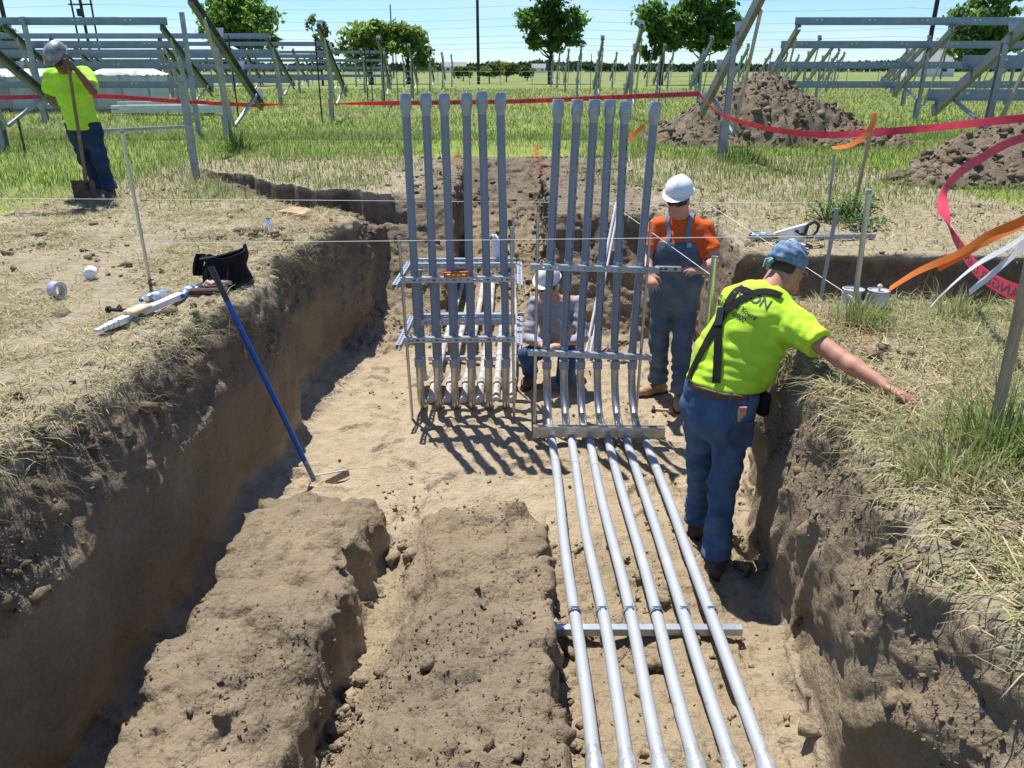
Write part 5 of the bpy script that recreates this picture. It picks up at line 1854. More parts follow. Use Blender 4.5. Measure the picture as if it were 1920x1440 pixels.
MB().bbox((x + .02, y + .03, z + .058), (.11, .035, .014), .005, Matrix.Rotation(.22, 3, 'Z')).build('strap', mat('brown_leather', (.085, .035, .028)), t)
t = thing('work_glove', 'pinkish work gloves on top of the leather sheath', 'gloves', (x + .02, y + .05, z + .05))
gm = MB()
for k in range(5):
    gm.tube([(x - .05 + .02 * k, y + .05, z + .05), (x - .03 + .035 * k, y + .07, z + .075), (x + .02 + .028 * k, y + .03 + .01 * k, z + .07)], [.016, .017, .012], n=8)
gm.build('glove', mat('pink_glove', (.62, .42, .36), rough=.8, var=.15), t, smooth=True)

# blue-handled tool leaning into the pit
t = thing('trenching_hoe', 'long blue-handled hoe leaning from the bank onto the pit floor', 'hoe', (-1.332, 4.584, -1.19))
a = Vector((-1.862, 4.70, .274)); b = Vector((-1.332, 4.584, -1.165))
MB().tube([a.lerp(b, .14), b], .0165, n=14).build('handle', mat('blue_paint', (.012, .095, .42), rough=.35, var=.1, vscale=30), t, smooth=True)
MB().tube([a, a.lerp(b, .15)], [.0195, .0185], n=14).build('grip', mat('grip_rubber', (.045, .05, .05), rough=.7), t, smooth=40)
MB().tube([a.lerp(b, .90), b], .0172, n=14).build('worn_end', mat('worn_blue', (.02, .06, .20), col2=(.35, .36, .36), rough=.5, vscale=60), t, smooth=True)
bl = MB().add([(-1.25, 4.57, -1.20), (-1.11, 4.67, -1.175), (-1.12, 4.685, -1.135), (-1.18, 4.645, -1.145), (-1.26, 4.585, -1.165)] + [(-1.254, 4.576, -1.20), (-1.114, 4.676, -1.175), (-1.124, 4.691, -1.135), (-1.184, 4.651, -1.145), (-1.264, 4.591, -1.165)],
              [(0, 1, 2, 3, 4), (9, 8, 7, 6, 5), (0, 5, 6, 1), (1, 6, 7, 2), (2, 7, 8, 3), (3, 8, 9, 4), (4, 9, 5, 0)])
bl.build('blade', mat('rusty_blade', (.30, .22, .13), rough=.6, metal=.3, var=.3), t)
MB().tube([(-1.36, 4.52, -1.18), (-1.335, 4.60, -1.135), (-1.14, 4.675, -1.135)], .005, n=6).build('brace_rod', mat('pale_rod', (.62, .60, .55), rough=.5), t, smooth=True)

# ------------------------------------------------------------------ things on the right bank
def can(label, x, y, lidded, seed):
    z = g(x, y)
    z = max(z, -.05)
    t = thing('cement_can', label, 'can', (x, y, z), 'two grey cement cans')
    cm = mat('can_metal', (.52, .54, .56), rough=.42, metal=.5, col2=(.66, .67, .67), vscale=12)
    MB().lathe([(0, .0), (.062, .0), (.064, .004), (.062, .008), (.062, .118), (.066, .121), (.066, .126), (.060, .127), (.058, .120), (.047, .118), (.046, .112 if not lidded else .119), (0, .112 if not lidded else .119)], (x, y, z), n=28).build('body', cm, t, smooth=35)
    pts = []
    for k in range(11):
        a = math.pi * k / 10
        pts.append((x + .066 * math.cos(a), y - .064 - .012 * math.sin(a), z + .095 - .075 * math.sin(a)))
    MB().tube(pts, .0022, n=6).build('bail', GALV_DULL, t, smooth=True)
    for s in (-1, 1):
        MB().lathe([(0, 0), (.009, 0), (.009, .006), (0, .007)], (x + s * .062, y, z + .095), axis=(s, 0, 0), n=10).build('bail_ear', cm, t)
    if lidded:
        MB().tube([(x, y, z + .11), (x + .002, y, z + .15)], .006, n=8).lathe([(0, 0), (.015, .004), (.017, .012), (.008, .022), (0, .024)], (x + .002, y, z + .140), n=12).build('dauber', mat('dauber', (.45, .38, .25)), t, smooth=40)
    else:
        MB().box((x + .05, y - .05, z + .09), (.03, .004, .05), Matrix.Rotation(.8, 3, 'Z')).build('paper_label', DARKSTEEL, t)
can('grey cement can left of the rod on the right bank', 2.125, 4.68, False, 1)
can('grey cement can with dauber right of the rod on the right bank', 2.275, 4.66, True, 2)

t = thing('hard_hat', 'upturned white hard hat with black strap on the right bank', 'hard hat', (2.46, 6.70, g(2.46, 6.70)))
zc = g(2.46, 6.70)
tilt = Vector((-.28, .22, .93))
MB().lathe([(0, 0), (.05, .004), (.09, .025), (.115, .06), (.125, .11), (.128, .14), (.15, .150), (.15, .155), (.124, .148), (.118, .11), (.10, .05), (0, .02)], (2.48, 6.73, zc + .0), axis=tilt, n=30).build('shell', WHITE, t, smooth=45)
MB().tube([(2.42, 6.66, zc + .15), (2.46, 6.60, zc + .13), (2.53, 6.62, zc + .10), (2.57, 6.68, zc + .09)], .012, n=8).build('headband', BLACKP, t, smooth=True)
MB().tube([(2.52, 6.64, zc + .12), (2.54, 6.66, zc + .19), (2.60, 6.68, zc + .215), (2.65, 6.70, zc + .18), (2.64, 6.70, zc + .13), (2.59, 6.68, zc + .08)], [.012, .015, .015, .014, .012, .01], n=8).build('chin_strap', BLACKP, t, smooth=True)
t = thing('spare_strut', 'spare strut channel lying on the straw beside the upturned hard hat', 'steel strut', (2.17, 6.92, .02))
m_ = MB(); zz = max(g(2.3, 6.92), g(3.1, 6.93)) + .03
strut_bar(m_, (2.13, 6.90, zz), (3.26, 6.94, zz), (0, 0, 1), pitch=.05)
m_.build('channel', GALV_DULL, t)
x, y = 2.36, 6.47
t = thing('plastic_bag', 'crumpled clear plastic bag in front of the upturned hard hat', 'plastic bag', (x, y, g(x, y)))
vs_, fs_ = [], []
for i in range(9):
    for j in range(16):
        a = 2 * math.pi * j / 16; v = i / 8
        r_ = .085 * math.sin(math.pi * (.08 + .9 * v)) * (1 + .3 * random.uniform(-1, 1))
        vs_.append((x + r_ * 1.3 * math.cos(a), y + r_ * math.sin(a), g(x, y) + .10 * v * (1 + .2 * random.uniform(-1, 1))))
for i in range(8):
    for j in range(16):
        j2 = (j + 1) % 16
        fs_.append((i * 16 + j, i * 16 + j2, i * 16 + 16 + j2, i * 16 + 16 + j))
MB().add(vs_, fs_).build('film', mat('bag_film', (.80, .84, .88), rough=.25, trans=.4), t, smooth=35)

# ------------------------------------------------------------------ small things in the pit
t = thing('torpedo_level', 'small orange spirit level resting on the upper strut of the left rack', 'spirit level', (-.41, 5.64, -.03))
x, y, z = -.415, 5.628, -.008
MB().bbox((x, y, z), (.185, .022, .044), .004, Matrix.Rotation(-.04, 3, 'Y')).build('body', mat('level_red', (.62, .10, .035), rough=.4), t)
for k in (-.055, -.018, .02, .058):
    MB().tube([(x + k - .012, y - .0125, z), (x + k + .012, y - .0125, z)], .008, n=10).build('vial', mat('vial_green', (.55, .75, .12), rough=.15), t, smooth=40)
t = thing('held_level', 'short steel level plate held at the end of the upper strut', 'spirit level', (1.16, 5.56, .06))
MB().bbox((1.145, 5.57, .050), (.19, .030, .036), .003, Matrix.Rotation(.03, 3, 'Y')).build('body', mat('level_alu', (.50, .54, .60), rough=.35, metal=.7), t)
for k in (-.06, -.02, .05):
    MB().bbox((1.145 + k, 5.552, .052), (.024, .008, .014), .003).build('vial', DARKSTEEL, t)
t = thing('white_rag', 'white cloth rag hanging behind the left rack', 'rag', (-.12, 6.3, 0))
vs_, fs_ = [], []
for i in range(8):
    for j in range(5):
        u, v = i / 7, j / 4
        vs_.append((-.165 + .02 * u + (.03 + .10 * u) * v, 6.29 + .02 * math.sin(v * 7 + u * 3), .16 - .22 * u))
for i in range(7):
    for j in range(4):
        q = i * 5 + j
        fs_.append((q, q + 1, q + 6, q + 5))
o = MB().add(vs_, fs_).build('cloth', mat('rag_white', (.78, .78, .82), rough=.9), t, smooth=60)
o.modifiers.new('thick', 'SOLIDIFY').thickness = .006
for i, (a, b) in enumerate([((1.07, 8.05, .14), (.72, 7.1, -1.16)), ((1.10, 8.03, .13), (.76, 7.08, -1.16))]):
    t = thing('thin_conduit', 'thin white conduit leaning on the back wall, %s of the pair' % ['left', 'right'][i], 'conduit', b, 'thin conduits leaning behind the right rack')
    MB().tube([b, a], .013, n=10).build('pipe', WHITE, t, smooth=40)
t = thing('hammer', 'wood-handled hammer lying on the pit floor by the boots', 'hammer', (1.30, 5.80, -1.19))
z = tz(1.3, 5.8)
MB().tube([(1.17, 5.84, z + .03), (1.30, 5.82, z + .028), (1.43, 5.79, z + .02)], [.011, .014, .012], n=10).build('handle', mat('hammer_wood', (.50, .36, .22), rough=.6, var=.2), t, smooth=40)
MB().tube([(1.16, 5.79, z + .035), (1.17, 5.84, z + .035), (1.18, 5.90, z + .03)], [.018, .014, .009], n=10).build('head', DARKSTEEL, t, smooth=40)
# pale broken stone on the left bank
x, y = -2.25, 8.0
t = thing('clay_slab', 'pale flat slab of broken clay lying on the left bank', 'clay slab', (x, y, g(x, y)))
MB().add([(x - .13, y - .03, g(x, y) - .02), (x + .14, y - .08, g(x, y) + .04), (x + .19, y + .06, g(x, y) + .05), (x - .02, y + .12, g(x, y) + .06), (x - .18, y + .05, g(x, y) + .04), (x - .09, y - .02, g(x, y) + .05), (x + .08, y - .05, g(x, y) + .035), (x + .15, y + .045, g(x, y) + .075), (x - .03, y + .08, g(x, y) + .085), (x - .13, y + .05, g(x, y) + .05)],
         [(0, 1, 6, 5), (1, 2, 7, 6), (2, 3, 8, 7), (3, 4, 9, 8), (4, 0, 5, 9), (5, 6, 7, 8, 9), (4, 3, 2, 1, 0)]).build('stone', mat('pale_clay', (.50, .36, .20), rough=.95, var=.2, bump=.6, bscale=30), t)
# ------------------------------------------------------------------ people: smooth implicit figures
def V3(*a): return np.array(a, dtype=np.float32)
def nrm(v):
    v = np.array(v, dtype=np.float32)
    return v / (np.linalg.norm(v) + 1e-9)

class Fig:
    """collects tapered, optionally flattened limbs and turns them into one smooth surface"""
    def __init__(self):
        self.p = []
        self.cuts = []
    def cap(self, a, b, ra, rb, k=.02, flat=None, cut0=False, cut1=False):
        self.p.append((V3(*a), V3(*b), ra, rb, k, flat, cut0, cut1))
        return self
    def ell(self, c, r, axes=None, k=.02, sub=False):
        """ellipsoid; axes rows = right, forward, up"""
        self.p.append(('e', V3(*c), V3(*r), np.eye(3, dtype=np.float32) if axes is None else np.array(axes, dtype=np.float32), k, sub))
        return self
    def clip(self, pt, n):
        """keep the side opposite to n"""
        self.cuts.append((V3(*pt), nrm(n)))
        return self
    def mesh(self, name, vox, m, parent, wrinkle=0.0, wf=9.0, grow=0.0, seed=1, smooth_it=1, fold=None):
        lo = np.full(3, 1e9); hi = -lo
        for q in self.p:
            if isinstance(q[0], str):
                r_ = float(q[2].max()) + grow
                lo = np.minimum(lo, q[1] - r_); hi = np.maximum(hi, q[1] + r_)
            else:
                r_ = max(q[2], q[3]) + grow
                lo = np.minimum(lo, np.minimum(q[0], q[1]) - r_); hi = np.maximum(hi, np.maximum(q[0], q[1]) + r_)
        lo = lo - .05; hi = hi + .05
        ax = [np.arange(lo[i], hi[i] + vox, vox).astype(np.float32) for i in range(3)]
        F = np.full([len(a) for a in ax], .5, dtype=np.float32)
        for q in self.p:
            el = isinstance(q[0], str)
            if el:
                r_ = float(q[2].max()) + grow + .07
                l0, h0 = q[1] - r_, q[1] + r_
            else:
                r_ = max(q[2], q[3]) + grow + .07
                l0, h0 = np.minimum(q[0], q[1]) - r_, np.maximum(q[0], q[1]) + r_
            sl = []
            for i in range(3):
                s0 = max(0, int((l0[i] - lo[i]) / vox)); s1 = min(len(ax[i]), int((h0[i] - lo[i]) / vox) + 2)
                sl.append(slice(s0, s1))
            X = ax[0][sl[0]][:, None, None]; Y = ax[1][sl[1]][None, :, None]; Z = ax[2][sl[2]][None, None, :]
            if el:
                dx, dy, dz = X - q[1][0], Y - q[1][1], Z - q[1][2]
                A = q[3]
                rr = q[2] + (grow if not q[5] else 0)
                u = [(dx * A[i][0] + dy * A[i][1] + dz * A[i][2]) / rr[i] for i in range(3)]
                L_ = np.sqrt(u[0] ** 2 + u[1] ** 2 + u[2] ** 2)
                d = (L_ - 1) * float(rr.min())
                sub = F[tuple(sl)]
                if q[5]:
                    F[tuple(sl)] = smax(sub, -d, q[4])
                else:
                    F[tuple(sl)] = smin(sub, d, q[4])
                continue
            a, b, ra, rb, k, flat, c0, c1 = q
            ab = b - a
            L2 = float((ab * ab).sum()) + 1e-9
            dx, dy, dz = X - a[0], Y - a[1], Z - a[2]
            t = (dx * ab[0] + dy * ab[1] + dz * ab[2]) / L2
            tc = np.clip(t, 0, 1)
            ox, oy, oz = dx - tc * ab[0], dy - tc * ab[1], dz - tc * ab[2]
            if flat is not None:
                n, s = flat
                n = nrm(n)
                cm = (ox * n[0] + oy * n[1] + oz * n[2]) * (1 / s - 1)
                ox, oy, oz = ox + n[0] * cm, oy + n[1] * cm, oz + n[2] * cm
            d = np.sqrt(ox * ox + oy * oy + oz * oz) - (ra + (rb - ra) * tc) - grow
            Ls = math.sqrt(L2)
            if c1: d = np.maximum(d, (t - 1) * Ls)
            if c0: d = np.maximum(d, -t * Ls)
            F[tuple(sl)] = smin(F[tuple(sl)], d, k)
        if wrinkle > 0 or fold is not None:
            I, J, K = np.nonzero(np.abs(F) < .035)
            x, y, z = ax[0][I], ax[1][J], ax[2][K]
            w = np.zeros(len(I), dtype=np.float32)
            if wrinkle > 0:
                wx = .05 * noise3(x, y, z, 4, seed + 5)
                w = wrinkle * (1 - 2 * np.abs(noise3(x + wx, y + wx, z * 1.7, wf, seed))) + .5 * wrinkle * (1 - 2 * np.abs(noise3(x * .9, y * .9, z * 1.5, wf * 2.1, seed + 1)))
            if fold is not None:
                for (pt, dr, fr, amp, rad) in fold:
                    pt = V3(*pt); dr = nrm(dr)
                    dd = np.sqrt((x - pt[0]) ** 2 + (y - pt[1]) ** 2 + (z - pt[2]) ** 2)
                    ph = (x * dr[0] + y * dr[1] + z * dr[2]) * fr
                    w = w + amp * np.sin(ph + 2 * noise3(x, y, z, 6, seed + 2)) * np.exp(-(dd / rad) ** 2)
            F[I, J, K] += w.astype(np.float32)
        X = ax[0][:, None, None]; Y = ax[1][None, :, None]; Z = ax[2][None, None, :]
        for (pt, n) in self.cuts:
            F = np.maximum(F, (X - pt[0]) * n[0] + (Y - pt[1]) * n[1] + (Z - pt[2]) * n[2])
        V, Q = surface_nets(F, *ax)
        # light smoothing
        for _ in range(smooth_it):
            acc = np.zeros_like(V); cnt = np.zeros(len(V), dtype=np.float32)
            for i in range(4):
                a_, b_ = Q[:, i], Q[:, (i + 1) % 4]
                np.add.at(acc, a_, V[b_]); np.add.at(acc, b_, V[a_])
                np.add.at(cnt, a_, 1); np.add.at(cnt, b_, 1)
            V = V * .5 + .5 * acc / cnt[:, None]
        off = np.array(rootloc(parent))
        me = np_mesh(name, V - off, quads=Q)
        o = link_mesh(name, me, m, parent, smooth=True)
        o_v = V
        self.V, self.Q = V, Q
        return o
    def bvh(self):
        return BVHTree.FromPolygons([tuple(v) for v in self.V.astype(float)], [tuple(q) for q in self.Q.tolist()])

SKIN_A = mat('skin_tanned', (.44, .205, .13), rough=.62, var=.14, vscale=14, bump=.08, bscale=120)
SKIN_B = mat('skin_fair', (.54, .28, .195), rough=.6, var=.10, vscale=14, bump=.08, bscale=120)
SKIN_D = mat('skin_brown', (.17, .075, .045), rough=.5, var=.12, vscale=14)
HIVIS = mat('hi_vis_cloth', (.50, .76, .045), rough=.8, var=.10, vscale=7, bump=.12, bscale=320, spec=.25)
HIVIS_D = mat('hi_vis_cloth_green', (.42, .76, .06), rough=.8, var=.10, vscale=7, bump=.12, bscale=320, spec=.25)
DENIM = mat('denim_blue', (.042, .086, .165), col2=(.088, .15, .245), rough=.85, vscale=7, bump=.2, bscale=420, spec=.2)
DENIM_G = mat('denim_washed', (.070, .105, .150), col2=(.13, .185, .24), rough=.85, vscale=6, bump=.2, bscale=420, spec=.2)
DENIM_N = mat('denim_navy', (.018, .032, .070), col2=(.035, .055, .105), rough=.85, vscale=6, bump=.2, bscale=420, spec=.2)
ORANGE = mat('orange_cotton', (.74, .115, .018), rough=.8, var=.08, vscale=6, bump=.12, bscale=320, spec=.25)
GREYSH = mat('grey_cotton', (.33, .33, .385), rough=.85, var=.08, vscale=7, bump=.12, bscale=320, spec=.25)
BOOTL = mat('boot_leather', (.055, .038, .027), col2=(.11, .08, .055), rough=.65, vscale=16, bump=.1)
BOOTT = mat('boot_tan', (.33, .20, .10), col2=(.42, .28, .16), rough=.7, vscale=16, bump=.1)
SOLE = mat('boot_sole', (.035, .03, .027), rough=.8)
HAIR = mat('dark_hair', (.035, .022, .016), rough=.6, bump=.4, bscale=180)
HATW = mat('hat_white', (.80, .81, .83), rough=.28, spec=.5)
LENS = mat('dark_lens', (.01, .01, .012), rough=.12, spec=.6)
LIP = mat('lip', (.33, .13, .10), rough=.5)

specks(HIVIS, (.36, .40, .06), 5.5, .60, .78, .4); specks(HIVIS_D, (.30, .40, .07), 5.5, .60, .78, .35)
specks(DENIM, (.22, .19, .15), 6, .60, .80, .45); specks(DENIM_G, (.24, .20, .15), 6, .58, .80, .5); specks(DENIM_N, (.15, .13, .10), 6, .60, .80, .4)
specks(HATW, (.50, .47, .42), 16, .62, .75, .5); specks(ORANGE, (.42, .10, .03), 6, .60, .80, .4); specks(GREYSH, (.28, .25, .21), 6, .60, .80, .5)
def axes_from(fwd, up=(0, 0, 1)):
    f_ = nrm(fwd); u = nrm(up)
    r_ = nrm(np.cross(f_, u)); u = np.cross(r_, f_)
    return r_, f_, u

def add_head(F, c, fwd, up=(0, 0, 1), s=1.0):
    r_, f_, u = axes_from(fwd, up)
    A = np.stack([r_, f_, u])
    P = lambda a, b, d: V3(*c) + (r_ * a + f_ * b + u * d) * s
    F.ell(P(0, -.012, .030), (.076 * s, .094 * s, .088 * s), A, k=.03)
    F.ell(P(0, .020, -.030), (.062 * s, .070 * s, .080 * s), A, k=.03)
    F.cap(P(-.022, .058, -.090), P(.022, .058, -.090), .026 * s, .026 * s, k=.03)
    for sg in (-1, 1):
        F.cap(P(sg * .050, .0, -.045), P(sg * .026, .060, -.088), .022 * s, .020 * s, k=.03)
        F.ell(P(sg * .034, .062, -.020), (.022 * s, .018 * s, .017 * s), A, k=.015)
        F.ell(P(sg * .079, -.008, -.012), (.010 * s, .021 * s, .032 * s), A, k=.006)
        F.ell(P(sg * .030, .083, .008), (.014 * s, .014 * s, .010 * s), A, k=.008, sub=True)
    F.cap(P(-.034, .076, .022), P(.034, .076, .022), .011 * s, .011 * s, k=.012)
    F.cap(P(0, .084, .014), P(0, .103, -.024), .008 * s, .0125 * s, k=.010)
    F.cap(P(-.011, .092, -.028), P(.011, .092, -.028), .0085 * s, .0085 * s, k=.006)
    F.cap(P(-.018, .082, -.056), P(.018, .082, -.056), .0075 * s, .0075 * s, k=.010)
    F.cap(P(-.016, .080, -.068), P(.016, .080, -.068), .008 * s, .008 * s, k=.010)
    return P, A

def face_parts(P, A, parent, glasses=True, beard=None):
    r_, f_, u = A
    m_ = MB()
    n = 10
    pts = [P(-.022 + .044 * i / n, .0895 - .010 * (2 * i / n - 1) ** 2, -.0615) for i in range(n + 1)]
    m_.tube(pts, [.0015 + .002 * math.sin(math.pi * i / n) for i in range(n + 1)], n=6)
    m_.build('mouth', LIP, parent, smooth=True)
    if glasses:
        vs_, fs_ = [], []
        n = 16
        for i in range(n + 1):
            a = (i / n * 2 - 1) * 1.20
            rr = .094
            h = .021 * (1 - .30 * abs(a) ** 2 / 1.44) - .007 * math.exp(-(a / .16) ** 2)
            for d in (h, -h * .9):
                for q in (0, .004):
                    vs_.append(P((rr + q) * math.sin(a) * .88, (rr + q) * math.cos(a) * 1.02 - .002, .006 + d))
        for i in range(n):
            b = i * 4
            fs_ += [(b + 1, b + 5, b + 7, b + 3), (b, b + 2, b + 6, b + 4), (b, b + 4, b + 5, b + 1), (b + 2, b + 3, b + 7, b + 6)]
        fs_ += [(0, 1, 3, 2), (4 * n, 4 * n + 2, 4 * n + 3, 4 * n + 1)]
        g_ = MB().add(vs_, fs_).build('sunglasses', LENS, parent, smooth=50)
        for sg in (-1, 1):
            MB().tube([P(sg * .079, .034, .012), P(sg * .084, -.005, .014), P(sg * .082, -.02, .0)], .0028, n=6).build('temple', BLACKP, g_)

def hard_hat(P, A, parent, m, name='hard_hat', size=1.0, ridge=True, back=False):
    r_, f_, u = A
    s = size
    vs_, fs_ = [], []
    n, mm = 36, 12
    sg = -1 if back else 1
    for j in range(mm + 1):
        ph = math.pi / 2 * j / mm
        for i in range(n):
            a = 2 * math.pi * i / n
            ca, sa = math.cos(a), math.sin(a)
            rad = math.cos(ph) ** .8
            hh = .112 * math.sin(ph)
            rd = .010 * math.exp(-((rad * ca * .108) / .022) ** 2) * (ph > .3) * math.sin(ph) if ridge else 0
            vs_.append(P(.108 * rad * ca * s, (.132 * rad * sa - .010) * s, (.072 + hh * .96 + rd) * s))
    for j in range(mm):
        for i in range(n):
            i2 = (i + 1) % n
            fs_.append((j * n + i, j * n + i2, (j + 1) * n + i2, (j + 1) * n + i))
    # rim, visor
    k = len(vs_)
    for q, (gr, dz) in enumerate(((1.0, 0), (1.0, -.002), (.93, -.003), (.93, .02))):
        for i in range(n):
            a = 2 * math.pi * i / n
            ca, sa = math.cos(a), math.sin(a)
            vis = max(0, sg * sa) ** 1.5
            ext = (.012 + .036 * vis) if q < 2 else 0
            z = .072 + dz - (.012 * vis if q < 2 else 0)
            vs_.append(P((.108 * gr + ext * .55) * ca * s, ((.132 * gr + ext) * sa - .010) * s, z * s))
    for i in range(n):
        i2 = (i + 1) % n
        fs_.append((i, k + i, k + i2, i2))
        for q in range(3):
            fs_.append((k + q * n + i, k + (q + 1) * n + i, k + (q + 1) * n + i2, k + q * n + i2))
    MB().add(vs_, fs_).build(name, m, parent, smooth=50)

def add_hand(F, w, d, n, lat, curl=.35, L=.185, thumb=1, spread=.05, thumb_in=.35):
    """w wrist, d finger direction, n palm normal (the side fingers curl to), lat sideways towards the thumb"""
    w = V3(*w); d = nrm(d); n = nrm(np.array(n) - d * np.dot(n, d)); l = nrm(np.cross(n, d))
    if np.dot(l, lat) < 0: l = -l
    s = L / .185
    F.cap(w, w + d * .085 * s, .026 * s, .034 * s, k=.018, flat=(n, .50))
    F.cap(w + d * .04 * s - l * .016 * s, w + d * .088 * s - l * .022 * s, .017 * s, .015 * s, k=.014)
    for i in range(4):
        o = (1.5 - i) * .0205 * s
        b = w + d * (.088 - .004 * abs(i - 1)) * s + l * o
        ln = (.072, .082, .076, .060)[i] * s
        dd = nrm(d + l * (1.5 - i) * spread)
        c = curl * (1 + .15 * i)
        a = b
        for sgm, fr in enumerate((.44, .31, .25)):
            ang = c * (sgm + .6)
            v = nrm(dd * math.cos(ang) + n * math.sin(ang))
            e = a + v * ln * fr
            F.cap(a, e, (.0096 - .0009 * sgm) * s, (.0090 - .0011 * sgm) * s, k=.005 if sgm else .010)
            a = e
    b = w + d * .022 * s + l * .024 * s + n * .006
    v1 = nrm(d * .75 + l * .75 + n * thumb_in)
    e = b + v1 * .045 * s
    v2 = nrm(d * 1.0 + l * .28 + n * (thumb_in + .15))
    F.cap(b, e, .0150 * s, .0118 * s, k=.014)
    F.cap(e, e + v2 * .034 * s, .0112 * s, .0090 * s, k=.005)

def limb_body(F, J, sc=1.0):
    """torso, arms and legs of the bare body"""
    sd = nrm(J['shR'] - J['shL'])
    f_ = J['fwd']
    F.cap(J['pelvis'], J['chest'], .125 * sc, .135 * sc, k=.05, flat=(f_, .80))
    F.cap(J['chest'], J['neck'] - (J['neck'] - J['chest']) * .25, .135 * sc, .085 * sc, k=.05, flat=(f_, .75))
    F.cap(J['neck'] - V3(0, 0, .03), J['head'] * .55 + J['neck'] * .45, .060 * sc, .055 * sc, k=.03)
    for q in 'LR':
        F.cap(J['neck'] * .5 + J['sh' + q] * .5, J['sh' + q], .055 * sc, .058 * sc, k=.04)
        F.cap(J['sh' + q], J['el' + q], .052 * sc, .041 * sc, k=.03)
        m_ = J['el' + q] * .68 + J['wr' + q] * .32
        F.cap(J['el' + q], m_, .040 * sc, .041 * sc, k=.02)
        F.cap(m_, J['wr' + q], .041 * sc, .027 * sc, k=.02)
        F.cap(J['hip' + q], J['kn' + q], .082 * sc, .055 * sc, k=.04)
        F.cap(J['kn' + q], J['an' + q], .055 * sc, .038 * sc, k=.03)

def trousers(F, J, sc=1.0, cuff=.078):
    f_ = J['fwd']
    F.cap(J['hipL'] + V3(0, 0, .09), J['hipR'] + V3(0, 0, .09), .105 * sc, .105 * sc, k=.05, flat=(f_, 1.05))
    F.cap(J['hipL'] - V3(*f_) * .035, J['hipR'] - V3(*f_) * .035, .098 * sc, .098 * sc, k=.05)
    for q in 'LR':
        kn = J['kn' + q]
        F.cap(J['hip' + q], kn, .108 * sc, .078 * sc, k=.035)
        an = J['an' + q]
        F.cap(kn, kn * .45 + an * .55, .078 * sc, .074 * sc, k=.03)
        F.cap(kn * .45 + an * .55, an, .074 * sc, cuff * sc, k=.02, cut1=True)

def boot(an, d, m, parent, L=.285, name='boot'):
    a = V3(*an); d = nrm((d[0], d[1], 0)); r_ = np.cross(d, V3(0, 0, 1))
    zf = a[2] - .095
    F = Fig()
    heel = V3(a[0], a[1], 0) - d * .06
    F.cap(a + V3(0, 0, .03), V3(a[0], a[1], zf + .06) - d * .02, .052, .050, k=.03)
    F.cap(V3(heel[0], heel[1], zf + .045), V3(*(heel + d * L * .62)[:2], zf + .045), .042, .046, k=.03)
    F.cap(V3(*(heel + d * L * .55)[:2], zf + .045), V3(*(heel + d * (L - .05))[:2], zf + .036), .048, .040, k=.03)
    F.clip((0, 0, zf + .012), (0, 0, -1))
    b = F.mesh(name, .009, m, parent, wrinkle=.002, wf=20)
    S_ = Fig()
    S_.cap(V3(heel[0], heel[1], zf + .02), V3(*(heel + d * (L - .05))[:2], zf + .02), .046, .050, k=.02)
    S_.clip((0, 0, zf + .020), (0, 0, 1)); S_.clip((0, 0, zf), (0, 0, -1))
    so = S_.mesh('sole', .009, SOLE, parent)
    so.parent = b

def snap_strip(bvh, pts, w, m, name, parent, off=.004, n=40, toward=None):
    P = smooth_path(pts, n)
    Q, W = [], []
    for p in P:
        loc, nn, _, _ = bvh.find_nearest(p)
        if nn.dot(p - loc) < 0 and (p - loc).length > .005: nn = (p - loc).normalized()
        Q.append((loc, nn))
    # smooth the path a little
    L_ = [q[0] + q[1] * off for q in Q]
    for _ in range(3):
        L_ = [L_[0]] + [L_[i] * .5 + (L_[i - 1] + L_[i + 1]) * .25 for i in range(1, n - 1)] + [L_[-1]]
    for i in range(n):
        tg = (L_[min(i + 1, n - 1)] - L_[max(i - 1, 0)]).normalized()
        W.append(Q[i][1].cross(tg).normalized())
    for i in range(1, n):
        if W[i].dot(W[i - 1]) < 0: W[i] = -W[i]
    o = MB().strip(L_, W, w, th=.0018).build(name, m, parent, smooth=40)
    return o

GP = 'four workers'
def J_(**k): return {a: V3(*b) for a, b in k.items()}

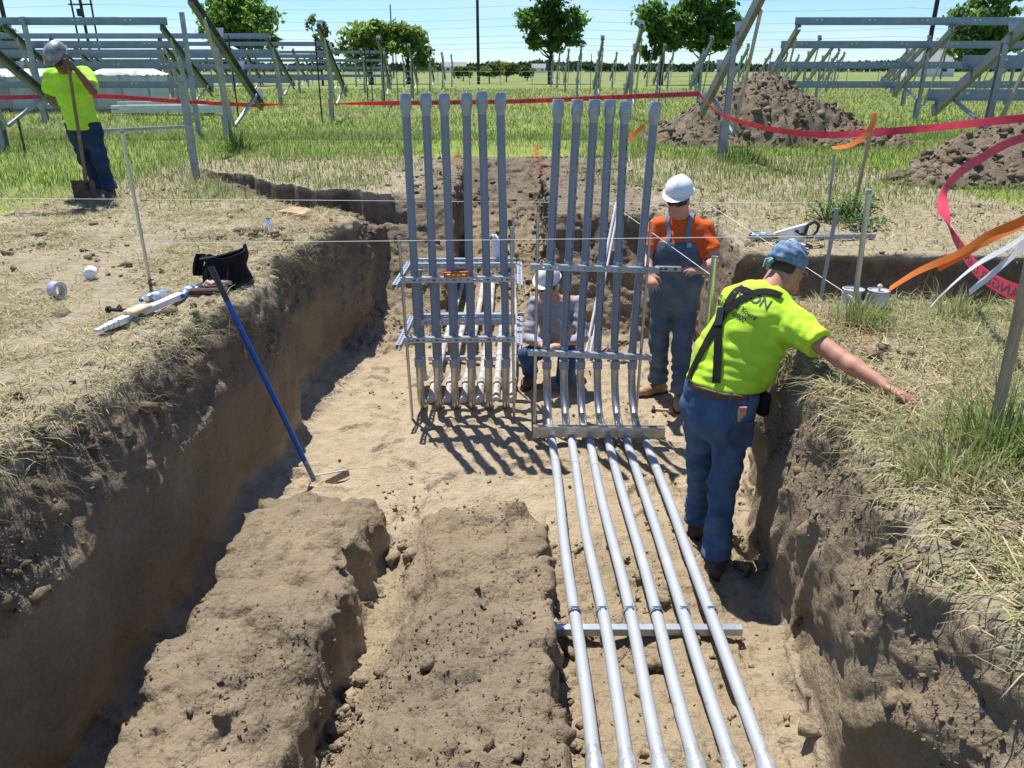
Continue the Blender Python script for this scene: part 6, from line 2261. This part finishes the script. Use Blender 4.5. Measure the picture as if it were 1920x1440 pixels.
# ================================================================== A: man with suspenders leaning on the right bank
def man_a():
    J = J_(pelvis=(1.10, 3.76, -.20), chest=(1.25, 3.84, .13), neck=(1.345, 3.925, .325), head=(1.452, 4.01, .425),
           shL=(1.190, 3.935, .280), shR=(1.43, 3.75, .205), elL=(1.36, 4.15, .13), wrL=(1.62, 4.27, .045),
           elR=(1.572, 3.485, .120), wrR=(1.695, 3.255, .070),
           hipL=(1.025, 3.815, -.275), hipR=(1.170, 3.71, -.285), knL=(1.075, 3.93, -.70), knR=(1.155, 3.70, -.69),
           anL=(1.12, 4.00, -1.10), anR=(1.125, 3.60, -1.10))
    f_ = nrm((.55, .83, 0)); J['fwd'] = f_
    t = thing('person', 'worker in yellow shirt, black suspenders and blue bandana leaning on the right bank', 'person', (1.12, 3.8, -1.2), GP)
    B = Fig()
    limb_body(B, J, 1.05)
    hf = nrm((.86, .34, -.34))
    P, A = add_head(B, J['head'], hf, (.25, .2, 1))
    B.cap(J['neck'], J['head'] - A[2] * .05 - A[1] * .03, .066, .062, k=.03)
    add_hand(B, J['wrR'], (.52, -.82, -.15), (-.15, -.2, -1), (.85, .5, 0), curl=.16, spread=.07, thumb_in=.05)
    add_hand(B, J['wrL'], (.9, .15, -.25), (.1, -.5, -.8), (0, -.6, .4), curl=.75)
    B.mesh('body', .0082, SKIN_A, t)
    face_parts(P, A, t, glasses=False)
    # spectacles
    r_, ff_, u = A
    sp = MB()
    for sg in (-1, 1):
        pts = [P(sg * .032 + .020 * math.cos(a), .098, .004 + .016 * math.sin(a)) for a in np.linspace(0, 2 * math.pi, 17)]
        sp.tube(pts, .0017, n=5, cap=False)
        sp.tube([P(sg * .052, .096, .008), P(sg * .083, .02, .012), P(sg * .086, -.015, .008)], .0016, n=5)
    sp.build('spectacles', GALV_DULL, t, smooth=True)
    # shirt
    S = Fig()
    tor = J['chest'] - J['pelvis']
    S.cap(J['pelvis'] + V3(-.006, 0, .01), J['pelvis'] + tor * .55 + f_ * .03 + V3(-.02, .01, 0), .192, .216, k=.05, flat=(f_, .80))
    S.cap(J['pelvis'] + tor * .5 + f_ * .03 + V3(-.02, .01, 0), J['chest'] + V3(-.008, .01, .03), .216, .200, k=.06, flat=(f_, .76))
    S.cap(J['chest'], J['neck'] - V3(.03, .03, .05), .17, .095, k=.06, flat=(f_, .85))
    for q in 'LR':
        S.cap(J['neck'] * .55 + J['sh' + q] * .45 - V3(0, 0, .015), J['sh' + q], .080, .080, k=.09)
        sl = .60 if q == 'R' else .8
        e = J['sh' + q] * (1 - sl) + J['el' + q] * sl
        S.cap(J['sh' + q] - V3(0, 0, .01), e, .086, .080, k=.045, cut1=True)
    S.cap(J['neck'] - V3(.02, .02, .04), J['neck'] + V3(.012, .012, .004), .082, .068, k=.02, cut1=True)
    wst = J['pelvis'] + V3(.012, .006, .068)
    axw = nrm((.10, .05, 1))
    S.clip(wst, -axw)
    S.mesh('shirt', .0085, HIVIS, t, wrinkle=.0095, wf=8, seed=3,
           fold=[((1.42, 3.76, .12), (.6, .2, .7), 110, .009, .13), ((1.20, 3.70, -.02), (.25, .1, 1), 85, .007, .16), ((1.10, 3.70, -.09), (.1, .1, 1), 120, .006, .12), ((1.30, 3.66, .0), (.6, 0, .9), 90, .008, .15), ((1.46, 3.68, .16), (.5, -.8, .1), 120, .006, .09)])
    bv = S.bvh()
    # jeans and belt
    T_ = Fig()
    trousers(T_, J, 1.02, cuff=.086)
    T_.cap(J['pelvis'] - V3(0, 0, .08), wst, .178, .178, k=.05, flat=(f_, .84))
    T_.clip(wst + axw * .002, axw)
    T_.mesh('jeans', .0085, DENIM, t, wrinkle=.0090, wf=7, seed=8,
            fold=[((1.13, 3.66, -1.0), (0, .1, 1), 110, .006, .16), ((1.12, 3.98, -1.0), (0, .1, 1), 110, .006, .16), ((1.14, 3.70, -.66), (.2, .1, 1), 90, .005, .14), ((1.10, 3.76, -.36), (.5, -.3, 1), 80, .005, .12)])
    jb = T_.bvh()
    Bl = Fig()
    Bl.cap(wst - axw * .1, wst + axw * .06, .190, .190, k=.02, flat=(f_, .845))
    Bl.clip(wst + axw * .004, axw); Bl.clip(wst - axw * .036, -axw)
    belt = Bl.mesh('belt', .0085, mat('belt_leather', (.12, .062, .035), rough=.6, var=.2, vscale=12), t, smooth_it=0)
    for (x, y) in ((.99, 3.70), (1.10, 3.60), (1.20, 3.60)):
        snap_strip(jb, [(x, y, -.20), (x, y, -.17), (x + .01, y, -.115)], .012, DENIM, 'belt_loop', t, off=.018, n=8)
    boot(J['anR'] + V3(0, 0, -.005), (.35, .94, 0), BOOTL, t)
    boot(J['anL'] + V3(0, 0, -.005), (.45, .9, 0), BOOTL, t)
    # suspenders: cross on the back
    S1 = [(0.835, 3.4, 0.040), (0.85, 3.4, 0.082), (0.905, 3.4, 0.22), (0.961, 3.4, 0.349), (1.013, 3.4, 0.475), (1.054, 3.4, 0.537), (1.079, 3.4, 0.551)]
    S2 = [(0.97, 3.4, 0.022), (0.969, 3.4, 0.068), (0.963, 3.4, 0.207), (0.961, 3.4, 0.349), (1.054, 3.4, 0.438), (1.135, 3.4, 0.468), (1.189, 3.4, 0.463), (1.218, 3.4, 0.443)]
    SP = [(0.958, 3.4, 0.306), (0.961, 3.4, 0.349), (0.966, 3.4, 0.392)]
    bk = -Vector(f_)
    eye = Vector((0, 0, 1.4))
    def on_back(p):
        p = Vector(p)
        h = bv.ray_cast(p, (p - eye).normalized())
        return (h[0], h[1]) if h[0] is not None else bv.find_nearest(p + (p - eye).normalized() * .4)[:2]
    def strap(name, pts, w, m, off, n=44):
        P_ = smooth_path(pts, n)
        H = [on_back(p) for p in P_]
        L_ = [h[0] + h[1] * off for h in H]
        for _ in range(14):
            L_ = [L_[0]] + [L_[i] * .5 + (L_[i - 1] + L_[i + 1]) * .25 for i in range(1, n - 1)] + [L_[-1]]
        N_ = [h[1] for h in H]
        for _ in range(40):
            N_ = [N_[0]] + [(N_[i] * .5 + (N_[i - 1] + N_[i + 1]) * .25).normalized() for i in range(1, n - 1)] + [N_[-1]]
        W = [N_[i].cross((L_[min(i + 1, n - 1)] - L_[max(i - 1, 0)]).normalized()).normalized() for i in range(n)]
        return MB().strip(L_, W, w, th=.002).build(name, m, t, smooth=40)
    strap('suspender', S1, .042, BLACK, .009)
    strap('suspender', S2, .042, BLACK, .0125)
    strap('cross_patch', SP, .052, mat('strap_patch', (.02, .02, .022), rough=.35), .017, n=8)
    # seat pocket with pencils
    snap_strip(jb, [(1.20, 3.55, -.26), (1.19, 3.55, -.335), (1.185, 3.55, -.41)], .135, mat('denim_pocket', (.030, .058, .115), col2=(.06, .10, .17), rough=.85, vscale=7, bump=.2, bscale=420), 'pocket', t, off=.008, n=10)
    for k in range(4):
        MB().box((1.150 + .011 * k, 3.575 + .004 * k, -.225), (.009, .006, .075), Matrix.Rotation(.05 * k - .1, 3, 'Y')).build('pencil', mat('pencil_yellow', (.70, .42, .18), rough=.5), t)
    MB().bbox((1.168, 3.578, -.188), (.042, .014, .022), .004).build('pencil_band', mat('eraser_pink', (.62, .20, .20), rough=.6), t)
    # pouch on the right hip
    MB().bbox((1.305, 3.70, -.21), (.06, .085, .13), .018, Matrix.Rotation(.4, 3, 'Z')).build('phone_pouch', BLACK, t)
    # bandana
    Hd = Fig()
    hc = P(0, -.012, .036)
    Hd.ell(hc, (.092, .112, .100), A, k=.01)
    Hd.ell(P(0, -.03, .06), (.090, .098, .085), A, k=.03)
    Hd.clip(P(0, 0, .018), -nrm(A[2] * .96 + A[1] * .10))
    band = mat('bandana_blue', (.085, .155, .27), col2=(.20, .29, .40), rough=.8, vscale=38, bump=.25, bscale=60, detail=2)
    bo = Hd.mesh('bandana', .008, band, t, wrinkle=.0055, wf=12, seed=4, fold=[(hc, A[1] * .4 + A[2], 140, .004, .2)])
    kb = P(0, -.118, .02)
    MB().tube([kb, kb + V3(-.02, -.01, -.01), kb + V3(-.025, -.02, -.05)], [.016, .014, .006], n=8).tube([kb, kb + V3(-.03, .0, .0), kb + V3(-.045, -.01, -.035)], [.014, .012, .005], n=8).build('knot', mat('bandana_knot', (.22, .33, .33), rough=.8, var=.3), bo, smooth=True)
    H_ = Fig()
    H_.ell(P(0, -.022, .004), (.081, .086, .075), A, k=.01)
    H_.clip(P(0, .022, 0), A[1]); H_.clip(P(0, -.02, .03), A[2]); H_.clip(P(0, 0, -.052), -(A[2] * .9 - A[1] * .3))
    H_.mesh('hair', .008, HAIR, t)
    # lettering printed on the back
    def back_print(txt, p0, p1, size):
        """text laid from p0 towards p1 and pressed onto the shirt"""
        vs_, fs_ = text_tris(txt, size * 1.3, bold=size * .022)
        p0, p1 = Vector(p0), Vector(p1)
        ex = (p1 - p0).normalized()
        nv = (p0 - eye).normalized()
        ey = ex.cross(nv).normalized()
        if ey.z < 0: ey = -ey
        out = []
        for v in vs_:
            h = on_back(p0 + ex * v.x + ey * v.y)
            out.append(h[0] + h[1] * .003)
        MB().add(out, fs_).build('back_print', INK, t)
    back_print('RTON', (1.000, 3.4, .470), (1.167, 3.4, .380), 0.052)
    back_print('R', (1.051, 3.4, 0.423), (1.12, 3.4, 0.387), 0.026)
    back_print('e', (0.936, 3.4, 0.448), (0.995, 3.4, 0.418), 0.026)
    back_print('s Yours', (1.02, 3.4, 0.392), (1.117, 3.4, 0.334), 0.028)
    back_print('(81', (0.92, 3.4, 0.423), (0.974, 3.4, 0.392), 0.026)
    back_print('-0900', (0.998, 3.4, 0.365), (1.07, 3.4, 0.319), 0.027)
man_a()

# ================================================================== B: man in overalls and white hard hat
def man_b():
    J = J_(pelvis=(1.335, 6.16, -.24), chest=(1.335, 6.15, .10), neck=(1.325, 6.12, .315), head=(1.278, 6.045, .475),
           shR=(1.150, 6.20, .235), shL=(1.515, 6.11, .240), elR=(1.060, 6.07, .00), wrR=(1.065, 5.85, -.055),
           elL=(1.600, 5.96, .01), wrL=(1.420, 5.765, -.012),
           hipR=(1.245, 6.19, -.28), hipL=(1.420, 6.13, -.28), knR=(1.235, 6.15, -.72), knL=(1.405, 6.05, -.72),
           anR=(1.262, 6.20, -1.10), anL=(1.415, 5.98, -1.10))
    f_ = nrm((-.30, -.95, 0)); J['fwd'] = f_
    t = thing('person', 'worker in orange shirt, denim overalls and white hard hat holding a level', 'person', (1.33, 6.1, -1.2), GP)
    B = Fig()
    limb_body(B, J, 1.06)
    P, A = add_head(B, J['head'], (-.45, -.84, -.30), (-.05, -.2, 1))
    B.cap(J['neck'], J['head'] - A[2] * .05 - A[1] * .03, .068, .064, k=.03)
    add_hand(B, J['wrL'], (-.75, -.62, .20), (-.35, .2, -.6), (-.2, -.3, .9), curl=.42, thumb_in=.5)
    add_hand(B, J['wrR'], (.12, -.72, -.55), (.3, .3, -.8), (.9, .2, .2), curl=.42)
    B.mesh('body', .0092, SKIN_B, t)
    face_parts(P, A, t)
    hard_hat(P, A, t, HATW)
    S = Fig()
    S.cap(J['pelvis'], J['chest'] - V3(0, 0, .04) + f_ * .02, .185, .195, k=.05, flat=(f_, .86))
    S.cap(J['chest'] - V3(0, 0, .05) + f_ * .02, J['chest'] + V3(0, 0, .06), .195, .185, k=.05, flat=(f_, .80))
    S.cap(J['chest'] + V3(0, 0, .04), J['neck'] - V3(0, 0, .06), .17, .10, k=.06, flat=(f_, .85))
    for q in 'LR':
        S.cap(J['neck'] * .55 + J['sh' + q] * .45 + V3(0, 0, -.002), J['sh' + q] - V3(0, 0, .008), .074, .074, k=.06)
        e = J['sh' + q] * .30 + J['el' + q] * .70
        S.cap(J['sh' + q] - V3(0, 0, .01), e, .076, .078, k=.04, cut1=True)
    S.cap(J['neck'] - V3(0, 0, .06), J['neck'] + V3(0, -.006, .012), .092, .078, k=.02, cut1=True)
    S.clip((0, 0, -.10), (0, 0, -1))
    S.mesh('shirt', .009, ORANGE, t, wrinkle=.008, wf=7, seed=12, fold=[((1.56, 6.0, .1), (.3, .2, 1), 90, .005, .13), ((1.30, 5.98, .1), (.4, 0, 1), 80, .004, .15)])
    sb = S.bvh()
    # overalls: trousers plus bib
    T_ = Fig()
    trousers(T_, J, 1.08, cuff=.088)
    T_.cap(J['pelvis'] - V3(0, 0, .05), J['pelvis'] + V3(0, 0, .13) + f_ * .012, .188, .197, k=.05, flat=(f_, .87))
    T_.clip((0, 0, -.105), (0, 0, 1))
    ov = T_.mesh('overalls', .009, DENIM_G, t, wrinkle=.009, wf=6, seed=15, fold=[((1.25, 6.15, -1.0), (0, .1, 1), 90, .006, .16), ((1.41, 6.02, -1.0), (0, .1, 1), 90, .006, .16)])
    Bb = Fig()
    Bb.cap(J['pelvis'] + f_ * .03, J['chest'] - V3(0, 0, .04) + f_ * .03, .190, .199, k=.05, flat=(f_, .87))
    Bb.cap(J['chest'] - V3(0, 0, .05) + f_ * .03, J['chest'] + V3(0, 0, .06) + f_ * .012, .199, .190, k=.05, flat=(f_, .82))
    rr = nrm(np.cross(f_, V3(0, 0, 1)))
    c = J['chest']
    Bb.clip((0, 0, .155), (0, 0, 1)); Bb.clip((0, 0, -.12), (0, 0, -1))
    Bb.clip(c + f_ * .06, -f_)
    for sg in (-1, 1):
        Bb.clip(c + rr * sg * .125 + V3(0, 0, .10), nrm(rr * sg + V3(0, 0, .38)))
    bb = Bb.mesh('bib', .009, DENIM_G, t, wrinkle=.003, wf=8, seed=17)
    bbv = Bb.bvh()
    snap_strip(bbv, [c + f_ * .3 + V3(-.03, 0, .0), c + f_ * .3 + V3(-.03, 0, -.10)], .10, mat('denim_pocket_grey', (.07, .10, .14), rough=.85, var=.15), 'bib_pocket', t, off=.004, n=8)
    MB().bbox(c + f_ * .195 + rr * .045 + V3(0, 0, -.055), (.028, .006, .028), .002, Matrix.Rotation(.3, 3, 'Z')).build('sewn_label', mat('label_cloth', (.62, .50, .45), col2=(.55, .16, .10), vscale=60), t)
    for sg in (-1, 1):
        top = J['neck'] * .45 + J['shR' if sg > 0 else 'shL'] * .55
        snap_strip(sb, [c + f_ * .25 + rr * sg * .095 + V3(0, 0, .045), c + f_ * .22 + rr * sg * .10 + V3(0, 0, .13), top + f_ * .06 + V3(0, 0, .12), top - f_ * .06 + V3(0, 0, .10)], .036, mat('denim_strap', (.16, .21, .30), rough=.85, var=.15), 'overall_strap', t, off=.007, n=30)
        MB().bbox(c + f_ * .187 + rr * sg * .095 + V3(0, 0, .045), (.04, .01, .035), .004, Matrix.Rotation(.3, 3, 'Z')).build('buckle', STRUT, t)
    boot(J['anR'] + V3(0, 0, -.01), (-.9, -.42, 0), BOOTT, t, L=.30)
    boot(J['anL'] + V3(0, 0, -.01), (-.25, -.96, 0), BOOTT, t, L=.30)
    H_ = Fig()
    H_.ell(P(0, -.02, .01), (.080, .086, .08), A, k=.01)
    H_.clip(P(0, .01, 0), A[1]); H_.clip(P(0, 0, .06), A[2]); H_.clip(P(0, 0, -.035), -A[2])
    H_.mesh('hair', .009, mat('brown_hair', (.12, .06, .03), rough=.6), t)
man_b()

# ================================================================== C: kneeling man behind the right rack
def man_c():
    J = J_(pelvis=(.42, 6.66, -.90), chest=(.385, 6.53, -.60), neck=(.355, 6.47, -.435), head=(.300, 6.40, -.295),
           shR=(.200, 6.50, -.490), shL=(.560, 6.49, -.480), elR=(.145, 6.34, -.755), wrR=(.250, 6.13, -.735),
           elL=(.600, 6.30, -.735), wrL=(.410, 6.13, -.720),
           hipR=(.335, 6.66, -.93), hipL=(.515, 6.65, -.93), knR=(.125, 6.28, -.885), knL=(.455, 6.26, -1.10),
           anR=(.165, 6.42, -1.09), anL=(.52, 6.72, -1.08))
    f_ = nrm((-.2, -.97, 0)); J['fwd'] = f_
    t = thing('person', 'worker in grey long-sleeved shirt and white hard hat kneeling behind the right rack', 'person', (.38, 6.5, -1.2), GP)
    B = Fig()
    limb_body(B, J, 1.0)
    P, A = add_head(B, J['head'], (-.34, -.90, -.26), (-.05, -.2, 1))
    B.cap(J['neck'], J['head'] - A[2] * .05 - A[1] * .03, .060, .056, k=.03)
    add_hand(B, J['wrR'], (.45, -.85, .05), (.2, .0, -.9), (.9, .3, .2), curl=.5)
    add_hand(B, J['wrL'], (-.55, -.80, .05), (-.2, .0, -.9), (-.9, .2, .2), curl=.5)
    B.mesh('body', .0092, SKIN_B, t)
    face_parts(P, A, t)
    hard_hat(P, A, t, HATW)
    S = Fig()
    S.cap(J['pelvis'], J['chest'], .155, .165, k=.05, flat=(f_, .85))
    S.cap(J['chest'], J['neck'] - V3(0, 0, .05), .155, .09, k=.05, flat=(f_, .85))
    for q in 'LR':
        S.cap(J['neck'] * .5 + J['sh' + q] * .5 - V3(0, 0, .02), J['sh' + q], .068, .070, k=.05)
        S.cap(J['sh' + q], J['el' + q], .068, .058, k=.03)
        S.cap(J['el' + q], J['wr' + q], .058, .042, k=.025, cut1=True)
    S.cap(J['neck'] - V3(0, 0, .05), J['neck'] + V3(0, -.01, -.005), .078, .064, k=.02, cut1=True)
    S.clip(J['pelvis'] + V3(0, 0, .0), (0, -.35, -1))
    S.mesh('shirt', .009, GREYSH, t, wrinkle=.009, wf=8, seed=22, fold=[((.38, 6.4, -.7), (.2, 0, 1), 90, .005, .15)])
    sb = S.bvh()
    MB().tube([sb.find_nearest(Vector((.40, 6.3, -.58)))[0] + Vector((0, -.006, 0)), sb.find_nearest(Vector((.425, 6.3, -.655)))[0] + Vector((0, -.006, 0))], .004, n=6).build('pen', WHITE, t)
    T_ = Fig()
    trousers(T_, J, .95, cuff=.078)
    T_.mesh('jeans', .009, mat('denim_dark_blue', (.025, .065, .17), col2=(.045, .10, .23), rough=.85, vscale=7, bump=.2, bscale=420), t, wrinkle=.005, wf=7, seed=25)
    boot(J['anR'] + V3(0, 0, -.005), (-.3, -.95, 0), BOOTL, t)
    F = Fig()
    F.cap(J['anL'], J['anL'] + V3(.02, .16, -.05), .045, .042, k=.02).cap(J['anL'] + V3(.02, .16, -.05), J['anL'] + V3(.02, .18, -.09), .042, .036, k=.02)
    F.mesh('boot', .009, BOOTL, t)
man_c()

# ================================================================== D: man leaning on a shovel at the left
def man_d():
    J = J_(pelvis=(-4.92, 9.35, .80), chest=(-4.92, 9.26, 1.17), neck=(-4.905, 9.17, 1.385), head=(-4.870, 9.03, 1.500),
           shR=(-5.105, 9.24, 1.335), shL=(-4.715, 9.20, 1.350), elR=(-5.295, 9.44, 1.150), wrR=(-5.14, 9.52, .985),
           elL=(-4.560, 9.00, 1.185), wrL=(-4.665, 8.93, 1.405),
           hipR=(-5.015, 9.37, .74), hipL=(-4.825, 9.33, .74), knR=(-4.985, 9.36, .42), knL=(-4.745, 9.24, .42),
           anR=(-4.93, 9.50, .10), anL=(-4.690, 9.22, .10))
    f_ = nrm((.05, -.99, 0)); J['fwd'] = f_
    t = thing('person', 'worker in yellow shirt and patterned cap leaning on a shovel at the left', 'person', (-4.85, 9.35, 0), GP)
    B = Fig()
    limb_body(B, J, 1.0)
    P, A = add_head(B, J['head'], (-.25, -.72, -.62), (-.1, -.5, .9))
    B.cap(J['neck'], J['head'] - A[2] * .05 - A[1] * .03, .060, .058, k=.03)
    add_hand(B, J['wrR'], (.6, .0, -.5), (.3, -.9, 0), (.4, 0, .6), curl=.5)
    add_hand(B, J['wrL'], (-.28, -.35, .85), (-.75, -.4, -.1), (-.3, .8, .2), curl=.62)
    B.mesh('body', .010, SKIN_D, t)
    face_parts(P, A, t)
    G_ = Fig()
    add_hand(G_, J['wrL'] - V3(0, 0, .02), (-.28, -.35, .85), (-.75, -.4, -.1), (-.3, .8, .2), curl=.62)
    G_.mesh('glove', .008, mat('grey_glove', (.09, .09, .10), rough=.85, var=.2), t, grow=.0035)
    hard_hat(P, A, t, mat('camo_hat', (.10, .115, .14), col2=(.30, .32, .34), rough=.45, vscale=11, detail=3), name='patterned_hard_hat', size=1.04)
    st = MB()
    q = P(.03, .112, .105)
    st.bbox(q, (.05, .012, .028), .003, Matrix.Rotation(-.3, 3, 'X') @ Matrix.Rotation(.25, 3, 'Z'))
    st.build('sticker', mat('orange_sticker', (.60, .22, .06), rough=.5), t)
    S = Fig()
    S.cap(J['pelvis'] - V3(0, 0, .05), J['chest'], .185, .185, k=.05, flat=(f_, .85))
    S.cap(J['chest'], J['neck'] - V3(0, 0, .05), .178, .10, k=.06, flat=(f_, .85))
    for q_ in 'LR':
        S.cap(J['neck'] * .5 + J['sh' + q_] * .5 - V3(0, 0, .02), J['sh' + q_], .080, .084, k=.05)
        e = J['sh' + q_] * .22 + J['el' + q_] * .78
        S.cap(J['sh' + q_], e, .088, .090, k=.04, cut1=True)
    S.cap(J['neck'] - V3(0, 0, .05), J['neck'] + V3(0, -.01, -.005), .085, .070, k=.02, cut1=True)
    S.clip((0, 0, .765), (0, 0, -1))
    S.mesh('shirt', .0095, HIVIS_D, t, wrinkle=.010, wf=6, seed=32, fold=[((-4.95, 9.1, 1.0), (.4, 0, 1), 60, .006, .2)])
    T_ = Fig()
    trousers(T_, J, 1.05, cuff=.088)
    T_.cap(J['pelvis'] - V3(0, 0, .08), J['pelvis'] + V3(0, 0, .05), .175, .178, k=.05, flat=(f_, .84))
    T_.clip((0, 0, .85), (0, 0, 1))
    T_.mesh('jeans', .0095, DENIM_N, t, wrinkle=.009, wf=6, seed=35)
    boot(J['anR'], (-.1, -1, 0), BOOTL, t)
    boot(J['anL'], (.25, -.96, 0), BOOTL, t)
    # the shovel he leans on
    s = thing('shovel', 'wood-handled square shovel under the hands of the leaning man', 'shovel', (-4.88, 9.05, 0))
    MB().tube([(-4.845, 9.02, .22), (-4.775, 8.95, .9), (-4.705, 8.88, 1.56)], [.019, .018, .016], n=12).build('handle', mat('shovel_wood', (.20, .125, .075), rough=.7, var=.25, vscale=12, stretch=(4, 4, .6)), s, smooth=True)
    MB().tube([(-4.86, 9.04, .12), (-4.838, 9.01, .36)], [.024, .020], n=12).build('socket', DARKSTEEL, s, smooth=True)
    vs_, fs_ = [], []
    n, mm = 10, 8
    for sgn in (0, 1):
        for i in range(n + 1):
            for j in range(mm + 1):
                u, v = i / n * 2 - 1, j / mm
                w = .135 - .01 * v
                zz = .24 - .245 * v
                y = 9.03 + .03 * v - .05 * (u * u) + .006 * sgn - (.02 if v < .08 else 0)
                vs_.append((-4.862 - .03 * v + w * u, y, zz - (.02 * u * u if v > .9 else 0)))
    k = (n + 1) * (mm + 1)
    for i in range(n):
        for j in range(mm):
            a = i * (mm + 1) + j
            fs_.append((a, a + 1, a + mm + 2, a + mm + 1))
            fs_.append((k + a, k + a + mm + 1, k + a + mm + 2, k + a + 1))
    for i in range(n):
        a = i * (mm + 1)
        fs_.append((a, a + mm + 1, k + a + mm + 1, k + a))
        a = a + mm
        fs_.append((a, k + a, k + a + mm + 1, a + mm + 1))
    for j in range(mm):
        fs_.append((j, k + j, k + j + 1, j + 1))
        a = n * (mm + 1) + j
        fs_.append((a, a + 1, k + a + 1, k + a))
    MB().add(vs_, fs_).build('blade', mat('muddy_blade', (.16, .11, .065), col2=(.07, .06, .05), rough=.7, vscale=14), s, smooth=50)
man_d()
